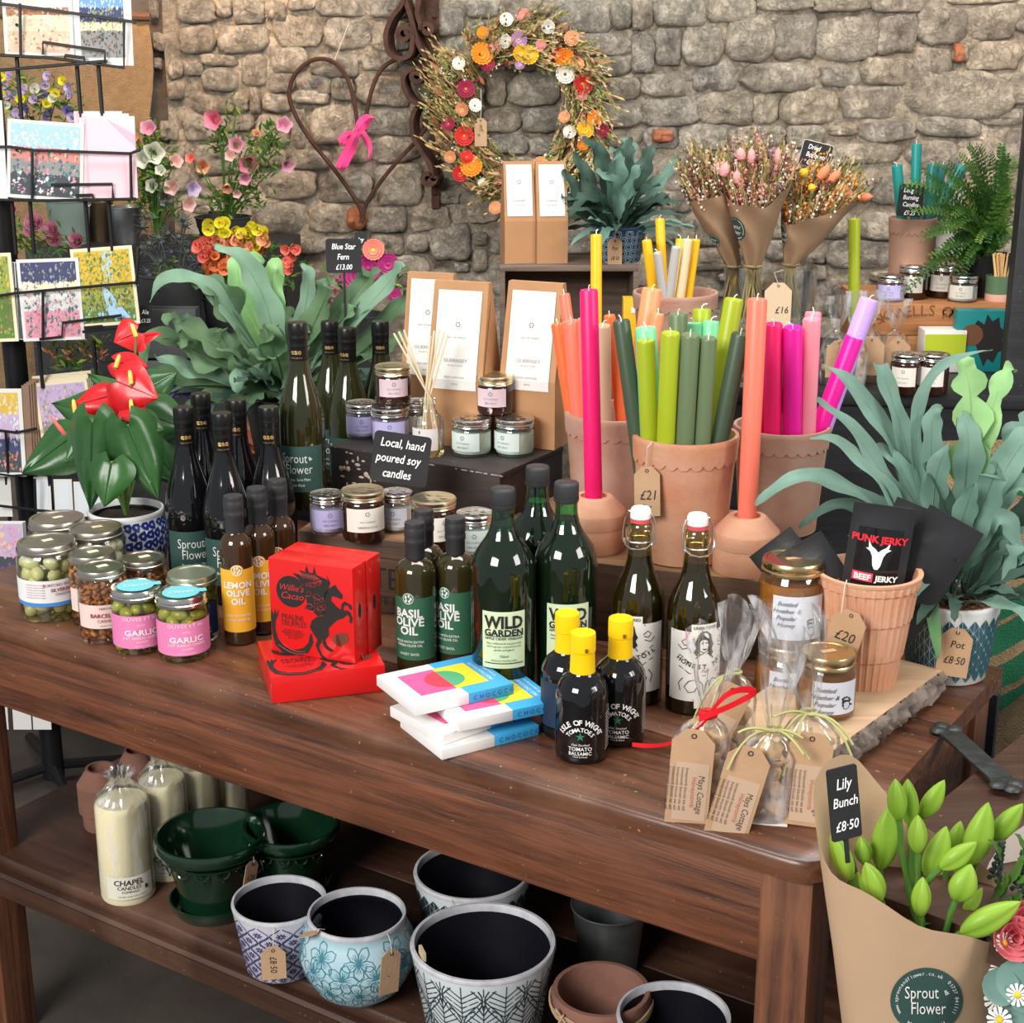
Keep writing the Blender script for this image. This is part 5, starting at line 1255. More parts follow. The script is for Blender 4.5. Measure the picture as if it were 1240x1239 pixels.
q = pat(1078, 700, ry + .018); pouch('plain black pouch leaning right behind the printed one', (q.x, q.y, zb_ + .035), 0, .078, .172, face(rx, ry), R(27), -.05)
q = pat(1060, 700, ry + .034); pouch('plain black pouch furthest back, tilted right', (q.x, q.y, zb_ + .04), 0, .075, .165, face(rx, ry), R(20), -.12)
q = pat(1030, 705, ry - .004); pouch('black pouch leaning left over the honey jar lid', (q.x, q.y, zb_ + .05), 0, .074, .125, face(rx, ry), R(-35), 0, partial=True)
q = pat(1022, 705, ry + .022); pouch('black pouch leaning left at the back over the gold lid', (q.x, q.y, zb_ + .03), 0, .07, .15, face(rx, ry), R(-42), -.1)
# ------------------------------------------------------------------ leaves
from mathutils.bvhtree import BVHTree
def leafmat(name, c1, c2, rough=.5, spec=.4, sc_=14, tr=.15):
 if name in MATS: return MATS[name]
 m = mat(name, c1, rough, spec=spec, var=.3, vscale=sc_, col2=c2, bump=.12, bscale=60)
 nt = m.node_tree; N = nt.nodes; L = nt.links; b = N['Principled BSDF']; out = N['Material Output']
 tl_ = N.new('ShaderNodeBsdfTranslucent'); mx = N.new('ShaderNodeMixShader'); mx.inputs[0].default_value = tr
 tl_.inputs[0].default_value = tuple(min(1, v * 1.6) for v in c1) + (1,)
 L.new(b.outputs[0], mx.inputs[1]); L.new(tl_.outputs[0], mx.inputs[2]); L.new(mx.outputs[0], out.inputs[0]); return m
FERN = leafmat('blue_green_frond', (.20, .335, .265), (.11, .21, .165), .6)
FERNL = leafmat('light_green_frond', (.30, .52, .20), (.20, .42, .18), .5)
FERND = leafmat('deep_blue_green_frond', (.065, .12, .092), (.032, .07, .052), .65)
def bez(p0, p1, p2, t): return p0 * (1 - t) ** 2 + p1 * (2 * t * (1 - t)) + p2 * t * t
def frond_mb(p0, p1, p2, w_, lobed=0, seed=0, n=26, up=None, wav=.15, stem=.12, fold=.25, tipw=.0):
 'strap or lobed frond along a curve; two half blades folded on a midrib, wavy edges'
 b = MB(); rr = random.Random(seed); ph = rr.uniform(0, 6); up = up or Vector((0, -.55, .85))
 rows = []
 for i in range(n + 1):
  t = i / n; p = bez(p0, p1, p2, t); tg = (bez(p0, p1, p2, min(1, t + .02)) - bez(p0, p1, p2, max(0, t - .02))).normalized()
  side = tg.cross(up)
  if side.length < .1: side = tg.cross(Vector((1, 0, 0)))
  side.normalize(); nn = side.cross(tg).normalized()
  if t < stem: w = w_ * .05
  else:
   q = (t - stem) / (1 - stem)
   w = w_ * .60 * (math.sin(PI * min(1, q * .96 + .04)) ** .5) * (1 - .25 * q)
   w = max(w, w_ * .04)
   w *= 1 + (0 if lobed else .13) * math.sin(q * PI * 8 + ph)
   if lobed: w *= lerp(1, .22 + .95 * abs(math.sin(q * PI * lobed)) ** .7, .95)
  row = []
  for k in (-1, -.5, 0, .5, 1):
   wv = wav * w_ * math.sin(t * 17 + ph + (1.5 if k > 0 else 0)) * abs(k) ** 1.5
   row.append(p + side * (w * k) + nn * (fold * w * abs(k) + wv))
  rows.append(row)
 b.grid(rows)
 rb = [bez(p0, p1, p2, i / 10) - Vector((0, 0, .0004)) for i in range(11)]
 b.tube(rb, [max(.0004, .0022 * (1 - i / 11) * w_ / .03) for i in range(11)], 4)
 return b
def fern_leaf(par, p0, p1, p2, w_, m, lobed=0, seed=0, **k):
 return frond_mb(p0, p1, p2, w_, lobed, seed, **k).build('frond', m, par, angle=75)
def P(px, py, Y): return atY(px, py, Y)
def hero_fronds(par, base, lst, Y0):
 for i, (mx, my, tx, ty, wpx, lob, dY, m) in enumerate(lst):
  Yt = Y0 + dY; p0 = Vector(base) + Vector((random.uniform(-.02, .02), random.uniform(-.015, .015), 0))
  p2 = P(tx, ty, Yt); md = P(mx, my, (Yt + base[1]) / 2); p1 = md * 2 - (p0 + p2) * .5
  fern_leaf(par, p0, p1, p2, wpx / FOC * Y0, m, lob, i)
def random_fronds(par, base, n, L0, L1, w0, w1, mats_, seed, zup=(.1, 1.0), lobp=.3, front=0, spread=1):
 rr = random.Random(seed)
 for i in range(n):
  a = rr.uniform(0, 2 * PI); el = rr.uniform(*zup); L_ = rr.uniform(L0, L1)
  d = Vector((math.cos(a) * spread, math.sin(a) * .8, el)).normalized(); p0 = Vector(base) + Vector((d.x, d.y, 0)) * .025
  p1 = p0 + d * L_ * .55 + Vector((0, 0, L_ * .12)); p2 = p0 + d * L_ - Vector((0, 0, L_ * rr.uniform(.0, .35)))
  fern_leaf(par, p0, p1, p2, rr.uniform(w0, w1), rr.choice(mats_), rr.choice([5, 6, 7]) if rr.random() < lobp else 0, seed * 50 + i, n=16)
# ------------------------------------------------------------------ diamond patterned pot with blue star fern, right
RK = [.06]
def ribbon_on(b, pts, f, w_=.0008):
 'flat printed stroke following (u,v) points mapped by f'
 m_ = len(pts); rows = [[], []]
 for i in range(m_):
  p, q = pts[max(i - 1, 0)], pts[min(i + 1, m_ - 1)]; dx, dz = (q[0] - p[0]) * RK[0], q[1] - p[1]; l = math.hypot(dx, dz) or 1
  for k, s in ((0, 1), (1, -1)): rows[k].append(f(pts[i][0] - s * dz / l * w_ / RK[0], pts[i][1] + s * dx / l * w_))
 b.grid(rows)
def print_pot(name, label, x, y, z, prof, base_m, print_m, drawer, H_, Rr, rimm, inner, rz=None, group=None, soil=None):
 t = thing(name, label, 'pot', (x, y, z), face(x, y) if rz is None else rz, group)
 def rad(zz):
  for (r0, z0), (r1, z1) in zip(prof, prof[1:]):
   if z0 <= zz <= z1: return lerp(r0, r1, (zz - z0) / max(1e-6, z1 - z0))
  return prof[-1][0]
 b = MB(); b.lathe([(0, .001)] + prof, 56, cap=False); o = b.build('pot_body', base_m, t, angle=60)
 rt = prof[-1][0]; zt = prof[-1][1]
 b = MB(); b.lathe([(rt, zt - .0005), (rt * 1.012, zt + .003), (rt * .995, zt + .0065), (rt * .95, zt + .0065), (rt * .935, zt + .003), (rt * .93, zt - .004)], 56, cap=False); b.build('rim', rimm, t, angle=60)
 b = MB(); b.lathe([(rt * .93, zt - .004)] + [(r * .93, z_) for r, z_ in reversed(prof[:-1]) if z_ > .012] + [(prof[0][0] * .92, .010), (0, .010)], 56, cap=False); b.build('inside', inner, t, angle=60)
 b = MB(); f = lambda u_, v: ((rad(v) + .0006) * math.sin(u_), -(rad(v) + .0006) * math.cos(u_), v)
 RK[0] = rt; drawer(b, f, rad, H_); b.build('printed_pattern', print_m, o, smooth=False)
 if soil:
  b = MB(); rows = []
  for j in range(6):
   r = rt * .92 * j / 5; rows.append([(r * math.cos(k * PI / 12), r * math.sin(k * PI / 12), soil + .004 * noise.noise(Vector((r * 60 * math.cos(k * PI / 12), r * 60 * math.sin(k * PI / 12), 1)))) for k in range(24)])
  b.grid(rows, wrap=True); b.build('soil', SOIL, t)
 return t
def draw_diamonds(n, rows, w0=.62):
 def d(b, f, rad, H_):
  h = (H_ - .012) / rows / 1.02
  for j in range(rows * 2 - 1):
   zc = .006 + h * (j / 2 + .5); r_ = rad(zc); hw = PI / n
   for i in range(n):
    a = 2 * PI * (i + (j % 2) * .5) / n - PI
    for s in (-1, 1):
     pts = []
     for k in range(7):
      t = k / 6; pts.append((a + s * hw * .84 * (1 - abs(2 * t - 1)) ** .85, zc - h * .46 + h * .92 * t))
     b.grid([[f(a + s * hw * .07, p[1]) for p in pts], [f(p[0], p[1]) for p in pts]])
    pass
 return d
WGL = mat('white_glazed_ceramic', (.80, .82, .82), .25, coat=.4)
TEALP = mat('teal_print', (.03, .13, .17), .35)
DKIN = mat('dark_inside_glaze', (.006, .006, .010), .35)
x, y, r, h = fit(1147, 829, 106, 722, ZT)
x, y = on(1153, 720, ZT + .115)[:2]
fp = print_pot('planter', 'white planter with teal diamond leaf print holding a blue star fern, at right', x, y, ZT, [(.050, 0), (.054, .003), (.066, .108)], WGL, TEALP, draw_diamonds(24, 5), .108, .066, WGL, DKIN)
PLACED.append((x, y, .068, ZT, .12))
b = MB(); b.lathe([(.045, .03), (.052, .103), (.056, .104), (.056, .110), (.050, .110), (.048, .100), (0, .100)], 30, cap=False); b.build('inner_pot', TERRA, fp)
tagboard('price_tag', fp, mv(.012, -.0745, .094) @ rotz(.1) @ rotx(-.1) @ roty(.09), .042, .067, [('Pot', .014, .002, -.022, .95), ('£8·50', .015, .001, -.044, .8)], string=[(.010, -.060, .116), (.011, -.070, .112), (.012, -.0765, .088)])
fern = thing('blue_star_fern', 'blue star fern with long wavy grey-green fronds in the teal diamond planter', 'plant', (x, y, ZT + .1005))
BR = Vector((0, 0, 0))
def rel(par, fn):
 'build children in world coordinates, then hang them on a parent that is moved'
 before = set(bpy.data.objects); fn(); M_ = Matrix.Translation(-Vector(par.location))
 seen = set()
 for o in set(bpy.data.objects) - before:
  a = o
  while a.parent and a.parent != par: a = a.parent
  if a.parent == par and o.type == 'MESH' and o.data.name not in seen: seen.add(o.data.name); o.data.transform(M_)
random.seed(8)
def f_():
 base = (x, y + .0, ZT + .105)
 hero_fronds(fern, base, [
     (1085, 545, 995, 440, 30, 0, .06, FERN), (1070, 575, 990, 482, 27, 0, -.02, FERN), (1062, 580, 980, 530, 24, 0, -.05, FERN), (1025, 590, 915, 612, 26, 0, -.06, FERN),
     (1110, 505, 1202, 424, 15, 0, .05, FERN), (1128, 548, 1140, 497, 26, 0, .02, FERN), (1175, 520, 1156, 432, 46, 5, .08, FERNL), (1130, 605, 1152, 538, 30, 0, -.04, FERN),
     (1190, 610, 1208, 560, 38, 0, -.06, FERN), (1172, 560, 1160, 505, 34, 0, .04, FERN), (1205, 630, 1242, 700, 30, 0, -.03, FERN), (1195, 655, 1250, 645, 28, 0, .0, FERN), (1218, 560, 1250, 500, 40, 4, .07, FERN),
     (1050, 620, 968, 640, 20, 0, -.02, FERND), (1235, 540, 1262, 580, 36, 0, .04, FERN), (1200, 500, 1230, 450, 26, 4, .1, FERNL), (1215, 600, 1262, 612, 30, 0, .0, FERN), (1100, 585, 1058, 545, 26, 0, .02, FERN), (1150, 630, 1120, 560, 28, 0, -.03, FERND),
     (1162, 640, 1180, 585, 30, 0, -.05, FERN), (1100, 640, 1050, 600, 22, 0, .04, FERND), (1225, 660, 1212, 712, 22, 4, -.05, FERN), (1085, 500, 1062, 445, 24, 0, .08, FERN)], y)
 p0 = Vector(base); p2 = P(1136, 798, y - .10); fern_leaf(fern, p0, P(1105, 585, y - .085), p2, .031, leafmat('fresh_green_frond', (.20, .42, .16), (.12, .28, .14)), 0, 5, wav=.05)
 random_fronds(fern, (x, y + .01, ZT + .108), 26, .10, .22, .014, .026, [FERN, FERND], 3, (.15, 1.3), .15)
 b = MB(); rr = random.Random(4)
 for k in range(60):
  a = rr.uniform(0, 2 * PI); r = rr.uniform(.0, .045); q = (x + r * math.cos(a), y + r * math.sin(a), ZT + .103)
  b.tube([q, (q[0] + rr.uniform(-.02, .02), q[1] + rr.uniform(-.02, .02), q[2] + rr.uniform(.004, .018)), (q[0] + rr.uniform(-.03, .03), q[1] + rr.uniform(-.03, .03), q[2] + rr.uniform(.0, .02))], .0011, 4)
 b.build('rhizomes', mat('brown_rhizome', (.13, .075, .035), .9), fern)['kind'] = 'stuff'
rel(fern, f_)
# ------------------------------------------------------------------ cellophane bags
BISC = mat('honeycomb_biscuit', (.75, .50, .28), .8, var=.55, vscale=40, bump=.8, bscale=70)
REDRB = mat('red_ribbon', (.72, .01, .02), .35)
RAF = mat('green_raffia', (.42, .42, .16), .7)
def cello_bag(label, px, pyb, w_, body, flare, fl_dx, fl_w, neck_dx, tagT, ribbon, seed, zz=ZT, d_=.6):
 p = on(px, pyb, zz); rr = random.Random(seed); rd = w_ / 2 * d_
 p = p + Vector((p.x, p.y, 0)).normalized() * rd
 t = thing('biscuit_bag', label, 'bag', (p.x, p.y, zz), face(p.x, p.y), 'cellophane bags of biscuits')
 n = 40
 def ring(z, wx, wy, cx, pl, ex=3.5, ph=0, zj=0):
  row = []
  for i in range(n):
   a = 2 * PI * i / n; c, s = math.cos(a), math.sin(a); q = (abs(c) ** ex + abs(s) ** ex) ** (-1 / ex)
   k = 1 + pl * math.sin(a * 9 + ph + z * 30) + pl * .6 * noise.noise(Vector((c * 3, s * 3, z * 40 + seed)))
   row.append((cx + q * c * wx * k, q * s * wy * k, z + zj * math.sin(a * 3 + seed)))
  return row
 rows = [ring(.001, w_ / 2 * .9, rd * .9, 0, .02), ring(.008, w_ / 2, rd, 0, .02)]
 for k in range(1, 7): rows.append(ring(body * k / 8, w_ / 2 * (1 + .03 * math.sin(k)), rd, neck_dx * k / 16, .03))
 rows.append(ring(body * .9, w_ * .34, rd * .7, neck_dx * .7, .10, 2.4)); rows.append(ring(body, w_ * .11, w_ * .09, neck_dx, .22, 2)); rows.append(ring(body + .008, w_ * .10, w_ * .085, neck_dx, .25, 2))
 for k in range(1, 6):
  q = k / 5; rows.append(ring(body + .008 + flare * q, lerp(w_ * .12, fl_w / 2, q ** .8), lerp(w_ * .10, fl_w * .20, q), neck_dx + fl_dx * q, .22, 2, ph=q, zj=.010 * q))
 b = MB(); b.grid(rows, wrap=True); b.build('cellophane', CELLO, t, angle=70)
 b = MB()
 for k in range(16):
  c = (rr.uniform(-.55, .55) * w_ / 2 + neck_dx * .2, rr.uniform(-.4, .4) * rd, .012 + (k / 16) * (body * .72))
  b.T = mv(*c) @ Matrix.Rotation(rr.uniform(0, 6), 4, Vector((rr.random(), rr.random(), .2)).normalized())
  s = rr.uniform(.011, .017); m0 = len(b.v); b.ball((0, 0, 0), (s, s * .85, s * .7), 9, 7)
  for i in range(m0, len(b.v)):
   v = Vector(b.v[i]); v += (v - Vector(c)) * noise.noise(v * 120) * .8; b.v[i] = tuple(v)
 b.build('biscuit_pieces', BISC, t, angle=80)['kind'] = 'stuff'
 b = MB(); b.box((0, 0, .0012), (w_ * .95, rd * 1.9, .0012)); b.build('base_card', WHITEP, t, smooth=False)
 T = tagT @ Matrix.Scale(1.2, 4)
 txt = [('Mays Cottage', .0085, .011, -.062, .8, -PI / 2)] + [('honeycomb biscuits sea salt', .0042, -.003 - k * .0042, -.058, .9, -PI / 2) for k in range(5)]
 o = tagboard('label_tag', t, T, .040, .092, txt, chamfer=.30)
 b = MB(); b.T = T; b.grid([[(-.014, -.0004, -.088), (.017, -.0004, -.088)], [(-.014, -.0004, -.032), (.017, -.0004, -.032)]]); b.build('paper_label', mat('tan_label', (.52, .36, .25), .7), o, smooth=False)
 b = MB(); b.T = T; b.text('Honeycomb', .006, .004, -.060, rot=-PI / 2, y=-.001); b.build('red_lettering', mat('rust_ink', (.5, .12, .08), .7), o, smooth=False)
 b = MB(); zc = body + .003
 if ribbon == 'red':
  b.tube([(neck_dx + w_ * .13 * math.cos(k * PI / 6), w_ * .11 * math.sin(k * PI / 6), zc) for k in range(12)], .003, 6, closed=True, flat=1.6)
  def rbn(pts, wd=.006):
   rws = []
   for i in range(13):
    q = bez(*[Vector(v) for v in pts], i / 12); rws.append([q + Vector((0, 0, -wd / 2)), q + Vector((0, -.001 * math.sin(i), wd / 2))])
   b.grid(rws)
  rbn([(neck_dx, -.012, zc), (.03, -.022, zc + .05), (.062, -.012, zc + .035)], .008); rbn([(.062, -.012, zc + .035), (.055, -.02, zc + .03), (.0, -.016, zc)], .008)
  rbn([(neck_dx, -.012, zc), (-.02, -.03, zc - .035), (-.075, .01, zc - .048)], .005)
  b.build('red_ribbon', REDRB, t)
 else:
  b.tube([(neck_dx + w_ * .13 * math.cos(k * PI / 6), w_ * .11 * math.sin(k * PI / 6), zc) for k in range(12)], .002, 5, closed=True)
  for k in range(5):
   e = (neck_dx + rr.choice([-1, 1]) * rr.uniform(.02, .05), -.02 - .005 * k, zc + rr.uniform(-.07, .01)); b.tube([bez(Vector((neck_dx, -.010, zc)), Vector((e[0] * .5, -.025, zc + .015)), Vector(e), i / 6) for i in range(7)], .0016, 4)
  b.build('raffia_tie', RAF, t)
 return t
cello_bag('biscuit bag tied with red ribbon, leftmost, brown tag hanging', 842, 985, .066, .112, .095, .008, .062, .010, mv(-.004, -.030, .108) @ roty(.06) @ rotx(-.13), 'red', 1)
cello_bag('biscuit bag standing behind the red ribboned one, flared top', 880, 935, .060, .120, .080, .006, .055, .004, mv(.006, -.028, .118) @ roty(.42) @ rotx(-.12), 'raffia', 2)
cello_bag('biscuit bag with green raffia tie, tilted brown tag, front centre', 920, 1000, .064, .108, .110, .006, .050, .010, mv(-.012, -.030, .100) @ roty(.24) @ rotx(-.10), 'raffia', 3)
cello_bag('biscuit bag tied with raffia beside the lily bouquet, rightmost', 978, 992, .066, .120, .120, -.030, .075, -.006, mv(.000, -.032, .112) @ roty(.04) @ rotx(-.08), 'raffia', 4)
# ------------------------------------------------------------------ lily bouquet in kraft paper
PAPER = mat('kraft_wrapping_paper', (.56, .375, .235), .75, var=.10, vscale=9, bump=.2, bscale=25)
LILY = leafmat('lily_bud_green', (.33, .52, .06), (.19, .36, .03), .4, sc_=9)
LSTEM = leafmat('lily_stem_green', (.10, .24, .04), (.07, .17, .03), .5)
def sheet_from(rim, bot, mid=8, pw=.9):
 rows = []
 for j in range(mid + 1):
  t = j / mid; rows.append([b_.lerp(r, t ** pw) for b_, r in zip(bot, rim)])
 return rows
def smooth_loop(pts, k=4):
 n = len(pts); out = []
 for i in range(n):
  p0, p1, p2, p3 = pts[i - 1], pts[i], pts[(i + 1) % n], pts[(i + 2) % n]
  for j in range(k):
   t = j / k; out.append(.5 * ((2 * p1) + (p2 - p0) * t + (2 * p0 - 5 * p1 + 4 * p2 - p3) * t * t + (3 * p1 - p0 - 3 * p2 + p3) * t ** 3))
 return out
rimpx = [(986, 947, 1.41), (999, 1045, 1.36), (1043, 1079, 1.325), (1111, 1117, 1.31), (1180, 1139, 1.33), (1212, 1130, 1.37), (1217, 1075, 1.43), (1135, 1010, 1.47), (1075, 965, 1.485), (1030, 913, 1.47)]
rim = smooth_loop([P(a, b_, c) for a, b_, c in rimpx])
ctr = P(1108, 1420, 1.41)
n = len(rim); bot = []
for i in range(n):
 r = rim[i]; mid_ = sum(rim, Vector()) / n; a = math.atan2(r.y - mid_.y, r.x - mid_.x); bot.append(ctr + Vector((math.cos(a) * .058, math.sin(a) * .058, 0)))
bq = thing('lily_bouquet', 'bunch of green lily buds wrapped in brown kraft paper in front of the table corner', 'bouquet', tuple(ctr))
rows = sheet_from(rim, bot, 10)
rows = [[p + Vector((0, -.003 * math.sin(i * .7) * (j / 10), .002 * math.sin(i * 1.1 + j))) for i, p in enumerate(r)] for j, r in enumerate(rows)]
paper = MB().grid(rows, wrap=True); BV = BVHTree.FromPolygons([Vector(v) for v in paper.v], paper.f)
LASTD = [1.5]
def decal(px, py, bv=None, off=.0012):
 d = ray(px, py).normalized(); o_ = Vector((0, 0, EYE)); h = (bv or BV).ray_cast(o_, d)
 if h[0] is not None: LASTD[0] = h[3]; q = h[0]
 else: q = (bv or BV).find_nearest(o_ + d * LASTD[0])[0]
 return tuple(q - d * off)
def f_():
 po = paper.build('paper_wrap', PAPER, bq, angle=60)
 b = MB(); cx, cy, rx_, ry_ = 1122, 1212, 44, 40
 b.grid([[decal(cx + q * rx_ * math.cos(a), cy + q * ry_ * math.sin(a), off=.0015) for a in [k * PI / 20 for k in range(40)]] for q in (1, .8, .6, .4, .2, .02)], wrap=True); b.build('round_sticker', mat('dark_green_sticker', (.035, .085, .075), .6), bq, smooth=False)
 b = MB(); g = lambda x, y, z: decal(cx + x, cy - z, off=.0030)
 b.text('Sprout', 21, -6, 10, fn=g, sx=.72); b.text('Flower', 21, 2, -9, fn=g, sx=.72); b.text('&', 9, 24, 10, fn=g, rot=.5)
 s = 'www.sproutandflower.co.uk  01737 841111'
 for i, ch in enumerate(s):
  a = R(205) - R(230) * i / (len(s) - 1)
  b.text(ch, 6.5, 37 * math.cos(a), 33 * math.sin(a), fn=g, rot=a - PI / 2)
 for i, ch in enumerate('Mersham RH1'):
  a = R(235) + R(70) * i / 10; b.text(ch, 6.5, 37 * math.cos(a), 33 * math.sin(a), fn=g, rot=a + PI / 2)
 b.build('sticker_lettering', WHITEINK, bq, smooth=False)
 def zc(X, Y_): return 920 + .2735 * X, 900 + .2735 * Y_
 core = P(1118, 1250, 1.40)
 for i, (tx, ty, bx, by, w_, Yd) in enumerate([(600, 158, 618, 345, 84, 1.40), (655, 158, 668, 370, 84, 1.43), (818, 163, 712, 332, 84, 1.45), (1012, 262, 925, 545, 122, 1.42), (1166, 268, 1020, 430, 94, 1.44), (700, 318, 700, 492, 84, 1.38),
  (962, 438, 795, 556, 92, 1.37), (826, 368, 742, 602, 112, 1.40), (572, 278, 535, 562, 118, 1.43), (318, 398, 405, 612, 92, 1.385), (448, 415, 470, 540, 76, 1.41), (468, 528, 538, 702, 96, 1.365), (722, 593, 712, 772, 86, 1.355),
  (935, 535, 865, 700, 120, 1.36), (1156, 702, 882, 845, 122, 1.34), (890, 345, 850, 470, 70, 1.46), (262, 165, 312, 300, 62, 1.45), (432, 570, 455, 690, 70, 1.40), (985, 640, 900, 760, 60, 1.40)]):
  tp = P(*zc(tx, ty), Yd); bp_ = P(*zc(bx, by), Yd); L_ = (tp - bp_).length; r = w_ / 2 * .2735 / FOC * Yd * 1.12
  b = MB(); b.T = aim(bp_, tp); prof = []
  for k in range(15):
   q = k / 14; prof.append((max(.0004, r * (math.sin(PI * q ** .85) ** .75) * (1 if q < .6 else 1)), q * L_))
  b.lathe(prof, 24, cap=False, f=lambda a, z: 1 + .10 * abs(math.cos(a * 1.5)) ** 4 - .24 * abs(math.sin(a * 1.5)) ** 10); b.build('lily_bud', LILY, bq, angle=50)
  d = (bp_ - tp).normalized(); b = MB(); c1 = bp_ + d * .05
  b.tube([bez(bp_ + (tp - bp_) * .03, c1, core + Vector((random.uniform(-.02, .02), 0, 0)), k / 8) for k in range(9)], .0032, 7); b.build('stem', LSTEM, bq)
 for i in range(14):
  a = random.uniform(0, 6.28); q = core + Vector((random.uniform(-.05, .05), random.uniform(-.04, .03), .10)); e = q + Vector((math.cos(a) * .05, math.sin(a) * .03, random.uniform(.0, .05)))
  frond_mb(q, (q + e) / 2 + Vector((0, 0, .02)), e, .014, 0, i, n=8, wav=.05).build('leaf', LSTEM, bq)
rel(bq, f_)
p = P(1112, 1420, 1.41)
bk = thing('flower_bucket', 'dark bucket below the frame holding the lily bouquet', 'bucket', (p.x, p.y, 0))
b = MB(); b.lathe([(.07, 0), (.09, .46), (.094, .465), (.088, .465), (.068, .01), (0, .01)], 32, cap=False); b.build('bucket_body', mat('dark_zinc', (.05, .055, .06), .4, .6), bk)
b = MB(); b.tube([(.094 * math.cos(k * PI / 16), .094 * math.sin(k * PI / 16), .463) for k in range(32)], .003, 6, closed=True); b.build('rolled_rim', mat('dark_zinc'), bk)
chalk_sign('chalkboard sign reading Lily Bunch in front of the kraft paper peak', 1023, 973, 1.46, 41, 92, [('Lily', .21, 0, .28), ('Bunch', .19, .0, .03), ('£8·50', .19, 0, -.30)], -.15, R(-4), .35, stick=.03)
# ------------------------------------------------------------------ mixed posy at the lower right edge
pz = P(1262, 1300, 1.38); posy = thing('mixed_bouquet', 'mixed bouquet of daisies, pink roses and eucalyptus cut by the right edge', 'bouquet', tuple(pz))
WPET = mat('white_petal', (.85, .84, .80), .6); YC = mat('yellow_centre', (.80, .52, .03), .8); PRO = mat('pink_rose_petal', (.80, .22, .26), .55, sss=.1)
EUC = leafmat('eucalyptus_leaf', (.20, .34, .30), (.14, .26, .23), .55); VER = mat('dark_veronica', (.03, .06, .05), .8)
def daisy(par, c, r, nrm, m=WPET, mc=YC, n=12, name='daisy'):
 T = Vector(nrm).to_track_quat('Z', 'Y').to_matrix().to_4x4(); b = MB(); b.T = mv(*c) @ T
 up_ = r * (.08 if mc is YC else .35)
 for k in range(n):
  a = 2 * PI * k / n + r * 300; b.add([(r * .25 * math.cos(a - .2), r * .25 * math.sin(a - .2), 0), (r * .95 * math.cos(a - .17), r * .95 * math.sin(a - .17), up_), (r * 1.02 * math.cos(a), r * 1.02 * math.sin(a), up_ * .9), (r * .95 * math.cos(a + .17), r * .95 * math.sin(a + .17), up_), (r * .25 * math.cos(a + .2), r * .25 * math.sin(a + .2), 0)], [(0, 1, 2, 3, 4)])
 o = b.build(name, m, par, smooth=False)
 b = MB(); b.T = mv(*c) @ T; b.ball((0, 0, r * .08), (r * .32, r * .32, r * .22), 8, 6); b.build('flower_centre', mc, o)
 return o
def rose(par, c, r, nrm, m, name='rose', seed=0, layers=4):
 T = Vector(nrm).to_track_quat('Z', 'Y').to_matrix().to_4x4(); b = MB(); b.T = mv(*c) @ T
 for L_ in range(layers):
  k = 3 + L_; rr_ = r * (.25 + .75 * L_ / (layers - 1)) if layers > 1 else r
  for i in range(k):
   a0 = 2 * PI * i / k + L_ * .7 + seed; rows = []
   for j in range(4):
    q = j / 3; z = -r * .5 + q * r * (1.25 - .35 * L_ / layers); ro = rr_ * (.35 + .65 * math.sin(q * PI * .55)) * (1 + (.12 if j == 3 else 0))
    rows.append([(ro * math.cos(a0 + s), ro * math.sin(a0 + s), z - abs(s) * r * .15) for s in [(-1 + h_ / 2) * PI / k * 1.25 for h_ in range(5)]])
   b.grid(rows)
 return b.build(name, m, par, angle=80)
def f_():
 rr = random.Random(12)
 for (px, py, Y, r) in [(1202, 1118, 1.36, .011), (1216, 1142, 1.33, .011), (1212, 1172, 1.35, .012), (1228, 1160, 1.36, .010), (1206, 1212, 1.33, .013), (1224, 1232, 1.35, .012), (1232, 1205, 1.30, .011), (1210, 1235, 1.30, .012), (1205, 1150, 1.38, .009)]:
  daisy(posy, P(px, py, Y), r, (rr.uniform(-.4, .4), -1, rr.uniform(.2, .9)))
 rose(posy, P(1230, 1136, 1.33), .020, (-.2, -1, .5), PRO); rose(posy, P(1244, 1118, 1.34), .02, (-.2, -1, .6), PRO, seed=1)
 for (px, py, r) in [(1212, 1195, .018), (1228, 1188, .02), (1240, 1204, .018), (1232, 1222, .016)]:
  b = MB(); b.T = mv(*P(px, py, 1.31)) @ Vector((rr.uniform(-.3, .3), -1, .6)).to_track_quat('Z', 'Y').to_matrix().to_4x4(); b.lathe([(0, .001), (r * .6, .0), (r, .003)], 14, cap=False); b.build('eucalyptus_leaf', EUC, posy)
 for (px, py, px2, py2) in [(1214, 1020, 1204, 1066), (1240, 1030, 1232, 1080)]:
  b = MB(); a, c = P(px2, py2, 1.42), P(px, py, 1.42)
  for k in range(40):
   q = a.lerp(c, k / 39); an = k * 2.4; rad_ = .006 * (1 - k / 50); b.ball((q.x + rad_ * math.cos(an), q.y + rad_ * math.sin(an), q.z), .0026, 5, 4)
  b.build('flower_spike', VER, posy)['kind'] = 'stuff'
 for i in range(22):
  q = P(rr.uniform(1200, 1250), rr.uniform(1040, 1220), 1.41); e = q + Vector((rr.uniform(-.02, .02), -.01, rr.uniform(.01, .04)))
  b = frond_mb(q, (q + e) / 2 + Vector((.004, 0, .004)), e, .008, 0, i, n=6); b.build('leaf', LSTEM, posy)
 for i in range(12):
  a = P(rr.uniform(1205, 1248), rr.uniform(1050, 1200), 1.40); b = MB(); b.tube([a, (a + pz) / 2, pz], .0015, 5); b.build('stem', LSTEM, posy)
rel(posy, f_)
rim2 = smooth_loop([P(*q) for q in [(1190, 1065, 1.47), (1196, 1180, 1.40), (1220, 1260, 1.35), (1290, 1270, 1.34), (1320, 1150, 1.40), (1300, 1010, 1.50), (1240, 1000, 1.50)]])
c2 = P(1270, 1440, 1.42); bot2 = []
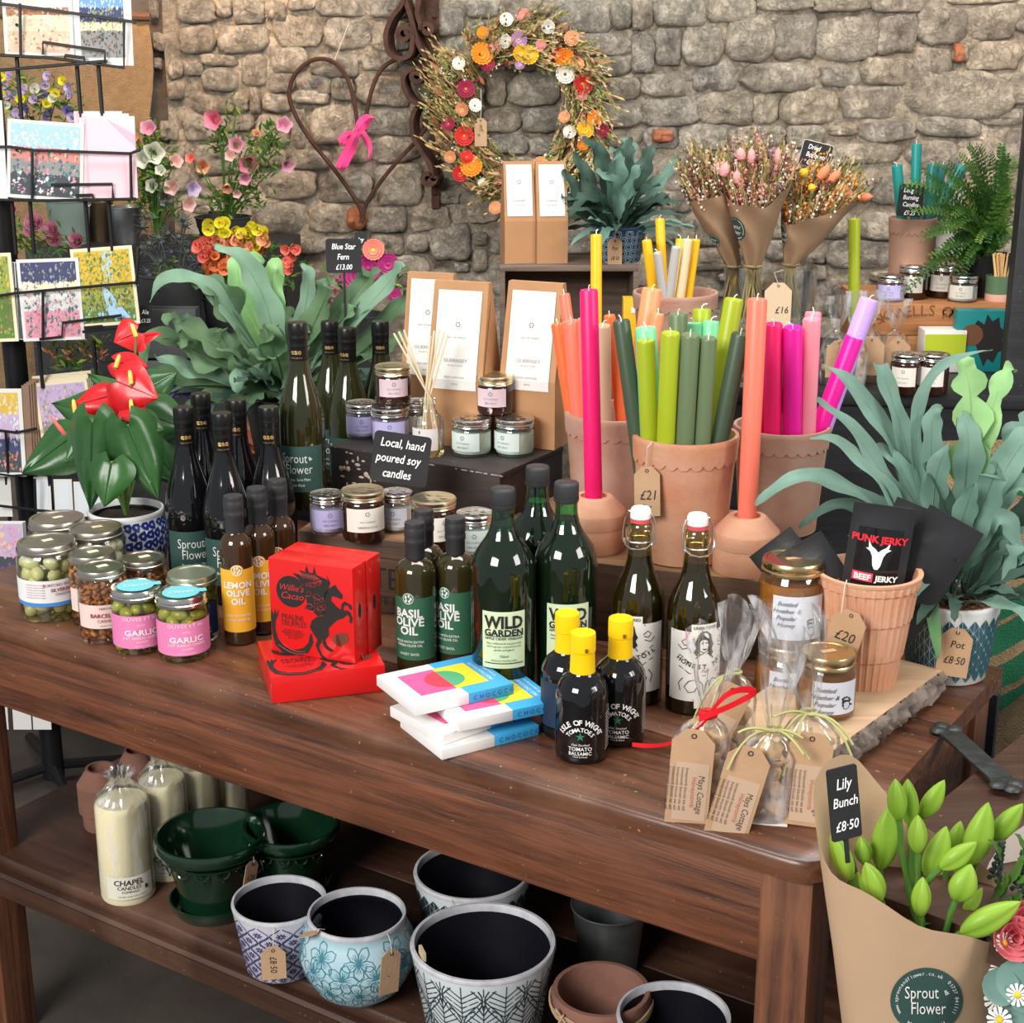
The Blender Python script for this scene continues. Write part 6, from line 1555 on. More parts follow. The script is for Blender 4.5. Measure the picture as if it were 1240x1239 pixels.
for r in rim2:
 mid_ = sum(rim2, Vector()) / len(rim2); a = math.atan2(r.y - mid_.y, r.x - mid_.x); bot2.append(c2 + Vector((math.cos(a) * .05, math.sin(a) * .05, 0)))
def f_(): MB().grid(sheet_from(rim2, bot2, 6), wrap=True).build('paper_wrap', mat('white_wrap_paper', (.70, .62, .55), .75), posy, angle=60)
rel(posy, f_)
bk2 = dup(bk, (c2.x + .03, c2.y + .12, 0), 0, 'dark bucket below the frame holding the mixed bouquet')
# ------------------------------------------------------------------ burlap bag with green stripes
BUR = mat('burlap', (.47, .33, .18), .95, var=.25, vscale=60, bump=1, bscale=350)
bb = thing('burlap_bag', 'burlap sack with dark green printed swirls at right behind the table', 'bag')
yy = 2.28
def f_():
 b = MB(); rows = []
 pl = P(1098, 900, yy); prr = P(1300, 900, yy); zt = P(1200, 555, yy).z; zb = .35
 for j in range(25):
  v = j / 24; z = lerp(zb, zt, v); row = []
  for i in range(48):
   a = 2 * PI * i / 48; c, s = math.cos(a), math.sin(a); q = (abs(c) ** 3 + abs(s) ** 3) ** (-1 / 3); w_ = (prr.x - pl.x) / 2 * (1 - .06 * v); d_ = .07 * (1 - .35 * v)
   row.append(((pl.x + prr.x) / 2 + q * c * w_, yy + .07 + q * s * d_ + .008 * noise.noise(Vector((c * 3, z * 12, s * 3))), z))
  rows.append(row)
 b.grid(rows, wrap=True); b.build('sack', BUR, bb)
 BV2 = BVHTree.FromPolygons([Vector(v) for v in b.v], b.f)
 for top, botm in (([(1175, 740), (1200, 730), (1225, 716), (1250, 700)], [(1170, 760), (1200, 757), (1225, 745), (1250, 732)]), ([(1180, 768), (1205, 762), (1230, 748), (1255, 735)], [(1185, 800), (1210, 792), (1230, 780), (1255, 765)]),
                      ([(1190, 815), (1212, 806), (1232, 795), (1255, 778)], [(1195, 838), (1214, 832), (1234, 824), (1255, 800)]), ([(1195, 846), (1214, 842), (1234, 832), (1255, 815)], [(1200, 862), (1210, 862), (1225, 852), (1255, 826)]), ([(1215, 570), (1225, 565), (1240, 565), (1255, 568)], [(1212, 600), (1225, 598), (1240, 600), (1255, 604)])):
  R0 = []; g = MB()
  for k in range(11):
   t = k / 10 * 3; i = min(2, int(t)); u_ = t - i
   a = (lerp(top[i][0], top[i + 1][0], u_), lerp(top[i][1], top[i + 1][1], u_)); c = (lerp(botm[i][0], botm[i + 1][0], u_), lerp(botm[i][1], botm[i + 1][1], u_))
   R0.append([decal(lerp(a[0], c[0], h / 5), lerp(a[1], c[1], h / 5), BV2, .002) for h in range(6)])
  g.grid(R0)
  g.build('green_print', mat('dark_green_print', (.02, .17, .08), .95, bump=.6, bscale=350), bb, smooth=False)
rel(bb, f_)
# ------------------------------------------------------------------ lower shelf
ZL2 = ZS
PW = mat('ivory_pillar_wax', (.80, .73, .50), .45, sss=.3)
PL = mat('ivory_sticker', (.74, .72, .60), .6)
def pillar(label, px, pyt, w_, Hh, rz=0, m=PW, wrapped=True):
 p = on(px, pyt, ZL2 + Hh); r = w_ / 2 / FOC * depth(p); p = clear(p.x, p.y, r, ZL2, Hh)
 t = thing('pillar_candle', label, 'candle', p, face(p[0], p[1]) + rz, 'ivory pillar candles on the lower shelf')
 b = MB(); b.lathe([(0, 0), (r * .96, 0), (r, .004), (r, Hh - .008), (r * .92, Hh), (0, Hh + .001)], 40, cap=False); b.build('wax', m, t, angle=50)
 if wrapped:
  b = MB(); n = 48; rows = []
  for (q, z, a) in ((1.01, .01, 0), (1.01, Hh - .01, .0), (.97, Hh + .004, .03), (.62, Hh + .018, .12), (.30, Hh + .032, .25), (.38, Hh + .042, .3), (.5, Hh + .048, .3)):
   rows.append([(r * q * (1 + a * math.sin(14 * k * 2 * PI / n)) * math.cos(2 * PI * k / n), r * q * (1 + a * math.sin(14 * k * 2 * PI / n)) * math.sin(2 * PI * k / n), z) for k in range(n)])
  b.grid(rows, wrap=True); b.build('cellophane_wrap', CELLO, t, angle=80)
 b = MB(); b.grid(patch(r * 1.012, -62, 42, .012, .050, 14)); o = b.build('label', PL, t)
 b = MB(); f = cyl(r * 1.02); b.text('CHAPEL', .013, -.010, .041, fn=f, slant=.1, bold=.01); b.text('CANDLES', .0085, -.010, .032, fn=f, slant=.1); b.text('COMPANY', .0055, -.008, .025, fn=f); b.text('ivory pillar candle made in england', .0032, -.006, .0175, fn=f)
 b.ball(f(.018, 0, .028), (.003, .0006, .004), 8, 5); b.build('lettering', INK, o, smooth=False)
 return t
pillar('ivory pillar candle in cellophane, nearest on the lower shelf', 147, 968, 66, .162, .25)
pillar('ivory pillar candle standing behind the nearest one, beside the green pot', 196, 948, 58, .165, .3)
pillar('ivory pillar candle third in the row, top hidden under the table apron', 236, 932, 52, .160)
pillar('ivory pillar candle at the back behind the glazed green pot', 272, 912, 52, .150)
TD = mat('dark_terracotta', (.26, .12, .085), .85, var=.3, vscale=18, bump=.25, bscale=120)
def jug(label, px, pyt, w_, Hh):
 p = on(px, pyt, ZL2 + Hh); r = w_ / 2 / FOC * depth(p); p = clear(p.x, p.y, r, ZL2, Hh)
 t = thing('terracotta_vase', label, 'vase', p, 0, 'stepped terracotta vases on the lower shelf')
 b = MB(); b.lathe([(0, 0), (r * .82, 0), (r * .86, .004), (r * .88, Hh * .26), (r, Hh * .29), (r, Hh * .74)], 36, cap=False); b.build('vase_body', TD, t, angle=35)
 b = MB(); b.lathe([(r, Hh * .74), (r * .96, Hh * .76), (r * .62, Hh * .96), (r * .60, Hh), (r * .50, Hh), (r * .5, Hh * .9), (0, Hh * .88)], 36, cap=False); b.build('vase_neck', TD, t, angle=35)
jug('stepped terracotta vase at left end of the lower shelf', 121, 929, 58, .108)
jug('second terracotta vase mostly hidden behind the pillar candles', 166, 917, 50, .112)
# glazed green pots
GGL = mat('dark_green_glaze', (.004, .024, .010), .12, spec=.6, coat=.7)
def green_pot(label, px, pyr, w_, Hh, rz=0, tagd=True):
 p = on(px, pyr, ZL2 + Hh); Rr = w_ / 2 / FOC * depth(p); p = clear(p.x, p.y, Rr * .75, ZL2, Hh)
 t = thing('glazed_pot', label, 'pot', p, face(p[0], p[1]) + rz, 'dark green glazed pots with saucers')
 rb = Rr * .60
 b = MB(); b.lathe([(0, .012), (rb, .012), (rb, .018), (rb * 1.03, Hh * .25), (rb * 1.10, Hh * .40), (Rr * .78, Hh * .70), (Rr * .84, Hh * .80), (Rr * .93, Hh * .83), (Rr, Hh * .88), (Rr * 1.0, Hh * .95), (Rr * .97, Hh), (Rr * .92, Hh), (Rr * .88, Hh * .94), (Rr * .72, Hh * .6), (rb * .9, .03), (0, .03)], 56, cap=False); b.build('pot_body', GGL, t, angle=55)
 b = MB(); n = 14; rr_ = Rr * .80
 for k in range(n):
  a = 2 * PI * k / n
  b.tube([((rr_ + .002) * math.cos(a + .15 * math.cos(q * PI / 6)), (rr_ + .002) * math.sin(a + .15 * math.cos(q * PI / 6)), Hh * .735 - .010 * math.sin(q * PI / 6)) for q in range(7)], .0016, 5)
  b.ball(((rr_ + .001) * math.cos(a), (rr_ + .001) * math.sin(a), Hh * .735 - .014), .0022, 6, 4)
 b.tube([((rr_ + .006) * math.cos(k * PI / 24), (rr_ + .006) * math.sin(k * PI / 24), Hh * .765) for k in range(48)], .0014, 5, closed=True)
 b.build('swag_relief', GGL, t)['kind'] = 'stuff'
 b = MB(); b.lathe([(0, 0), (Rr * .68, 0), (Rr * .76, .010), (Rr * .79, .022), (Rr * .76, .023), (Rr * .72, .013), (Rr * .66, .006), (0, .006)], 48, cap=False); b.build('saucer', GGL, t, angle=50)
 if tagd: tagboard('price_tag', t, mv(Rr * .72, -Rr * .62, Hh * .80) @ rotz(.75) @ roty(.3), .026, .045, [('£26', .012, 0, -.026, .9)], string=[(Rr * .66, -Rr * .60, Hh), (Rr * .72, -Rr * .68, Hh * .93), (Rr * .73, -Rr * .66, Hh * .78)])
 return t
green_pot('dark green glazed pot with swag relief and saucer, tag at its rim', 254, 1008, 136, .128)
green_pot('dark green glazed pot in shadow behind the front one, under the apron', 352, 996, 118, .118, tagd=False)
BLUEP = mat('indigo_print', (.045, .045, .17), .4); TEALF = mat('turquoise_print', (.04, .20, .26), .4); BLKP = mat('dark_slate_print', (.02, .045, .055), .4)
PWH = mat('lilac_white_glaze', (.62, .60, .68), .3, coat=.3, var=.06, vscale=60); AQW = mat('aqua_white_glaze', (.55, .70, .74), .28, coat=.4, var=.35, vscale=10, col2=(.34, .52, .60)); WHG = mat('cool_white_glaze', (.66, .72, .74), .3, coat=.3)
RIMW = mat('rim_glaze', (.62, .62, .66), .35, coat=.3, var=.25, vscale=60)
def draw_ogee(b, f, rad, H_):
 n = 12; rows_ = 3.5; h = (H_ - .010) / rows_
 for j in range(7):
  zc = .008 + h * j / 2
  for i in range(n):
   a = 2 * PI * (i + (j % 2) * .5) / n - PI; hw = PI / n
   for s in (-1, 1):
    ribbon_on(b, [(a + s * hw * (.10 + .86 * math.sin(PI * k / 8) ** 1.5), min(H_ - .002, max(.002, zc - h * .5 + h * k / 8))) for k in range(9)], f, .0007)
   for k in range(8):
    q = k * PI / 4; wv = hw * .42; ribbon_on(b, [(a + wv * .2 * math.cos(q), zc + h * .05 * math.sin(q)), (a + wv * math.cos(q), zc + h * .20 * math.sin(q))], f, .0009)
def draw_flowers(b, f, rad, H_):
 rr = random.Random(3)
 for j, zc in enumerate([H_ * .14, H_ * .36, H_ * .58, H_ * .78]):
  n = 11 if 0 < j < 3 else 9
  for i in range(n):
   a = 2 * PI * (i + (j % 2) * .5) / n - PI; R_ = rad(zc); s = .021; s0 = rr.uniform(0, 1)
   for k in range(5):
    q = k * 2 * PI / 5 + s0
    P_ = lambda d, w: (a + (d * math.cos(q) - w * math.sin(q)) / R_, max(.008, min(H_ - .003, zc + (d * math.sin(q) + w * math.cos(q)))))
    for e in (-1, 1): ribbon_on(b, [P_(.0, 0), P_(s * .45, e * s * .30), P_(s * .85, e * s * .30), P_(s * 1.12, 0)], f, .0006)
    b.add([f(*P_(0, .0009)), f(*P_(s * .75, 0)), f(*P_(0, -.0009))], [(0, 1, 2)])
    for e in (-.5, .5): ribbon_on(b, [P_(.0, 0), P_(s * .6, e * s * .28)], f, .00035)
def draw_leafrows(b, f, rad, H_):
 n = 10; rows_ = 1.75; h = H_ / rows_
 for j in range(6):
  zc = -.004 + h * j / 2
  for i in range(n):
   a = 2 * PI * (i + (j % 2) * .5) / n - PI; hw = PI / n
   def edge(t): return hw * (.90 * math.sin(PI * t) ** 1.2 + .06)
   for s in (-1, 1):
    pts = [(a + s * edge(k / 10), zc + h * (k / 10 - .5)) for k in range(11)]
    pts = [p for p in pts if .003 < p[1] < H_ - .004]
    if len(pts) > 1: ribbon_on(b, pts, f, .00085)
    for k in range(1, 9):
     t0 = .04 + k * .095; p0 = (a, zc + h * (t0 - .5)); t1 = min(.97, t0 + .17); p1 = (a + s * edge(t1) * .80, zc + h * (t1 - .5) )
     if p0[1] > .003 and p1[1] < H_ - .004: ribbon_on(b, [p0, p1], f, .00085)
   z0, z1 = max(.003, zc - h * .42), min(H_ - .004, zc + h * .42)
   if z1 > z0: ribbon_on(b, [(a, z0), (a, z1)], f, .0006)
def at_rim(px, pyr, w_, Hh): p = on(px, pyr, ZL2 + Hh); return p.x, p.y, w_ / 2 / FOC * depth(p)
def hang_tag(t, T, w_, h_, lines, st): return tagboard('price_tag', t, T, w_, h_, lines, string=st)
x, y, r = at_rim(338, 1088, 118, .108); x, y, _ = clear(x, y, r * .62, ZL2)
t = print_pot('planter', 'small white planter with indigo quatrefoil print and dark inside', x, y, ZL2, [(r * .70, 0), (r * .74, .003), (r * .97, .101)], PWH, BLUEP, draw_ogee, .100, r, RIMW, DKIN, group='patterned planters on the lower shelf')
hang_tag(t, mv(-.012, -r * 1.0 - .004, .077) @ rotx(-.16) @ roty(0), .034, .048, [('£8·50', .013, 0, -.026, .8, -PI / 2)], [(-.008, -r * .93, .107), (-.010, -r * 1.04, .098), (-.012, -r * 1.05, .072)])
x, y, r = at_rim(432, 1105, 128, .125); x, y, _ = clear(x, y, r * .85, ZL2)
prof = [(r * .55, 0), (r * .60, .002), (r * .85, .018), (r * 1.05, .045), (r * 1.12, .066), (r * 1.06, .090), (r * .96, .106), (r * .92, .112), (r * .93, .119)]
t = print_pot('planter', 'round bellied aqua planter with turquoise flower print', x, y, ZL2, prof, AQW, TEALF, draw_flowers, .118, r, RIMW, DKIN, group='patterned planters on the lower shelf')
hang_tag(t, mv(r * .62, -r * .88 - .004, .106) @ rotz(.5) @ roty(.10), .030, .066, [], [(r * .55, -r * .76, .124), (r * .60, -r * .92, .118), (r * .62, -r * .95, .10)])
hang_tag(t, mv(-r * .72, -r * .68, .128) @ rotz(.9) @ rotx(1.1), .018, .032, [], [(-r * .6, -r * .55, .126), (-r * .7, -r * .65, .132), (-r * .75, -r * .7, .126)])
x, y, r = at_rim(585, 1136, 181, .150); x, y, _ = clear(x, y, r * .85, ZL2)
t = print_pot('planter', 'large white planter with slate leaf line print, centre of the shelf', x, y, ZL2, [(r * .72, 0), (r * .75, .003), (r * .97, .140)], WHG, BLKP, draw_leafrows, .140, r, RIMW, DKIN, group='patterned planters on the lower shelf')
b = MB(); b.box((-r * .80, -r * .35, .150), (.004, .022, .012), .3); b.build('masking_tape', mat('paper_tape', (.55, .45, .28), .8), t)
x, y, r = at_rim(572, 1052, 146, .125); x, y, _ = clear(x, y, r * .80, ZL2)
t = print_pot('planter', 'white planter with dark diamond print behind the large one, under the apron', x, y, ZL2, [(r * .72, 0), (r * .75, .003), (r * .97, .118)], WHG, BLKP, draw_diamonds(26, 6), .118, r, RIMW, DKIN, group='patterned planters on the lower shelf')
hang_tag(t, mv(-.030, -r * .95, .098) @ rotz(-.2) @ rotx(-.2), .036, .050, [], [(-.028, -r * .9, .124), (-.030, -r * 1.0, .118), (-.030, -r * .98, .09)])
x, y, r = at_rim(816, 1226, 142, .130); x, y, _ = clear(x, y, r * .80, ZL2)
t = print_pot('planter', 'planter with pale rim and dark glazed inside, nearest the table leg', x, y, ZL2, [(r * .74, 0), (r * .77, .003), (r * .97, .122)], PWH, BLUEP, draw_diamonds(24, 5), .12, r, RIMW, DKIN, group='patterned planters on the lower shelf')
x, y, r = at_rim(728, 1207, 122, .120); x, y, _ = clear(x, y, r * .75, ZL2)
t = thing('terracotta_pot', 'plain terracotta pot with twine around its rim on the lower shelf', 'pot', (x, y, ZL2))
b = MB(); b.lathe([(0, 0), (r * .7, 0), (r * .72, .003), (r * .90, .092), (r * .98, .094), (r * 1.0, .114), (r * .97, .12), (r * .88, .12), (r * .85, .11), (r * .68, .012), (0, .012)], 48, cap=False); b.build('pot_body', TD, t, angle=40)
b = MB()
for k in range(3): b.tube([((r * 1.0 + .002) * math.cos(q * PI / 20), (r * 1.0 + .002) * math.sin(q * PI / 20), .100 + k * .003 + .002 * math.sin(q + k)) for q in range(40)], .0016, 5, closed=True)
b.tube([bez(Vector((-r * .8, -r * .6, .105)), Vector((-r * .7, -r * .8, .125)), Vector((-r * 1.0, -r * .75, .085)), q / 8) for q in range(9)], .0016, 5); b.tube([bez(Vector((-r * .8, -r * .6, .105)), Vector((-r * 1.1, -r * .5, .13)), Vector((-r * .62, -r * .9, .095)), q / 8) for q in range(9)], .0016, 5)
b.build('twine', mat('jute', (.40, .27, .16), .95), t)['kind'] = 'stuff'
ZINC = mat('galvanised_zinc', (.42, .44, .45), .35, .85, var=.4, vscale=25)
x, y, r = at_rim(738, 1096, 92, .10); x, y, _ = clear(x, y, r, ZL2)
t = thing('zinc_pot', 'small galvanised pot in deep shadow under the apron', 'pot', (x, y, ZL2))
b = MB(); b.lathe([(0, 0), (r * .75, 0), (r * .95, .09), (r, .10), (r * .96, .10), (r * .72, .006), (0, .006)], 30, cap=False); b.build('pot_body', ZINC, t, angle=50)
b = MB(); b.tube([(r * math.cos(k * PI / 14), r * math.sin(k * PI / 14), .1) for k in range(28)], .0016, 5, closed=True); b.build('rolled_rim', ZINC, t)
# ------------------------------------------------------------------ anthurium in blue and white pot
BLW = mat('cobalt_print', (.015, .035, .22), .3)
def draw_cells(b, f, rad, H_):
 rr = random.Random(7); n = 26; rows_ = 7; h = H_ / rows_
 for j in range(rows_):
  for i in range(n):
   a = 2 * PI * (i + (j % 2) * .5) / n - PI + rr.uniform(-.03, .03); zc = h * (j + .5) + rr.uniform(-.001, .001); s = PI / n
   ang_ = rr.uniform(0, PI); pts = []
   for k in range(6):
    q = k * PI / 3 + rr.uniform(-.2, .2); e = 1.0 if k % 2 else .75
    pts.append((a + s * 1.16 * e * math.cos(q), min(H_ - .002, max(.002, zc + h * .64 * e * math.sin(q)))))
   c = (a, zc)
   for k in range(6):
    p, q = pts[k], pts[(k + 1) % 6]; p2 = (lerp(c[0], p[0], .28), lerp(c[1], p[1], .28)); q2 = (lerp(c[0], q[0], .28), lerp(c[1], q[1], .28)); b.add([f(*p), f(*q), f(*q2), f(*p2)], [(0, 1, 2, 3)])
p = on(152, 617, ZT + .115); r = .064; x, y, _ = clear(p.x, p.y, r, ZT)
ap = print_pot('planter', 'blue and white patterned planter holding the anthurium', x, y, ZT, [(r * .62, 0), (r * .7, .004), (r * .93, .03), (r * 1.02, .062), (r * 1.0, .09), (r * .93, .104), (r * .95, .110)], WGL, BLW, draw_cells, .108, r, WGL, DKIN, soil=.100)
ant = thing('anthurium', 'anthurium with glossy heart leaves and red spathes in the blue and white planter', 'plant', (x, y, ZT + .10))
ALF = leafmat('glossy_dark_leaf', (.038, .125, .030), (.018, .065, .018), .28, .5, 10, .05); ARED = mat('red_spathe', (.62, .010, .016), .35, coat=.15, var=.25, vscale=12); ASP = mat('yellow_spadix', (.75, .62, .12), .6); AST = leafmat('anthurium_stem', (.20, .32, .08), (.14, .25, .06), .4)
def heart(par, base, tip, w_, m, nm, nrm, curl=.12, seed=0, label=None):
 'heart-shaped blade from its stalk joint to its tip'
 base, tip = Vector(base), Vector(tip); L_ = (tip - base).length; d = (tip - base).normalized(); nrm = Vector(nrm); side = d.cross(nrm).normalized(); up = side.cross(d).normalized()
 b = MB(); rows = []; n = 16
 for i in range(n + 1):
  t = i / n; yv = -.22 + 1.22 * t
  ww = math.sin(PI * min(1, (t * .97 + .03)) ** .72) ** .85 * (1 - .35 * t) * 1.12; ww = max(ww, .004)
  notch = .24 * max(0, 1 - t / .2)
  row = []
  for k in (-1, -.75, -.5, -.22, 0, .22, .5, .75, 1):
   yy_ = yv + notch * (1 - abs(k)) * 1.0
   z = -.16 * abs(k) ** 2 * ww - curl * max(0, t - .3) ** 2 + .05 * abs(math.sin(k * PI)) * (1 if m is ALF else .5) + .03 * math.sin(t * 9 + seed) * abs(k)
   row.append(base + d * L_ * yy_ + side * w_ * .5 * ww * k + up * L_ * z)
  rows.append(row)
 b.grid(rows); b.tube([r[4] + up * .0008 for r in rows[3:]], [.0016 * (1 - i / 16) + .0004 for i in range(n - 2)], 4)
 return b.build(nm, m, par, angle=80, label=label)
def f_():
 core = Vector((x, y, ZT + .105)); lst = [
     (85, 530, 26, 573, 62, .05, 0), (112, 510, 108, 618, 52, -.06, 1), (155, 515, 192, 605, 54, -.07, 2), (135, 560, 125, 614, 46, -.10, 3), (125, 500, 62, 488, 56, .10, 4), (175, 500, 232, 520, 60, .08, 5), (150, 480, 105, 452, 26, .06, 6),
     (185, 540, 222, 590, 48, .05, 7), (160, 510, 198, 520, 40, -.03, 8), (108, 520, 78, 560, 40, .0, 9), (180, 470, 215, 450, 38, .16, 10), (150, 500, 138, 478, 26, .02, 11)]
 for (bx, by, tx, ty, w_, dy, sd) in lst:
  B_ = P(bx, by, y + dy); T_ = P(tx, ty, y + dy + (-.02 if ty > by else .03))
  heart(ant, B_, T_, w_ * 1.28 / FOC * y, ALF, 'leaf', (0, -.75, .66) if ty > by else (0, -.9, .4), seed=sd)
  b = MB(); b.tube([bez(core, (core + B_) / 2 + Vector((0, .02, .05)), B_, k / 8) for k in range(9)], .0022, 6); b.build('stalk', AST, ant)
 for i, (bx, by, tx, ty, w_, dy, n_) in enumerate([(166, 402, 138, 414, 34, .04, (.2, -.8, .6)), (166, 409, 194, 403, 20, .05, (.2, -.6, .8)), (140, 438, 178, 443, 26, .0, (0, -.8, .6)), (142, 462, 190, 482, 44, -.03, (-.2, -.9, .4)), (136, 478, 84, 492, 32, .0, (.1, -.8, .6)), (158, 494, 161, 511, 24, -.04, (0, -.9, .4))]):
  B_ = P(bx, by, y + dy); T_ = P(tx, ty, y + dy - .02); heart(ant, B_, T_, w_ * 1.5 / FOC * y, ARED, 'spathe', n_, seed=i, label='red heart-shaped spathe')
 for (px, py, px2, py2, dy) in [(165, 408, 160, 394, .02), (140, 445, 144, 432, -.02), (159, 465, 157, 450, -.04), (91, 500, 89, 486, -.02), (160, 500, 159, 491, -.05)]:
  b = MB(); b.T = aim(P(px, py, y + dy), P(px2, py2, y + dy)); b.lathe([(0, 0), (.0034, .001), (.0036, .010), (.0026, .020), (0, .0225)], 10, cap=False); b.build('spadix', ASP, ant)
  b = MB(); A = P(px, py, y + dy); b.tube([bez(core, (core + A) / 2 + Vector((0, .02, .04)), A, k / 8) for k in range(9)], .0019, 6); b.build('stalk', AST, ant)
 b = MB(); b.T = aim(P(80, 528, y - .03), P(60, 503, y - .03)); b.lathe([(0, 0), (.003, .004), (.0038, .014), (.0025, .03), (0, .045)], 10, cap=False); b.build('rolled_spathe', mat('coral_spathe', (.80, .15, .13), .3), ant)
rel(ant, f_)
# ------------------------------------------------------------------ things on the stone wall
RUST = mat('rusty_iron', (.10, .045, .03), .75, .4, var=.5, vscale=30, bump=.4, bscale=90)
WB = WY - .055
def pxs(lst, Y): return [P(a, b_, Y) for a, b_ in lst]
def curve_pts(pts, k=5, closed=False):
 n = len(pts); out = []
 for i in range(n if closed else n - 1):
  p0 = pts[i - 1] if (i or closed) else pts[0]; p1, p2 = pts[i], pts[(i + 1) % n]; p3 = pts[(i + 2) % n] if (i + 2 < n or closed) else pts[-1]
  for j in range(k):
   t = j / k; out.append(.5 * ((2 * p1) + (p2 - p0) * t + (2 * p0 - 5 * p1 + 4 * p2 - p3) * t * t + (3 * p1 - p0 - 3 * p2 + p3) * t ** 3))
 if not closed: out.append(pts[-1])
 return out
c0 = P(438, 200, WB)
ht = thing('wire_heart', 'large rusty wire heart with a bright pink ribbon hanging on the stone wall', 'wall decoration', tuple(c0))
def f_():
 L1 = [(437, 270), (436, 252), (412, 215), (378, 172), (358, 140), (350, 115), (356, 92), (372, 76), (390, 71), (408, 78), (422, 98), (430, 130), (434, 158)]
 L2 = [(440, 268), (442, 250), (458, 224), (482, 194), (506, 168), (524, 140), (530, 112), (520, 86), (504, 72), (484, 71), (464, 82), (452, 104), (445, 132), (441, 158)]
 b = MB(); b.tube(curve_pts(pxs(L1, WB)), .0055, 7); b.build('heart_wire', RUST, ht)
 b = MB(); b.tube(curve_pts(pxs(L2, WB)), .0055, 7); b.build('heart_wire', RUST, ht)
 b = MB(); b.tube(pxs([(404, 76), (423, 27)], WB + .01), .0012, 4); b.build('hanging_string', TWINE, ht)
 VR = mat('pink_velvet_ribbon', (.86, .03, .22), .7, sheen=.5)
 Yr = WB - .012
 def strip(nm, a, c, dY=0, wave=0):
  A = curve_pts(pxs(a, Yr + dY), 4); C = curve_pts(pxs(c, Yr + dY), 4)
  b = MB(); b.grid([[p + Vector((0, -.008 * math.sin(i * .8 + wave), 0)) for i, p in enumerate(A)], [(p + q) / 2 + Vector((0, -.010 - .008 * math.sin(i * .8 + wave + .6), 0)) for i, (p, q) in enumerate(zip(A, C))], [p + Vector((0, -.008 * math.sin(i * .8 + wave + 1), 0)) for i, p in enumerate(C)]]); b.build(nm, VR, ht)
 strip('ribbon_tail', [(430, 158), (420, 172), (408, 196), (407, 204)], [(436, 164), (432, 178), (422, 200), (416, 208)], -.01)
 strip('ribbon_tail', [(436, 160), (440, 172), (446, 185), (444, 196)], [(442, 158), (448, 168), (451, 182), (450, 192)], .0)
 strip('ribbon_loop', [(431, 160), (422, 158), (410, 166), (412, 176)], [(433, 166), (426, 168), (418, 174), (414, 178)], -.004)
 strip('ribbon_loop', [(430, 154), (434, 144), (444, 138), (453, 142)], [(436, 162), (444, 156), (450, 148), (454, 143)], -.008)
 q = P(433, 160, Yr - .012); b = MB(); b.ball(tuple(q), (.012, .010, .014), 10, 8); b.build('ribbon_knot', VR, ht)
rel(ht, f_)
c0 = P(520, 120, WB)
br = thing('iron_bracket', 'rusty scrolled wrought iron bracket fixed to the stone wall beside the wreath', 'bracket', tuple(c0))
def f_():
 A, C = P(506, -40, WB + .03), P(532, 252, WB + .03)
 x0, x1 = P(522, 252, WB).x, C.x
 b = MB(); b.box(((P(506, 0, WB).x + P(531, 0, WB).x) / 2, WB + .03, (P(518, -40, WB).z + P(518, 100, WB).z) / 2), (.05, .012, P(518, -40, WB).z - P(518, 100, WB).z)); b.box(((x0 + x1) / 2, WB + .03, (P(0, 90, WB).z + C.z) / 2), (x1 - x0, .012, P(0, 90, WB).z - C.z)); b.build('back_bar', RUST, br)
 def scroll(pts, wd=.03, Y=WB - .01, th=.0055):
  pts = curve_pts(pxs(pts, Y), 5); b = MB(); rows = []
  for i, p in enumerate(pts):
   t = (pts[min(i + 1, len(pts) - 1)] - pts[max(i - 1, 0)]).normalized(); nn_ = Vector((t.z, 0, -t.x)) * th
   k_ = Vector((wd * .15, wd / 2, 0)); rows.append([p + nn_ - k_, p + nn_ + k_, p - nn_ + k_, p - nn_ - k_])
  b.grid(rows, wrap=True); b.build('scroll', RUST, br, angle=40)
 def spiral(cx, cy, r0, r1, a0, turns, n=22): return [(cx + lerp(r0, r1, k / n) * math.cos(a0 + turns * 2 * PI * k / n), cy + lerp(r0, r1, k / n) * math.sin(a0 + turns * 2 * PI * k / n)) for k in range(n + 1)]
 scroll([(496, -20), (490, 5), (478, 22), (471, 42), (474, 62), (486, 71), (500, 66), (503, 50)] + spiral(493, 42, 10, 3, -.3, -1.2), .045)
 scroll([(512, 128), (500, 120), (492, 105), (492, 92), (500, 84)] + spiral(507, 92, 9, 3, -1.4, 1.2), .040)
 scroll([(507, 130), (502, 145), (504, 165), (515, 185), (524, 200), (527, 215)] + spiral(522, 215, 9, 3, 0, 1.3), .045)
 scroll([(490, -10), (500, 20), (508, 50), (520, 75), (524, 95)], .035)
 scroll([(512, -5), (508, 15), (512, 30)] + spiral(520, 36, 8, 3, 3, 1.1), .035)
 for (px, py) in ((527, 85), (527, 234), (526, 20)): b = MB(); b.ball(tuple(P(px, py, WB + .02)), .006, 8, 6); b.build('rivet', RUST, br)
rel(br, f_)
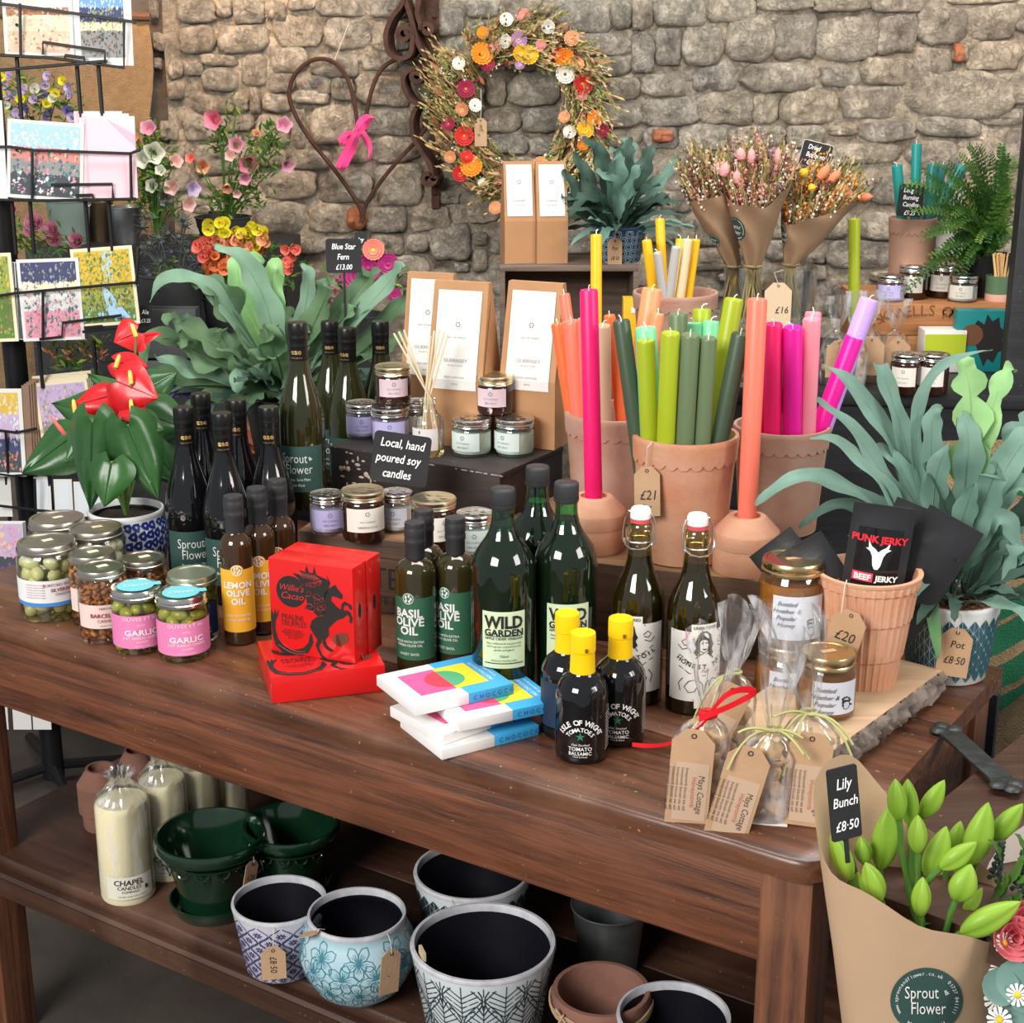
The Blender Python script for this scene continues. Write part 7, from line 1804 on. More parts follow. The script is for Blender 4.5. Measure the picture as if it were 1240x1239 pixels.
# ---- wreath of dried flowers
cw = P(632, 140, WB)
wr = thing('dried_flower_wreath', 'round wreath of dried grasses and orange, red and white strawflowers on the wall', 'wreath', tuple(cw))
DM = {k: mat('dried_' + k, c, .8) for k, c in dict(straw=(.55, .38, .17), tan=(.42, .24, .11), olive=(.22, .22, .06), brown=(.16, .075, .04), cream=(.74, .66, .50), rust=(.42, .13, .05), wine=(.22, .02, .04), green=(.30, .36, .10)).items()}
SF = {k: mat('strawflower_' + k, c, .6) for k, c in dict(orange=(.85, .25, .01), red=(.62, .02, .02), yellow=(.88, .48, .02), white=(.80, .76, .66), pink=(.74, .26, .25), wine=(.30, .01, .05), lilac=(.50, .28, .50), peach=(.78, .33, .16)).items()}
def spikelets(par, nm, m, specs, seed, kind='grass'):
 rr = random.Random(seed); b = MB()
 for (p, d, L_) in specs:
  d = d.normalized(); q = p + d * L_
  if kind == 'grass':
   b.tube([p, (p + q) / 2 + Vector((rr.uniform(-.004, .004), -.004, rr.uniform(-.004, .004))), q], [.0010, .0008, .0004], 3)
   for k in range(6):
    a = p + d * L_ * (.5 + k * .09); s = d.orthogonal().normalized(); s.rotate(Matrix.Rotation(k * 2.1 + L_ * 90, 3, d)); b.add([a, a + d * .006 + s * .0045, a + d * .014 + s * .003, a + d * .007 - s * .001], [(0, 1, 2, 3)])
  elif kind == 'wheat':
   b.tube([p, p + d * L_ * .55], .0010, 3)
   b.T = aim(p + d * L_ * .5, q); b.lathe([(0, 0), (.0030, L_ * .08), (.0042, L_ * .22), (.0030, L_ * .42), (0, L_ * .55)], 6, cap=False, f=lambda a, z: 1 + .35 * math.sin(z * 700)); b.T = Matrix()
  elif kind == 'dots':
   b.tube([p, q], .0006, 3)
   for k in range(5): b.ball(tuple(p + d * L_ * (.4 + k * .15) + Vector((rr.uniform(-.006, .006), rr.uniform(-.006, .004), rr.uniform(-.006, .006)))), rr.uniform(.0018, .0036), 5, 4)
  elif kind == 'leaf':
   s = d.orthogonal().normalized(); s.rotate(Matrix.Rotation(rr.uniform(0, 6), 3, d)); b.add([p, p + d * L_ * .4 + s * L_ * .16, q, p + d * L_ * .5 - s * L_ * .16], [(0, 1, 2, 3)])
 o = b.build(nm, m, par, angle=60); o['kind'] = 'stuff'; return o
def ringpt(a, k, rr):
 # the wreath's own round: slightly taller than wide
 cx, cz = 634, 135; ax, az = 76, 88
 px = cx + (ax + k) * math.cos(a) * (1.0 if math.cos(a) > 0 else 1.0); py = cz - (az + k) * math.sin(a)
 return P(px, py, WB - .02 + rr.uniform(-.025, .015))
def f_():
 rr = random.Random(21)
 b = MB(); b.tube([ringpt(k * PI / 24, 0, random.Random(1)) + Vector((0, .02, 0)) for k in range(48)], .018, 8, closed=True); b.build('twig_ring', DM['brown'], wr)
 for nm, m, n, kind, L0, L1 in (('dried_grass', 'straw', 420, 'grass', .05, .10), ('dried_sprigs', 'olive', 380, 'grass', .04, .085), ('dried_sprigs', 'green', 260, 'dots', .035, .07), ('wheat_ears', 'straw', 80, 'wheat', .05, .09), ('dried_leaves', 'tan', 330, 'leaf', .03, .06), ('seed_heads', 'brown', 220, 'dots', .03, .06), ('dried_leaves', 'rust', 110, 'leaf', .02, .04), ('gypsophila', 'cream', 130, 'dots', .03, .06), ('dried_sprigs', 'wine', 60, 'dots', .02, .05)):
  sp = []
  for _ in range(n):
   a = rr.uniform(0, 2 * PI)
   if kind == 'wheat' and not (2.4 < a < 4.6 or rr.random() < .3): continue
   p = ringpt(a, rr.uniform(-22, 24) * (1.15 if 2.5 < a < 4.3 else 1), rr)
   tang = Vector((-math.sin(a) * -1, 0, -math.cos(a))) ; rad = Vector((math.cos(a), 0, math.sin(a)))
   d = tang * rr.uniform(.3, 1) + rad * rr.uniform(-.45, .75) + Vector((0, -rr.uniform(.0, .6), 0))
   if 2.5 < a < 4.3: d = Vector((-.75 * rr.uniform(.5, 1), -.25, .55)) + rad * rr.uniform(-.3, .3)
   sp.append((p, d, rr.uniform(L0, L1)))
  spikelets(wr, nm, DM[m], sp, 5, kind)
 fl = [(583, 66, 15, 'orange'), (590, 78, 10, 'wine'), (631, 64, 11, 'yellow'), (641, 68, 13, 'yellow'), (683, 70, 13, 'orange'), (677, 66, 10, 'red'), (684, 90, 13, 'white'), (705, 102, 14, 'red'), (704, 115, 8, 'pink'), (564, 108, 12, 'wine'), (562, 165, 13, 'red'), (543, 150, 9, 'wine'), (571, 202, 15, 'orange'), (557, 210, 11, 'red'), (565, 190, 9, 'red'),
          (692, 47, 10, 'peach'), (634, 19, 9, 'pink'), (628, 48, 11, 'lilac'), (600, 58, 8, 'pink'), (655, 54, 7, 'pink'), (708, 157, 12, 'yellow'), (720, 143, 10, 'orange'), (730, 158, 9, 'wine'), (664, 32, 9, 'white'), (613, 24, 9, 'white'), (556, 77, 9, 'white'), (612, 50, 9, 'white'), (575, 128, 9, 'white'), (690, 160, 9, 'white'), (560, 132, 9, 'peach'), (585, 40, 8, 'orange'), (654, 200, 11, 'peach'), (706, 175, 8, 'orange'), (604, 216, 10, 'pink'), (684, 142, 8, 'peach'), (700, 78, 8, 'peach'), (585, 222, 7, 'white'), (545, 190, 8, 'peach'), (600, 252, 9, 'peach'), (630, 78, 7, 'lilac')]
 for i, (px, py, r, c) in enumerate(fl):
  q = P(px, py, WB - .055); R_ = r / FOC * WB * .9
  nr_ = (rr.uniform(-.3, .3), -1, rr.uniform(-.2, .4))
  for L_ in range(3): daisy(wr, q + Vector((0, -.0035 * L_, 0)), R_ * (.98 - .26 * L_), nr_, SF[c], DM['brown'] if c == 'white' else SF['orange' if c in ('orange', 'red', 'wine') else 'yellow'], n=17, name='strawflower')
 kt = tagboard('price_tag', wr, mv(*P(582, 143, WB - .06)), .030, .068, [], string=[P(582, 108, WB - .05), P(583, 128, WB - .065), P(582, 145, WB - .062)])
rel(wr, f_)
# ------------------------------------------------------------------ shelf crate with diffuser boxes and small fern
def box_open(name, label, px0, px1, py, Y, H_, D_, m, rz=0, zbase=.926):
 a = P(px0, py, Y); c = P(px1, py, Y); L_ = c.x - a.x; zt = a.z
 t = thing(name, label, 'crate', (a.x, Y, zbase), rz)
 H_ = zt - zbase; th = .012
 for (cx, cz, lx, lz) in ((L_ / 2, H_ - th / 2, L_, th), (L_ / 2, th / 2, L_, th), (th / 2, H_ / 2, th, H_ - 2 * th), (L_ - th / 2, H_ / 2, th, H_ - 2 * th)):
  b = MB(); b.box((cx, D_ / 2, cz), (lx, D_, lz), 0, .001); b.build('board', m, t)
 b = MB(); b.box((L_ / 2, D_ - .004, H_ / 2), (L_ - 2 * th, .008, H_ - 2 * th)); b.build('back_board', m, t)
 return t, zt
GRW = wood('grey_weathered_wood', (.09, .06, .045), (.24, .17, .13), .75, .8, 'x', .5)
ORW = wood('orange_crate_wood', (.30, .11, .035), (.62, .28, .10), .6, 1.2, 'x', .5)
YB = 3.45
cr2, zc2 = box_open('wooden_crate', 'weathered open crate on its side under two kraft boxes and the small fern', 605, 774, 322, YB, 0, .20, GRW)
for (px, lb) in ((630, 'small kraft diffuser box with white label, left one on the open crate'), (669, 'small kraft diffuser box with white label, right one on the open crate')):
 p = P(px, 318, YB + .03)
 kraft_box(lb, px, 318, zc2, .070, .06, .222, .18, [('GUERNSEY', .005, .30), ('REED DIFFUSER', .003, .22)], lw=.82, group='small kraft diffuser boxes on the open crate', lab_z=(.47, .97)).location = (p.x, YB + .04, zc2)
x = P(748, 270, YB + .09).x; y = YB + .09; h = P(748, 272, y).z - zc2; r = 34 / FOC * y
x, y = x, y
def draw_swirl(b, f, rad, H_):
 for j in range(5):
  for i in range(14):
   a = 2 * PI * (i + (j % 2) * .5) / 14; zc = H_ * (j + .5) / 5; R_ = rad(zc)
   for q in (1.0, .55): ribbon_on(b, [(a + .0095 * q / R_ * math.cos(k * PI / 4), min(H_ - .001, max(.001, zc + .0095 * q * math.sin(k * PI / 4)))) for k in range(9)], f, .0008)
sp_ = print_pot('planter', 'dark blue swirl patterned planter with the small blue star fern on the crate', x, y, zc2, [(r * .80, 0), (r * .82, .003), (r, h - .007)], mat('ink_blue_glaze', (.02, .05, .09), .35), mat('pale_blue_swirl', (.30, .42, .48), .5), draw_swirl, h - .008, r, mat('ink_blue_glaze'), DKIN)
tagboard('price_tag', sp_, mv(-.005, -r * .98 - .003, h * .72), .032, .064, [('Pot', .012, 0, -.022, .8), ('£8·50', .012, 0, -.044, .7)], string=[(-.005, -r * .9, h), (-.005, -r * 1.03, h * .9), (-.005, -r * 1.03, h * .68)])
f2 = thing('blue_star_fern', 'small dense blue star fern on the back crate beside the wreath', 'plant', (x, y, zc2 + h - .02))
def f_():
 base = (x, y, zc2 + h - .015)
 hero_fronds(f2, base, [(735, 215, 722, 172, 22, 0, 0, FERND), (755, 210, 765, 165, 22, 0, .02, FERND), (775, 215, 790, 175, 22, 0, 0, FERND), (715, 225, 695, 185, 20, 0, 0, FERND), (700, 235, 682, 205, 18, 0, -.03, FERND), (790, 232, 822, 190, 20, 3, .02, FERN), (745, 205, 742, 185, 24, 0, -.05, FERN),
     (765, 225, 780, 200, 22, 0, -.06, FERN), (720, 240, 690, 262, 18, 0, -.06, FERND), (710, 245, 680, 240, 18, 0, -.04, FERND), (790, 245, 820, 250, 18, 0, -.03, FERND), (745, 228, 720, 210, 22, 0, -.06, FERN), (770, 240, 800, 225, 18, 0, -.05, FERND), (730, 200, 705, 168, 20, 0, .02, FERND), (760, 195, 752, 168, 22, 4, .03, FERN)], y)
 random_fronds(f2, base, 40, .10, .19, .012, .022, [FERND, FERND, FERN], 6, (.0, 1.2), .1)
rel(f2, f_)
# ---- yellow and grey candles in a pot
z0 = .84
Yp = 3.05
q = P(818, 353, Yp); Hh = .16; zb_ = q.z - Hh
stand = thing('wooden_stool', 'low dark wooden stand under the pot of yellow candles', 'stand', (q.x, Yp, 0))
b = MB(); b.box((0, 0, zb_ - .012), (.2, .2, .024), 0, .002); b.build('top', CRD, stand)
for s in (-1, 1):
 for s2 in (-1, 1): b = MB(); b.box((s * .08, s2 * .08, (zb_ - .024) / 2), (.03, .03, zb_ - .024)); b.build('leg', CRD, stand)
t, cx, cy, Rr = scallop_pot('scalloped pot of yellow and grey candles in front of the stone wall', 0, 0, 0, zb_, m=TERRA2, x_y=(q.x, Yp, 52 / FOC * Yp, Hh))
pot_candles([(783, 291, 791, -.3, YEL, 'yellow candle at left of the back pot', .019), (799, 265, 803, .1, YEL, 'tallest yellow candle of the back pot', .0185), (796, 306, 803, -.5, GRY, 'short grey candle in front of the yellow ones', .0165), (819, 299, 811, -.5, GRY, 'grey candle in the middle of the back pot', .018), (833, 290, 824, -.4, CRM, 'cream candle right of the grey ones', .019), (843, 290, 834, -.2, YEL, 'mustard candle at right of the back pot', .0175), (824, 289, 820, .3, YEL, 'yellow candle peeping behind the cream one', .018)], cx, cy, zb_, Rr, Hh)
# ---- tall lime candle against the wall
q = P(1036, 400, 3.40); tp_ = P(1035, 265, 3.40); taper('tall lime green candle standing alone before the wall beside the bouquets', tp_, (q.x, 3.40, .926), .0245, LIME, group=None)
# ---- dried bouquets in kraft cones standing in a glass vase
Yv = 3.25
vz = P(930, 400, Yv); va = thing('glass_vase', 'clear glass vase holding three dried bouquets by their stems', 'vase', (vz.x, Yv, .926))
zt_ = P(930, 322, Yv).z - .926
b = MB(); b.lathe([(0, .004), (.075, 0), (.085, .01), (.09, zt_ * .5), (.098, zt_), (.095, zt_), (.085, zt_ * .5), (.08, .012), (0, .012)], 32, cap=False); b.build('glass', GLASS, va, angle=50)
PAPD = mat('dark_kraft_paper', (.36, .225, .13), .75, var=.12, vscale=10, bump=.25, bscale=25)
STK = mat('dried_stem', (.33, .26, .12), .85)
def dried(label, rimpx_, tie, Y0, seed, cols, topc, sticker=None, ax=(0, 1)):
 t = thing('dried_bouquet', label, 'bouquet', tuple(P(tie[0], tie[1], Y0)), group='dried bouquets in kraft cones')
 def f_():
  rim_ = smooth_loop([P(a, b_, Y0 + c) for a, b_, c in rimpx_]); c_ = P(tie[0], tie[1], Y0); m_ = sum(rim_, Vector()) / len(rim_)
  bot_ = [c_ + Vector((.016 * math.cos(math.atan2(r.y - m_.y, r.x - m_.x)), .016 * math.sin(math.atan2(r.y - m_.y, r.x - m_.x)), 0)) for r in rim_]
  pm = MB().grid([[p + Vector((0, -.006 * math.sin(i * .9 + j), .003 * math.sin(i + j))) for i, p in enumerate(r)] for j, r in enumerate(sheet_from(rim_, bot_, 8, .68))], wrap=True)
  LASTD[0] = Y0; pm.build('paper_cone', PAPD, t, angle=60); bv = BVHTree.FromPolygons([Vector(v) for v in pm.v], pm.f)
  if sticker:
   cx, cy, rx_, ry_, ro = sticker; g = MB()
   el = lambda q, a: decal(cx + q * rx_ * math.cos(a) * math.cos(ro) - q * ry_ * math.sin(a) * math.sin(ro), cy + q * rx_ * math.cos(a) * math.sin(ro) + q * ry_ * math.sin(a) * math.cos(ro), bv, .002)
   g.grid([[el(q, k * PI / 12) for k in range(24)] for q in (1, .7, .4, .02)], wrap=True); o = g.build('round_sticker', mat('dark_green_sticker'), t, smooth=False)
   g = MB(); g.grid([[el(q, k * PI / 12) for k in range(24)] for q in (.86, .80)], wrap=True); h_ = lambda x, y, z: decal(cx + x, cy - z, bv, .0035)
   g.text('Sprout', ry_ * .5, 0, ry_ * .2, fn=h_, sx=.6, rot=-.3); g.text('Flower', ry_ * .5, 0, -ry_ * .25, fn=h_, sx=.6, rot=-.3); g.build('lettering', WHITEINK, o, smooth=False)
  rr = random.Random(seed); b = MB()
  for k in range(26):
   e = c_ + Vector((rr.uniform(-.03, .03), rr.uniform(-.03, .03), -.11)); b.tube([c_ + Vector((rr.uniform(-.01, .01), 0, 0)), e], .0015, 4)
  b.tube([c_ + Vector((.018 * math.cos(k * PI / 6), .018 * math.sin(k * PI / 6), 0)) for k in range(12)], .003, 4, closed=True)
  b.build('stems', STK, t)['kind'] = 'stuff'
  def spot_():
   i = rr.randrange(len(rim_)); q = m_.lerp(rim_[i], rr.random() ** .6 * .92); return q
  for kind, m, n, L0, L1 in cols:
   sp = []
   for _ in range(n):
    q = spot_(); d = (q - c_).normalized() + Vector((rr.uniform(-.18, .18), rr.uniform(-.2, .1), rr.uniform(-.1, .15))); sp.append((q - d * .05, d, rr.uniform(L0, L1)))
   spikelets(t, 'dried_sprigs', m, sp, seed, kind)
  for (px, py, px2, py2, w_, m) in topc:
   a, c2_ = P(px, py, Y0 - .01), P(px2, py2, Y0 - .01); b = MB(); b.T = aim(a, c2_); L_ = (c2_ - a).length; r = w_ / 2 / FOC * Y0
   b.lathe([(0, 0), (r * .7, L_ * .12), (r, L_ * .4), (r * .8, L_ * .75), (0, L_)], 12, cap=False); b.build('bunny_tail', m, t)
 rel(t, f_); return t
BTP = mat('pink_bunny_tail', (.80, .36, .34), .95, bump=.8, bscale=300); BTO = mat('coral_bunny_tail', (.80, .25, .12), .95, bump=.8, bscale=300)
G_ = [('grass', DM['straw'], 50, .05, .11), ('dots', DM['cream'], 50, .05, .10), ('grass', DM['olive'], 70, .05, .10), ('dots', DM['brown'], 60, .05, .11), ('leaf', DM['green'], 25, .03, .06), ('dots', DM['wine'], 20, .04, .1)]
dried('dried bouquet in kraft cone, left one with pink statice', [(826, 232, .0), (842, 244, -.05), (868, 238, -.06), (884, 225, -.02), (878, 200, .03), (850, 190, .06), (830, 205, .04)], (888, 322), 3.22, 31, G_ + [('dots', SF['pink'], 40, .03, .07)], [(868, 212, 877, 195, 16, BTP), (866, 240, 872, 226, 9, BTP)], (864, 292, 6, 9, -.6))
dried('dried bouquet in kraft cone, middle one with pink bunny tails', [(876, 230, .0), (895, 248, -.05), (922, 252, -.07), (945, 236, -.05), (962, 212, .0), (950, 185, .04), (915, 175, .06), (885, 190, .04)], (912, 322), 3.18, 32, G_ + [('dots', SF['pink'], 50, .05, .10), ('dots', SF['lilac'], 14, .05, .1)], [(892, 224, 893, 205, 11, BTP), (910, 200, 910, 178, 10, BTP), (898, 195, 896, 178, 12, BTP), (941, 200, 943, 178, 8, BTP), (940, 218, 941, 198, 8, BTP), (914, 219, 914, 210, 8, BTP), (875, 215, 880, 196, 12, BTP)], (891, 277, 10, 15, -.45))
dried('dried bouquet in kraft cone, right one with orange bunny tails', [(945, 255, .0), (958, 272, -.05), (990, 262, -.06), (1030, 248, -.05), (1045, 238, .0), (1030, 215, .05), (995, 200, .06), (960, 215, .05)], (958, 320), 3.22, 33, G_ + [('leaf', DM['rust'], 20, .03, .06), ('dots', SF['orange'], 26, .06, .11)], [(990, 218, 1005, 200, 12, BTO), (1003, 222, 1018, 206, 11, BTO), (1016, 242, 1034, 230, 13, BTO), (1036, 240, 1058, 238, 11, BTO), (988, 250, 994, 244, 10, BTO), (976, 214, 970, 204, 12, SF['yellow']), (984, 232, 982, 222, 10, SF['yellow'])], (947, 285, 5, 15, 0))
chalk_sign('chalkboard sign reading Dried Bouquets 15 pounds tucked into the dried flowers', 988, 188, 3.33, 37, 30, [('Dried', .27, -.12, .28), ('Bouquets', .27, -.0, -.02), ('£15', .27, -.12, -.30)], -.1, R(14), 0, stick=.10, edge=mat('pale_border', (.6, .55, .48), .7))
tagboard('price_tag', va, mv(0, -.104, zt_ - .02), .055, .10, [('£16', .02, .008, -.055, .9)], m=mat('pale_tag', (.66, .50, .33), .8), lab='large pale price tag', string=[(.01, -.095, zt_ + .005), (-.01, -.102, zt_), (0, -.106, zt_ - .025)])
# ------------------------------------------------------------------ right hand crate shelf
Yr = 3.42
cr3 = thing('wooden_crate', 'orange wooden crate with burnt lettering carrying jars and a pot at right', 'crate')
a = P(1050, 364, Yr); c = P(1226, 372, Yr)
zt3 = (a.z + c.z) / 2; L3 = c.x - a.x; cr3.location = (a.x, Yr, .926)
Hc = zt3 - .926
for k in range(2): b = MB(); b.box((L3 / 2, .006, Hc * (k + .5) / 2), (L3, .012, Hc / 2 - .002), 0, .001); b.build('board', ORW, cr3)
for k in range(3): b = MB(); b.box((L3 / 2, .012 + .09 * (k + .5), Hc - .005), (L3, .088, .010), 0, .001); b.build('top_board', ORW, cr3)
for xx in (.006, L3 - .006): b = MB(); b.box((xx, .14, Hc / 2 - .006), (.012, .25, Hc - .014)); b.build('side_board', ORW, cr3)
b = MB(); b.text('FRISS', .030, L3 * .62, Hc * .84, y=-.001); s = 'USK VALLEY WINES'
for i, ch in enumerate('DISK WELLS ORCHARD'):
 an = (i - 8.5) / 17 * 1.5; b.text(ch, .034, L3 * .42 + .20 * math.sin(an), Hc * .05 + .12 * math.cos(an), rot=-an, y=-.001)
b.build('burnt_lettering', mat('burnt_ink', (.20, .075, .03), .8), cr3, smooth=False)
G3 = 'jar candles on the orange crate'
def bj(px, pyt, R_, H_, label, kind, lab, z, Y=None, **k):
 p = on(px, pyt, z + H_); return candle_jar(label, kind, lab, R_, H_, loc=(p.x, p.y if Y is None else Y, z), rz=face(p.x, p.y), **k)
bj(1077, 331, .0315, .058, 'lavender jar candle, leftmost on the orange crate', 'lav', 'lav', zt3, Yr + .045, group=G3)
bj(1111, 323, .0325, .075, 'dark jar candle with cream label on the orange crate behind the fern sprig', 'amber', 'amber', zt3, Yr + .08, group=G3, lidm=SILVER)
bj(1153, 324, .0325, .075, 'dark jar candle half hidden by the grey cream jar', 'amber', 'cream', zt3, Yr + .10, group=G3, lidm=SILVER)
bj(1173, 336, .0325, .058, 'grey cream jar candle with pale label, right on the orange crate', 'cream', 'cream', zt3, Yr + .04, group=G3)
mt = thing('match_jar', 'green and pink pot full of pale matches beside the fern', 'pot', (P(1208, 350, Yr + .05).x, Yr + .05, zt3))
b = MB(); b.lathe([(0, 0), (.026, 0), (.027, .003), (.027, .016)], 28, cap=False); b.build('pink_base', mat('blush_glaze', (.70, .40, .32), .4), mt)
b = MB(); b.lathe([(.027, .016), (.0275, .052), (.0275, .056), (.024, .056), (.024, .02), (0, .02)], 28, cap=False); b.build('green_body', mat('sage_glaze', (.10, .17, .09), .4), mt)
rr = random.Random(3)
for k in range(30):
 a_ = rr.uniform(0, 6.28); r = rr.uniform(0, .016); b = MB(); b.box((0, 0, .042), (.0022, .0022, .084)); b.T = Matrix(); o = b.build('match', mat('match_wood', (.78, .50, .22), .8), mt, smooth=False); o.location = (r * math.cos(a_), r * math.sin(a_), .022); o.rotation_euler = (-r * math.sin(a_) * 14, r * math.cos(a_) * 14, a_)
# teal candle pot
Yq = Yr + .14
q = P(1106, 263, Yq); Hq = q.z - zt3
t, cx, cy, Rr = scallop_pot('scalloped terracotta pot of teal candles with chalk sign, on the orange crate', 0, 0, 0, zt3, m=mat('pale_terracotta', (.56, .32, .22), .85, var=.15, vscale=14, bump=.2, bscale=120), x_y=(q.x, Yq, 28.5 / FOC * Yq, Hq), ratio=.84)
TEA = (.012, .25, .22); TEB = (.02, .17, .155)
pot_candles([(1086, 200, 1092, -.4, TEA, 'teal candle leaning left in the crate pot', .024), (1110, 174, 1108, -.1, TEA, 'tallest teal candle in the crate pot', .0225), (1130, 199, 1124, -.35, TEB, 'teal candle wrapped in film right of the chalk sign', .025), (1142, 199, 1126, .1, TEB, 'darker teal candle behind the wrapped one', .022), (1166, 200, 1130, .3, TEB, 'teal candle leaning far right into the fern', .028)], cx, cy, zt3, Rr, Hq)
chalk_sign('chalkboard sign reading Long Burning Candles in the teal candle pot', 1103, 243, 3.44, 31, 38, [('Long', .20, -.14, .32), ('Burning', .20, -.02, .10), ('Candles', .20, 0, -.12), ('£9.25', .20, 0, -.38)], -.05, R(4), 0)
kb = kraft_box('kraft box with long white label partly hidden by the green fern', 1140, 320, zt3, .085, .07, .25, .1, [('ROOM DIFFUSER', .004, .3)], lw=.85, lab_z=(.34, .97)); kb.location = (P(1148, 320, Yr + .17).x, Yr + .16, zt3)
# button fern at right
fb = P(1200, 262, Yr + .12)
GF = leafmat('fresh_dark_fern', (.050, .15, .022), (.022, .075, .014), .5); GF2 = leafmat('yellow_green_fern', (.14, .25, .04), (.09, .18, .03), .5)
fr = thing('button_fern', 'bushy dark green fern with arching fronds beside the teal candles', 'plant', (fb.x, fb.y, zt3)); potb = thing('fern_pot', 'dark pot hidden under the bushy green fern', 'pot', (fb.x, fb.y, zt3))
b = MB(); b.lathe([(0, 0), (.04, 0), (.052, .09), (.056, .095), (.050, .095), (.04, .02), (0, .02)], 28, cap=False); b.build('pot_body', mat('black_pot', (.02, .02, .02), .5), potb)
b = MB(); b.lathe([(0, .085), (.049, .088)], 20, cap=False); b.build('soil', SOIL, potb)
def pinnate(par, p0, p1, p2, m, pl=.012, n=22, seed=0):
 b = MB(); rr_ = random.Random(seed); pts = [bez(p0, p1, p2, i / n) for i in range(n + 1)]; b.tube(pts[::3] + [pts[-1]], .0009, 3)
 for i in range(2, n + 1):
  p = pts[i]; tg = (pts[i] - pts[i - 1]).normalized(); s = tg.cross(Vector((0, -.8, .6))).normalized(); L_ = pl * (1 - .55 * i / n) * rr_.uniform(.85, 1.15)
  for e in (-1, 1):
   d = (s * e + tg * .35 + Vector((0, rr_.uniform(-.25, .1), rr_.uniform(-.2, .2)))).normalized(); u_ = tg * L_ * .28
   b.add([p, p + d * L_ * .35 + u_, p + d * L_ * .85 + u_ * .7, p + d * L_, p + d * L_ * .6 - u_], [(0, 1, 2, 3, 4)])
 return b.build('frond', m, par, angle=80)
def f_():
 rr = random.Random(9); base = Vector((fb.x, fb.y, zt3 + .09))
 for i, (tx, ty) in enumerate([(1100, 225), (1118, 215), (1142, 205), (1165, 185), (1185, 178), (1205, 182), (1225, 195), (1120, 290), (1095, 350), (1130, 310), (1150, 300), (1110, 262), (1135, 250), (1160, 225), (1180, 205), (1215, 215), (1230, 240), (1155, 330), (1175, 310), (1190, 290), (1228, 280), (1210, 300), (1140, 275), (1165, 262), (1190, 232)]):
  for k in range(3):
   p2 = P(tx + rr.uniform(-9, 9), ty + rr.uniform(-9, 9), fb.y - .10 + rr.uniform(-.06, .08)); p1 = (base + p2) / 2 + Vector((0, -.02, .06 + rr.uniform(0, .03)))
   pinnate(fr, base + Vector((rr.uniform(-.02, .02), rr.uniform(-.02, .02), 0)), p1, p2, GF if rr.random() < .75 else GF2, .020, 20, i * 3 + k)
rel(fr, f_)
# things inside the shelf in front of the orange crate
zs_ = .9265
Ys = 3.30
for (px, lb) in ((1098, 'dark jar candle with cream label, left of pair below the crate'), (1132, 'dark jar candle with cream label, right of pair below the crate')):
 p = on(px, 428, zs_ + .082); candle_jar(lb, 'amber', 'amber', .0315, .082, loc=(p.x, p.y, zs_), rz=face(p.x, p.y), group='dark jar candles below the orange crate', lidm=SILVER)
p = P(1153, 470, 3.33)
tq = dup(t1, (P(1188, 470, 3.36).x, 3.36, zs_), -.05, 'teal box with dark sea creature drawing standing at the right end of the counter', group='teal box')
del tq['group']
TLB = mat('teal_card', (.01, .22, .22), .4)
for c in tq.children:
 if c.name.startswith('carton'):
  c.data = c.data.copy(); c.data.materials[0] = TLB; c.data.name = 'teal_carton'
 if c.name.startswith(('red_line', 'horse', 'truffle')): c.name = 'old'; bpy.data.objects.remove(c)
b = MB()
for pl in ([(-.035, .09), (-.02, .115), (-.005, .105), (.0, .128), (.012, .112), (.025, .122), (.03, .1), (.04, .09), (.035, .07), (.045, .05), (.03, .045), (.02, .02), (.008, .03), (0, .012), (-.01, .035), (-.02, .06)],): b.add([(x_, -.0006, z_) for x_, z_ in pl], [tuple(range(len(pl)))])
b.build('dark_print', INK, tq, smooth=False)
b = MB(); b.add([(-.030 + .024 * math.cos(k * PI / 10), -.0010, .082 + .024 * math.sin(k * PI / 10)) for k in range(20)], [tuple(range(20))]); b.build('round_badge', mat('copper_brown', (.16, .07, .03), .5), tq, smooth=False)
p = P(1132, 450, 3.42); bx = thing('lime_box', 'lime green and white carton lying behind the dark jars', 'box', (p.x, 3.385, zs_))
b = MB(); b.box((0, 0, .046), (.092, .06, .092), 0, .001); b.build('carton', mat('white_card'), bx); MATS['white_card'].node_tree.nodes['Principled BSDF'].inputs['Base Color'].default_value = (.75, .72, .68, 1)
b = MB(); b.box((0, -.0305, .062), (.090, .001, .045)); b.build('lime_panel', mat('lime_print', (.42, .50, .02), .5), bx)
# small gift bags with cellophane tops
def small_bag(px, pyb, pyt, w_, Y, label, tagc=True):
 a = P(px, pyb, Y); c = P(px, pyt, Y); H_ = c.z - zs_; wd = w_ / FOC * Y
 t = thing('gift_bag', label, 'bag', (a.x, Y, zs_), 0, 'small cellophane gift bags on the counter'); rr = random.Random(px)
 rows = []; n = 24
 for (z, rx_, ry_, pl) in ((.001, .45, .3, 0), (H_ * .3, .5, .34, .03), (H_ * .52, .34, .25, .1), (H_ * .6, .09, .08, .2), (H_ * .63, .09, .08, .2), (H_ * .8, .28, .12, .22), (H_, .36, .14, .25)):
  rows.append([(wd * rx_ * (1 + pl * math.sin(k * 7 * 2 * PI / n)) * math.cos(2 * PI * k / n), wd * ry_ * (1 + pl * math.sin(k * 7 * 2 * PI / n)) * math.sin(2 * PI * k / n), z) for k in range(n)])
 b = MB(); b.grid(rows, wrap=True); b.build('cellophane', CELLO, t, angle=80)
 b = MB()
 for k in range(26): b.ball((rr.uniform(-.4, .4) * wd * .8, rr.uniform(-.25, .25) * wd * .8, rr.uniform(.01, H_ * .45)), rr.uniform(.005, .008), 6, 5)
 b.build('contents', BISC, t)['kind'] = 'stuff'
 if tagc: tagboard('label_tag', t, mv(0, -wd * .38, H_ * .52), wd * .7, H_ * .42, [], string=None)
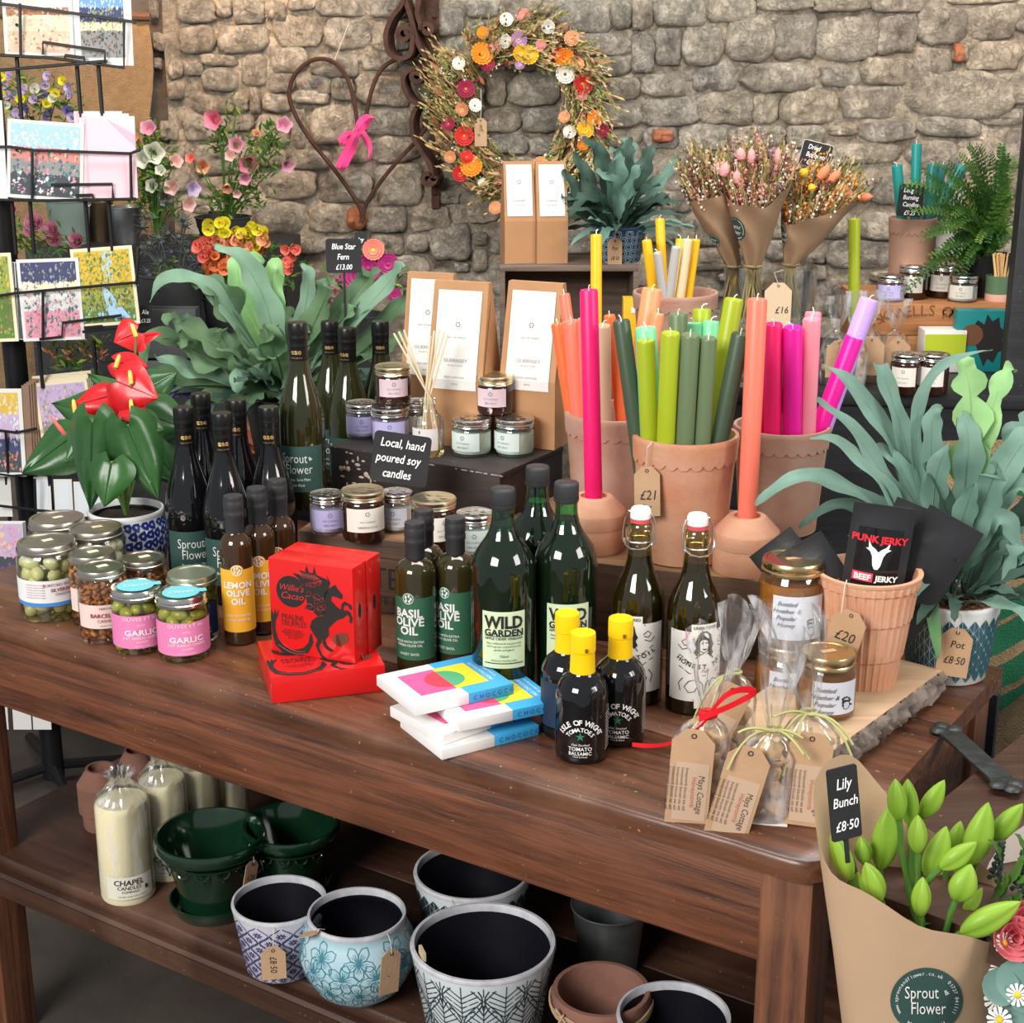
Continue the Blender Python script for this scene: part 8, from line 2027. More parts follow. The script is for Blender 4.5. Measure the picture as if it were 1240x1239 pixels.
small_bag(1046, 498, 352, 46, 3.26, 'small gift bag with brown tag behind the leaning magenta candle')
small_bag(1078, 492, 362, 44, 3.30, 'small gift bag with brown tag beside the dark jar pair')
small_bag(1008, 500, 358, 44, 3.24, 'small gift bag tied in red behind the light pink candles', True)
small_bag(1028, 500, 352, 40, 3.20, 'small gift bag with pale filling between pink and magenta candles', False)
for i, (px, py, wpx, m_, lb) in enumerate([(975, 395, 30, 'white', 'pale jar behind the pink candles'), (842, 372, 26, 'cream', 'clip top jar beside the yellow candle pot')]):
 q = P(px, py, 3.12); candle_jar(lb, 'white', 'cream', wpx / 2 / FOC * 3.12 + .006, .065, loc=(q.x, 3.3 if i == 0 else 3.36, .9265))
p = P(757, 400, 3.02)
yb_ = thing('yellow_box', 'small yellow carton behind the peach candles', 'box', (P(757, 380, 3.6).x - .0, 3.30, .9265)); zt_ = P(757, 360, 3.30).z - .9265
b = MB(); b.box((0, 0, zt_ / 2), (.055, .04, zt_), 0, .001); b.build('carton', mat('mustard_card', (.78, .42, .01), .5), yb_)
b = MB(); b.box((.004, -.0207, zt_ * .86), (.03, .0008, .012)); b.build('label', WHITEP, yb_)
# ------------------------------------------------------------------ postcard rack
BW = mat('black_wire', (.012, .012, .013), .35, .3)
YK = 3.15
pr0 = P(30, 560, YK + .06)
rk = thing('postcard_rack', 'tall black wire postcard rack standing behind the left end of the table', 'rack', (pr0.x, YK + .06, 0))
def f_():
 X = pr0.x; b = MB(); b.tube([(X, YK + .06, .02), (X, YK + .06, 2.1)], .024, 14); b.build('post', BW, rk)
 for k in range(4):
  a = k * PI / 2 + .5; b = MB(); b.tube([(X, YK + .06, .05), (X + .26 * math.cos(a), YK + .06 + .26 * math.sin(a), .012)], .012, 8); b.build('foot', BW, rk)
 for (y0, y1, rods) in ((66, 150, (20, 92, 118)), (240, 308, (14, 36, 103, 131)), (412, 470, (47, 113)), (560, 640, (6, 58)), (-20, 10, (20, 92))):
  for px in rods: b = MB(); b.tube([P(px, y0, YK), P(px + (y1 - y0) * .09 * -1 + (y1 - y0) * .17, y1, YK)], .0042, 6); b.build('rod', BW, rk)
 W_ = [[(-12, 3), (60, 12), (165, 27)], [(-12, 66), (60, 70), (150, 82), (150, 25)], [(24, 4), (25, 66)], [(52, 66), (52, 51), (127, 62), (127, 78)], [(78, 72), (79, 67), (102, 70), (102, 75)], [(0, 85), (130, 74)],
          [(-12, 178), (12, 178), (40, 182), (158, 186), (170, 181)], [(-12, 242), (60, 243), (165, 241)], [(39, 184), (39, 242)], [(158, 186), (159, 241)], [(62, 224), (136, 223), (137, 241)], [(92, 237), (112, 236), (113, 241)],
          [(-12, 360), (20, 355), (100, 348), (168, 342)], [(48, 411), (75, 408), (76, 391), (147, 382), (147, 396), (100, 402)], [(52, 354), (52, 411)], [(102, 397), (124, 395), (124, 400)], [(165, 345), (168, 300)],
          [(-12, 520), (20, 524), (45, 519)], [(-12, 573), (15, 576), (62, 573)], [(7, 524), (10, 573)], [(-5, 612), (45, 618), (92, 622)], [(42, 580), (44, 640)]]
 for w_ in W_: b = MB(); b.tube(pxs([(a, c) for a, c in w_], YK - .03), .0030, 6); b.build('wire', BW, rk)
 for (py, x1) in ((30, 155), (182, 160), (350, 160), (522, 60)):
  b = MB(); b.tube([P(20, py, YK - .03), P(24, py, YK + .06)], .003, 5); b.build('wire', BW, rk)
rel(rk, f_)
def ccol(n_, c): return mat('paint_' + n_, c, .6)
PC = {k: ccol(k, v) for k, v in dict(sky=(.35, .55, .80), cloud=(.64, .68, .73), dark=(.05, .06, .07), teal=(.06, .16, .16), pink=(.70, .28, .38), coral=(.70, .22, .18), white=(.66, .65, .63), grass=(.28, .33, .06), gold=(.62, .42, .04), green=(.10, .18, .03), navy=(.04, .05, .14), sand=(.70, .48, .34), rust=(.40, .17, .09), lilac=(.50, .38, .58), plum=(.16, .07, .22), blue=(.15, .30, .55), cream=(.75, .66, .45), grey=(.28, .28, .27), brown=(.22, .13, .08)).items()}
def card(label, x0, y0, x1, y1, Y, bands, seed=0, skew=0, border=4, n=230, thick=.002, base='white', grp='postcards in the wire rack', name='postcard'):
 cxp, cyp = (x0 + x1) / 2, (y0 + y1) / 2; c = P(cxp, cyp, Y); w_ = abs(P(x1, cyp, Y).x - P(x0, cyp, Y).x); h_ = abs(P(cxp, y0, Y).z - P(cxp, y1, Y).z)
 t = thing(name, label, 'card', tuple(c), 0, grp, rot=(R(-6), skew, 0))
 b = MB(); b.box((0, 0, 0), (w_, thick, h_)); b.build('card_stock', PC[base], t, smooth=False)
 if not bands: return t
 rr = random.Random(seed); k = border / FOC * Y; iw, ih = w_ / 2 - k, h_ / 2 - k; keys = sorted({q for bnd in bands for q in bnd[2]}); b = MB()
 for (v0, v1, cols) in bands:
  b.m = keys.index(cols[0]); yo = -thick / 2 - .0004
  b.add([(-iw, yo, lerp(-ih, ih, v0)), (iw, yo, lerp(-ih, ih, v0)), (iw, yo, lerp(-ih, ih, v1)), (-iw, yo, lerp(-ih, ih, v1))], [(0, 1, 2, 3)])
  for q in range(int(3.2 * n * (v1 - v0))):
   b.m = keys.index(cols[0] if rr.random() < .45 else rr.choice(cols)); u_, v = rr.uniform(-1, 1), rr.uniform(v0, v1); sx_, sz_ = rr.uniform(.02, .07) * iw, rr.uniform(.02, .09) * ih; x_ = u_ * (iw - sx_); z_ = lerp(-ih + sz_, ih - sz_, v); yo = -thick / 2 - .0005 - q * 2e-6
   b.add([(x_ - sx_, yo, z_), (x_, yo, z_ - sz_), (x_ + sx_, yo, z_ + .2 * sz_), (x_, yo, z_ + sz_)], [(0, 1, 2, 3)])
 b.build('picture', [PC[q] for q in keys], t, smooth=False); return t
Yc = YK - .015
card('sandy pale postcard in the top tier of the rack', 4, -14, 88, 68, Yc, [(0, .35, ['sand', 'cream', 'rust']), (.35, .62, ['cream', 'sand', 'white']), (.62, .75, ['rust', 'sand', 'brown']), (.75, 1, ['white', 'cream'])], 1)
card('blue and grey landscape postcard with white border, top tier right', 88, -12, 160, 80, Yc + .004, [(0, .45, ['grey', 'dark', 'brown']), (.45, .6, ['cream', 'sand', 'grass']), (.6, .85, ['navy', 'grey', 'grass']), (.85, 1, ['blue', 'sky', 'cloud'])], 2, border=9)
card('postcard of a heather garden under a cloudy sky, second tier', 9, 147, 101, 242, Yc, [(0, .3, ['dark', 'pink', 'white', 'teal']), (.3, .5, ['grey', 'teal', 'pink']), (.5, .68, ['coral', 'sand', 'teal']), (.68, 1, ['sky', 'cloud', 'cloud'])], 3, R(4))
for i, (a_, c_) in enumerate(((92, 150), (98, 158), (107, 165))):
 t = card('pink envelope card, %s of three in the second tier' % ('rearmost', 'middle', 'front')[i], a_, 135 + 3 * i, c_, 240, Yc + .01 - i * .005, None, base='white', grp='pink envelopes in the rack', name='envelope')
 w_ = t.children[0].dimensions.x; h_ = t.children[0].dimensions.z
 b = MB(); b.add([(-w_ / 2, -.0014, -h_ / 2), (w_ / 2, -.0014, -h_ / 2), (w_ / 2, -.0014, h_ / 2 * .7), (-w_ / 2, -.0014, h_ / 2)], [(0, 1, 2, 3)]); b.build('pink_paper', ccol('blush', (.80, .52, .58)), t, smooth=False)
 b = MB(); b.add([(-w_ / 2 * .2, -.0018, h_ / 2 * .95), (w_ / 2, -.0018, h_ / 2 * .25), (w_ / 2, -.0018, h_ / 2 * .55)], [(0, 1, 2)]); b.build('flap', ccol('rose', (.75, .38, .48)), t, smooth=False)
card('plain pale blue card at the left edge, second tier', -60, 122, 6, 241, Yc, [(0, 1, ['cloud'])], 5, n=1)
card('postcard of an autumn wood cut by the left edge, third tier', -50, 308, 18, 414, Yc, [(0, .5, ['green', 'brown', 'grass']), (.5, 1, ['grass', 'gold', 'green'])], 6, R(-2), base='cream')
for k in range(3): card('dark edged postcard in a stack behind the pink flower garden card', 16 - k * 1 + k * 3, 318, 30 + k * 3, 411, Yc + .010 - k * .003, [(0, 1, ['dark', 'grey'])], 7, n=20, border=1)
card('postcard of a pink flower garden under dark trees, third tier', 24, 314, 99, 412, Yc, [(0, .35, ['pink', 'grey', 'coral', 'teal']), (.35, .6, ['white', 'grey', 'pink', 'teal']), (.6, .75, ['cream', 'grey', 'white']), (.75, 1, ['navy', 'grey', 'dark'])], 8, R(-2), n=420)
t = card('postcard of golden birches beside a blue river, third tier right', 90, 300, 165, 394, Yc + .006, [(0, .18, ['green', 'sky', 'grass']), (.18, .5, ['grass', 'green', 'gold', 'dark']), (.5, 1, ['gold', 'grass', 'green'])], 9, R(-4), base='cream', n=420)
w_, h_ = t.children[0].dimensions.x, t.children[0].dimensions.z
b = MB(); b.add([(w_ * .02, -.0022, -h_ * .4), (w_ * .36, -.0022, -h_ * .42), (w_ * .02, -.0022, -.02 * h_), (-w_ * .06, -.0022, .0)], [(0, 1, 2, 3)]); b.add([(-w_ * .02, -.0022, .08 * h_), (w_ * .14, -.0022, .04 * h_), (w_ * .18, -.0022, h_ * .44), (w_ * .0, -.0022, h_ * .45)], [(0, 1, 2, 3)]); b.build('painted_sky_and_river', PC['sky'], t, smooth=False)
for k in range(5): card('brown mount edge of stacked prints in the fourth tier', 29 + k * 3, 468 - k * 2, 38 + k * 3, 570, Yc - .002 + k * .004, None, base='brown', grp='stacked mounts in the fourth tier', name='print')
card('postcard of a pink sunset over dark hills, fourth tier left', -40, 472, 29, 576, Yc - .006, [(0, .25, ['dark', 'rust', 'pink']), (.25, .42, ['navy', 'lilac', 'grey']), (.42, .75, ['lilac', 'cloud', 'sand']), (.75, 1, ['gold', 'sand', 'cream'])], 10, border=5)
for k in range(4): card('cream edged landscape print leaning behind the anthurium, fourth tier', 46, 462 - k * 3, 112 + k * 2, 548, Yc + .012 + k * .006, [(0, .45, ['grey', 'brown', 'sand']), (.45, 1, ['lilac', 'sand', 'grey'])] if k == 0 else None, 11, R(-6), base='cream', grp='cream edged prints in the fourth tier')
for k, (a_, c_) in enumerate(((-30, 14), (42, 62), (66, 88), (90, 125))): card('white card in the low tier behind the anthurium leaves, %s' % ('at the left edge', 'left of the wire', 'right of the wire', 'furthest right')[k], a_, 575 + 3 * k, c_, 625, Yc + .01, [(0, 1, ['cloud'])] if k else None, 12 + k, n=2, grp='white cards in the low tier')
for k, (a_, c_) in enumerate(((-40, 8), (14, 36), (38, 60))): card('white card in the lowest tier seen under the table, %s' % ('left', 'middle', 'right')[k], a_, 800, c_, 882, Yc + .01, None, grp='white cards in the lowest tier')
t = card('purple landscape canvas leaning behind the pickle jars', -70, 634, 32, 730, 2.68, [(0, .45, ['plum', 'lilac', 'navy']), (.45, .6, ['dark', 'plum']), (.6, 1, ['lilac', 'pink', 'sand'])], 14, border=1, thick=.02, grp='canvases', name='canvas')
t.location.y += .0
# ------------------------------------------------------------------ burlap hanging on the wall
bh = thing('burlap_drape', 'brown burlap cloth hanging on the wall behind the postcard rack', 'cloth')
b = MB(); rows = []
for j in range(25):
 row = []
 for i in range(21):
  px = lerp(-40, lerp(178, 188, min(1, j / 12)) + (6 * math.sin(j * .6)), i / 20); py = lerp(18 + 5 * math.sin(i * .3), 560, j / 24); Yb = WY - .06 - .015 * math.sin(i * .9 + j * .12) - .004 * math.sin(j)
  row.append(P(px, py, Yb))
 rows.append(row)
b.grid(rows); bp_ = b.build('cloth', mat('brown_burlap', (.34, .21, .105), .95, var=.25, vscale=60, bump=1, bscale=300), bh); sm = bp_.modifiers.new('thick', 'SOLIDIFY'); sm.thickness = .004
b = MB(); b.tube([P(-50, 16, WY - .06), P(182, 20, WY - .06)], .010, 8); b.build('hanging_rod', DM['brown'], bh)
# ------------------------------------------------------------------ staging for the buckets of flowers
st_ = thing('flower_stand', 'dark wooden stand carrying the flower buckets at the back left', 'stand')
for (px0, px1, py, Y0, d_, nm) in ((30, 345, 300, 3.72, .28, 'upper_step'), (120, 520, 478, 3.30, .34, 'lower_step')):
 a, c = P(px0, py, Y0), P(px1, py, Y0); b = MB(); b.box(((a.x + c.x) / 2, Y0 + d_ / 2, a.z / 2), (c.x - a.x, d_, a.z)); b.build(nm, BLK, st_, smooth=False)
zU = P(100, 300, 3.72).z; zLo = P(200, 478, 3.30).z
def bucket(label, px, pyt, pyb, w_, Y, m, z=None, ratio=.78, name='flower_bucket', handle=True):
 q = P(px, pyt, Y); zb = z if z is not None else P(px, pyb, Y).z; r = w_ / 2 / FOC * Y; H_ = q.z - zb
 t = thing(name, label, 'bucket', (q.x, Y, zb), 0, 'flower buckets at the back left')
 b = MB(); b.lathe([(0, 0), (r * ratio, 0), (r * ratio * 1.02, .004), (r * .92, H_ * .6), (r * .94, H_ * .62), (r, H_ * .97), (r * 1.04, H_ * .98), (r * 1.04, H_), (r * .96, H_), (r * .75, .01), (0, .01)], 32, cap=False); b.build('bucket_body', m, t, angle=45)
 if handle: b = MB(); b.tube([(r * 1.05 * math.cos(k * PI / 10), -r * .2 * math.sin(k * PI / 10) - .0, H_ * .9 - .25 * r * math.sin(k * PI / 10)) for k in range(11)], .002, 5); b.build('handle', WIRE, t)
 return t
SGB = mat('sage_enamel', (.20, .26, .23), .4, var=.15, vscale=10); TRO = mat('dark_grey_trough', (.055, .06, .06), .55, var=.3, vscale=15)
bucket('sage green enamel bucket behind the postcard rack', 82, 242, 300, 52, 3.80, SGB, zU); bucket('dark bronze bucket between sage and zinc buckets', 119, 244, 300, 34, 3.86, mat('bronze_tin', (.18, .13, .08), .35, .8), zU)
bucket('galvanised zinc bucket beside the burlap cloth', 152, 250, 300, 40, 3.82, ZINC, zU); bucket('dark zinc bucket of thistles behind the anthurium', 205, 330, 478, 76, 3.45, TRO, zLo)
bucket('dark bucket of orange and yellow flowers behind the blue star fern', 282, 345, 478, 74, 3.50, TRO, zLo, handle=False); bucket('dark bucket of pink bellflowers by the wall', 270, 262, 300, 66, 3.82, TRO, zU, handle=False); bucket('dark bucket of magenta flowers beside the kraft boxes', 432, 380, 478, 66, 3.42, TRO, zLo, handle=False)
for k, (px0, px1, py0, py1) in enumerate(((166, 240, 372, 400), (170, 236, 402, 432), (172, 238, 434, 470))):
 Y0 = 3.26; a, c = P(px0, py0, Y0), P(px1, py1, Y0); t = thing('wooden_trough', 'dark grey painted trough, %s of three stacked' % ('topmost', 'middle', 'lowest')[k], 'trough', ((a.x + c.x) / 2, Y0 - .01, c.z), 0, 'stacked grey troughs')
 w_, h_ = c.x - a.x, a.z - c.z - .002
 for yy_ in (-.003, .034): b = MB(); b.box((0, yy_, h_ / 2), (w_, .008, h_), 0, .001); b.build('side_board', TRO, t)
 for s in (-1, 1): b = MB(); b.box((s * (w_ / 2 - .004), .0155, h_ / 2), (.008, .028, h_)); b.build('end_board', TRO, t)
 b = MB(); b.box((0, .0155, .004), (w_ - .018, .028, .006)); b.build('bottom_board', TRO, t)
chalk_sign('small chalkboard price sign tucked beside the river postcard', 176, 383, 3.2, 16, 26, [('Ale', .3, 0, .2), ('£3.25', .25, 0, -.2)], -.05, 0, 0)
chalk_sign('chalkboard sign reading Campanula below the pink bellflowers', 265, 262, 3.86, 25, 13, [('Campanula', .45, 0, 0)], -.1, 0, 0)
chalk_sign('small chalkboard sign half hidden behind the Blue Star Fern sign', 437, 290, 3.3, 15, 18, [('ley', .4, 0, 0)], -.1, 0, 0)
chalk_sign('chalkboard sign reading Blue Star Fern 13 pounds on a stick', 416, 310, 2.9, 43, 41, [('Blue Star', .24, 0, .28), ('Fern', .24, -.02, -.02), ('£13.00', .22, 0, -.32)], -.05, 0, .0, stick=.09)
# ------------------------------------------------------------------ flowers
def stem_to(par, p, base, m=None, r=.0016, sag=.0):
 b = MB(); b.tube([bez(Vector(base), (Vector(base) + Vector(p)) / 2 + Vector((0, -.01, .04)), Vector(p), k / 8) for k in range(9)], r, 5); return b.build('stem', m or LSTEM, par)
def sprig_leaves(par, pts, n, L0, L1, m, seed, w_=.35):
 rr = random.Random(seed); b = MB()
 for _ in range(n):
  p = rr.choice(pts) + Vector((rr.gauss(0, .016), rr.gauss(0, .012), rr.gauss(0, .018))); d = Vector((rr.uniform(-1, 1), rr.uniform(-.9, .2), rr.uniform(-.1, 1))).normalized(); L_ = rr.uniform(L0, L1); s = d.cross(Vector((0, -.6, .8))).normalized() * L_ * w_ * .5; up_ = s.cross(d).normalized() * L_ * .08
  b.add([p, p + d * L_ * .45 + s + up_, p + d * L_, p + d * L_ * .45 - s + up_, p + d * L_ * .5], [(0, 1, 4), (1, 2, 4), (2, 3, 4), (3, 0, 4)])
 o = b.build('foliage', m, par, smooth=False); o['kind'] = 'stuff'; return o
def bell(par, c, r, d, m):
 b = MB(); b.T = aim(c, Vector(c) + Vector(d)); n = 20
 b.lathe([(0, 0), (r * .5, r * .1), (r * .62, r * .6), (r * .66, r * 1.1), (r * .92, r * 1.45), (r * 1.05, r * 1.5), (r * .86, r * 1.4), (r * .56, r * .9), (r * .4, r * .3), (0, r * .25)], n, cap=False, f=lambda a, z: 1 + (.12 * math.cos(a * 5) if z > r * 1.2 else .03 * math.cos(a * 5))); return b.build('bell_flower', m, par, angle=60)
CP_ = {k: mat('petal_' + k, c, .5, sss=.1, var=.15, vscale=40) for k, c in dict(pink=(.80, .22, .32), rose=(.72, .32, .42), white=(.74, .74, .60), lilac=(.58, .46, .66), peach=(.85, .40, .22), blush=(.80, .50, .45), yellow=(.80, .70, .04), orange=(.85, .28, .10), magenta=(.36, .01, .14), purple=(.42, .10, .48), coral=(.85, .22, .16), violet=(.20, .16, .42)).items()}
LG = leafmat('bouquet_leaf', (.10, .22, .035), (.05, .12, .02), .5); LGY = leafmat('lime_leaf', (.36, .42, .06), (.22, .30, .04), .5)
def flowers(name, label, cat, Y, base, bells_, foliage, extra=None, grp=None):
 b0 = P(base[0], base[1], Y); t = thing(name, label, cat, tuple(b0), 0, grp)
 def f_():
  rr = random.Random(len(label))
  for (px, py, r, c, dx, dz) in bells_:
   p = P(px, py, Y + rr.uniform(-.04, .03)); R_ = r / FOC * Y; bell(t, p, R_, (dx, -1, dz), CP_[c]); stem_to(t, p, b0)
  pts = [P(a, c, Y + rr.uniform(-.02, .02)) for a, c in foliage]
  for p in pts: stem_to(t, p, b0)
  sprig_leaves(t, pts, 26 * len(pts), .014, .032, LG, 3); sprig_leaves(t, pts, 7 * len(pts), .012, .026, LGY, 4)
  if extra: extra(t, rr)
 rel(t, f_); return t
flowers('campanula_bunch', 'bunch of tall pink bellflowers with green leaves against the stone wall', 'flowers', 3.78, (275, 275), [(265, 146, 11, 'pink', -.3, .1), (303, 193, 11, 'pink', 0, -.35), (342, 154, 9, 'rose', .3, .3), (345, 198, 8, 'rose', .5, -.2), (287, 178, 9, 'rose', .1, .3), (243, 201, 8, 'peach', .4, .0), (234, 194, 6, 'coral', -.3, .4), (296, 214, 7, 'rose', .2, -.2), (275, 224, 6, 'peach', .1, -.6), (286, 233, 5, 'blush', .3, -.2), (280, 190, 6, 'blush', 0, .2), (311, 165, 5, 'peach', .0, .8)],
 [(270, 165), (268, 180), (283, 240), (300, 235), (310, 215), (325, 180), (332, 165), (320, 200), (335, 185), (275, 250), (262, 245), (290, 205), (310, 240), (285, 140), (300, 180)])
flowers('campanula_bunch', 'bunch of white and lilac bellflowers beside the burlap cloth', 'flowers', 3.74, (190, 290), [(182, 160, 9, 'rose', 0, .5), (185, 186, 12, 'white', .3, .1), (178, 192, 10, 'white', -.3, .0), (210, 199, 8, 'blush', .6, .5), (190, 226, 8, 'white', -.4, .2), (213, 228, 9, 'blush', -.2, .2), (228, 229, 9, 'lilac', .9, .1), (201, 241, 9, 'lilac', .1, .1), (225, 249, 8, 'blush', .6, .2), (166, 168, 8, 'peach', -.3, .2), (195, 208, 6, 'white', .1, .3)],
 [(178, 172), (195, 205), (185, 215), (200, 215), (175, 225), (165, 240), (205, 250), (190, 240), (180, 250), (192, 178)])
def ery(t, rr):
 m = mat('eryngium_bract', (.10, .115, .10), .7); m2 = mat('eryngium_cone', (.07, .075, .11), .8)
 for k in range(52):
  px, py = rr.uniform(172, 285), rr.uniform(262, 362)
  if px > 235 and py < 300 and rr.random() < .75: continue
  c = P(px, py, 3.42 + rr.uniform(-.07, .07)); b = MB(); nn_ = Vector((rr.uniform(-.6, .6), -1, rr.uniform(-.2, .9))).normalized(); b.T = mv(*c) @ nn_.to_track_quat('Z', 'Y').to_matrix().to_4x4(); L_ = rr.uniform(.018, .034)
  for q in range(11):
   a = q * 2 * PI / 11 + rr.uniform(-.2, .2); l = L_ * rr.uniform(.75, 1.1); b.add([(l * .12 * math.cos(a + .7), l * .12 * math.sin(a + .7), 0), (l * math.cos(a), l * math.sin(a), l * rr.uniform(.0, .5)), (l * .12 * math.cos(a - .7), l * .12 * math.sin(a - .7), 0), (l * .3 * math.cos(a), l * .3 * math.sin(a), l * .16)], [(0, 1, 3), (3, 1, 2)])
  b.ball((0, 0, .004), (.006, .006, .009), 7, 5); b.build('thistle_head', m if k % 3 else m2, t, smooth=False); 
  if k % 2 == 0: stem_to(t, c, P(215, 370, 3.45), m, .0013)
flowers('sea_holly_bunch', 'mass of spiky grey green sea holly heads in the zinc bucket', 'flowers', 3.45, (215, 372), [], [(200, 330), (220, 350), (250, 350)], ery)
def snap(t, rr):
 for (x0, x1, y0, y1, c, n, s) in ((252, 276, 266, 288, 'yellow', 14, .011), (284, 322, 272, 300, 'yellow', 20, .011), (238, 258, 288, 312, 'coral', 14, .012), (262, 326, 288, 312, 'peach', 34, .012), (252, 276, 308, 332, 'orange', 20, .012), (345, 360, 300, 328, 'coral', 12, .010), (283, 300, 300, 330, 'peach', 10, .011)):
  for k in range(n):
   p = P(rr.uniform(x0, x1), rr.uniform(y0, y1), 3.36 + rr.uniform(-.04, .03)); rose(t, p, s * rr.uniform(.8, 1.2), (rr.uniform(-.6, .6), -1, rr.uniform(-.3, .8)), CP_[c], 'blossom', k, 2)
flowers('alstroemeria_bunch', 'bunch of yellow, peach and coral blossoms below the pink bellflowers', 'flowers', 3.40, (285, 372), [], [(262, 300), (285, 315), (300, 320), (320, 305), (345, 335), (352, 315), (268, 330), (330, 330)], snap)
def mums(t, rr):
 for (px, py, r, c) in ((432, 335, 17, 'magenta'), (446, 325, 15, 'magenta'), (470, 320, 12, 'magenta'), (452, 303, 12, 'coral'), (440, 345, 12, 'magenta'), (404, 352, 8, 'rose'), (408, 362, 9, 'rose'), (402, 372, 8, 'rose'), (412, 344, 7, 'rose'), (478, 358, 8, 'magenta'), (312, 384, 8, 'purple'), (319, 391, 8, 'purple'), (315, 402, 7, 'purple'), (306, 378, 6, 'violet'), (326, 386, 6, 'purple'), (290, 372, 6, 'violet'), (268, 455, 7, 'yellow'), (276, 462, 7, 'yellow'), (268, 475, 8, 'yellow'), (284, 448, 6, 'yellow'), (262, 466, 6, 'yellow'), (306, 508, 13, 'peach'), (309, 528, 11, 'coral'), (308, 545, 9, 'orange')):
  Yy = 3.30 if px > 395 else 2.98
  p = P(px, py, Yy); R_ = r / FOC * Yy * 1.1
  if c in ('magenta', 'coral', 'peach'):
   for L_ in range(3): daisy(t, p + Vector((0, -.003 * L_, 0)), R_ * (1 - .25 * L_), (0.1, -1, .3), CP_[c], CP_['yellow' if c != 'magenta' else 'magenta'], n=18, name='bloom')
  else:
   for k in range(6): rose(t, p + Vector((rr.gauss(0, R_ * .5), 0, rr.gauss(0, R_ * .5))), R_ * .5, (rr.uniform(-.5, .5), -1, .3), CP_[c], 'floret', k, 2)
 for k in range(20):
  p = P(rr.uniform(195, 232), rr.uniform(455, 480), 2.98); rose(t, p, .010, (rr.uniform(-.5, .5), -1, .5), CP_['violet'], 'floret', k, 2)
flowers('mixed_flower_bunch', 'magenta chrysanthemums and pink stocks behind the Blue Star Fern sign', 'flowers', 3.34, (432, 400), [], [(440, 360), (420, 345), (460, 350), (470, 340), (400, 365)], mums)
def blues(t, rr):
 for k in range(46):
  rose(t, P(rr.uniform(-5, 88), rr.uniform(92, 146), 3.62 + rr.uniform(-.03, .03)), .010, (rr.uniform(-.5, .5), -1, .3), CP_[rr.choice(['lilac', 'violet', 'lilac', 'white', 'yellow'])], 'floret', k, 2)
flowers('purple_flower_bunch', 'purple and lime flowers seen between the upper tiers of the rack', 'flowers', 3.64, (45, 245), [], [(10, 120), (30, 110), (50, 125), (70, 115), (85, 135), (40, 140)], blues)
def pinks(t, rr):
 for (px, py, r) in ((11, 254, 9), (42, 270, 11), (38, 278, 9), (9, 287, 9), (62, 278, 9), (66, 290, 9), (92, 292, 9), (5, 250, 6)):
  rose(t, P(px, py, 3.45), r / FOC * 3.45 * .95, (rr.uniform(-.4, .4), -1, .4), CP_['pink' if px % 2 else 'rose'], 'tulip', px)
flowers('pink_tulip_bunch', 'coral pink tulips behind the gap below the second rack tier', 'flowers', 3.48, (45, 330), [], [(20, 290), (45, 292), (60, 295), (80, 300), (10, 270)], pinks)
def succ(t, rr):
 for px in (66, 86, 104, 122):
  for k in range(16):
   a = P(px + rr.uniform(-5, 5), 440 - k * 1.8, 3.3); d = Vector((rr.uniform(-1, 1), -.6, .8)); frond_mb(a, a + d * .01, a + d * .022, .010, 0, k, n=4).build('leaf', LGY if k > 6 else CP_['peach'], t)
flowers('lime_succulent_row', 'row of lime and pink tipped plants seen below the third rack tier', 'plant', 3.3, (95, 448), [], [(75, 445), (100, 445)], succ)
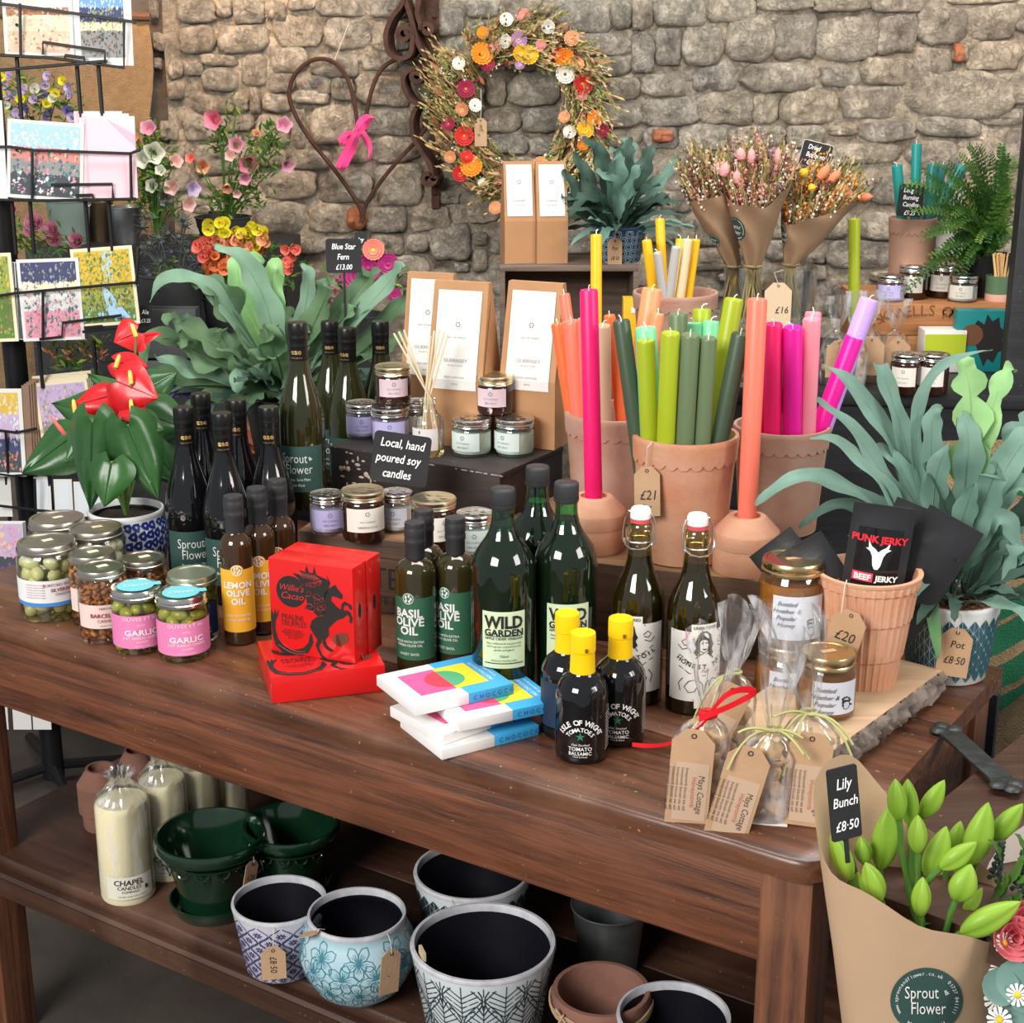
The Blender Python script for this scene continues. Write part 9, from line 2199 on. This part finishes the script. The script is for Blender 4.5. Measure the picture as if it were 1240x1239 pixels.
# ------------------------------------------------------------------ large blue star fern in the middle left
YF = 2.93; fbp = P(345, 480, YF)
bfp = thing('fern_pot', 'dark nursery pot hidden behind the wine bottles holding the large fern', 'pot', (fbp.x, YF, ZW)); hh = fbp.z - ZW
b = MB(); b.lathe([(0, 0), (.06, 0), (.078, hh), (.083, hh + .004), (.076, hh + .004), (.06, .01), (0, .01)], 30, cap=False); b.build('pot_body', mat('black_pot'), bfp); b = MB(); b.lathe([(0, hh - .01), (.074, hh - .008)], 24, cap=False); b.build('soil', SOIL, bfp)
bf = thing('blue_star_fern', 'large blue star fern with lobed grey-green fronds behind the wine bottles', 'plant', (fbp.x, YF, fbp.z))
FG = leafmat('sage_frond', (.15, .25, .125), (.07, .14, .07), .6); FGL = leafmat('pale_sage_frond', (.23, .37, .255), (.13, .24, .16), .6)
def f_():
 base = tuple(fbp)
 hero_fronds(bf, base, [(245, 345, 181, 366, 24, 0, -.05, FGL), (315, 350, 260, 298, 30, 0, -.04, FGL), (455, 360, 487, 322, 26, 0, -.02, FGL), (388, 375, 398, 342, 34, 0, -.04, FG), (372, 360, 364, 322, 18, 0, 0, FGL), (270, 362, 238, 352, 40, 4, -.02, FG), (240, 405, 204, 392, 34, 5, -.06, FG), (210, 410, 176, 442, 24, 0, -.04, FG), (235, 450, 188, 432, 26, 0, -.10, FGL),
      (240, 430, 214, 412, 46, 4, -.07, FG), (215, 455, 180, 462, 30, 0, -.05, FG), (285, 430, 268, 400, 36, 4, -.05, FG), (320, 440, 300, 430, 34, 0, -.09, FG), (330, 420, 322, 396, 30, 0, -.05, FG), (305, 455, 285, 475, 30, 0, -.10, FGL), (310, 475, 300, 500, 30, 0, -.10, FG), (430, 385, 462, 350, 28, 4, 0, FG), (460, 395, 495, 350, 24, 0, .02, FG), (435, 350, 440, 342, 28, 0, .03, FG), (350, 400, 330, 375, 32, 5, .0, FG),
      (300, 390, 335, 325, 30, 4, .04, FG), (405, 400, 430, 372, 28, 0, -.02, FG), (455, 425, 490, 410, 26, 0, 0, FG), (340, 450, 335, 430, 36, 0, -.1, FG), (290, 340, 320, 318, 26, 0, .04, FERNL), (425, 430, 452, 440, 26, 0, 0, FG), (365, 420, 375, 400, 30, 3, -.03, FG), (260, 480, 232, 500, 26, 0, -.06, FG), (330, 345, 345, 335, 26, 0, .02, FERNL), (390, 420, 412, 402, 26, 0, .0, FG), (255, 420, 225, 378, 26, 0, .0, FGL)], YF)
 random_fronds(bf, (fbp.x, YF + .04, fbp.z), 30, .12, .25, .022, .038, [FG, FERND, FERND], 11, (.0, 1.0), .5)  # darker green filler fronds paint the shaded gaps between leaves
rel(bf, f_)
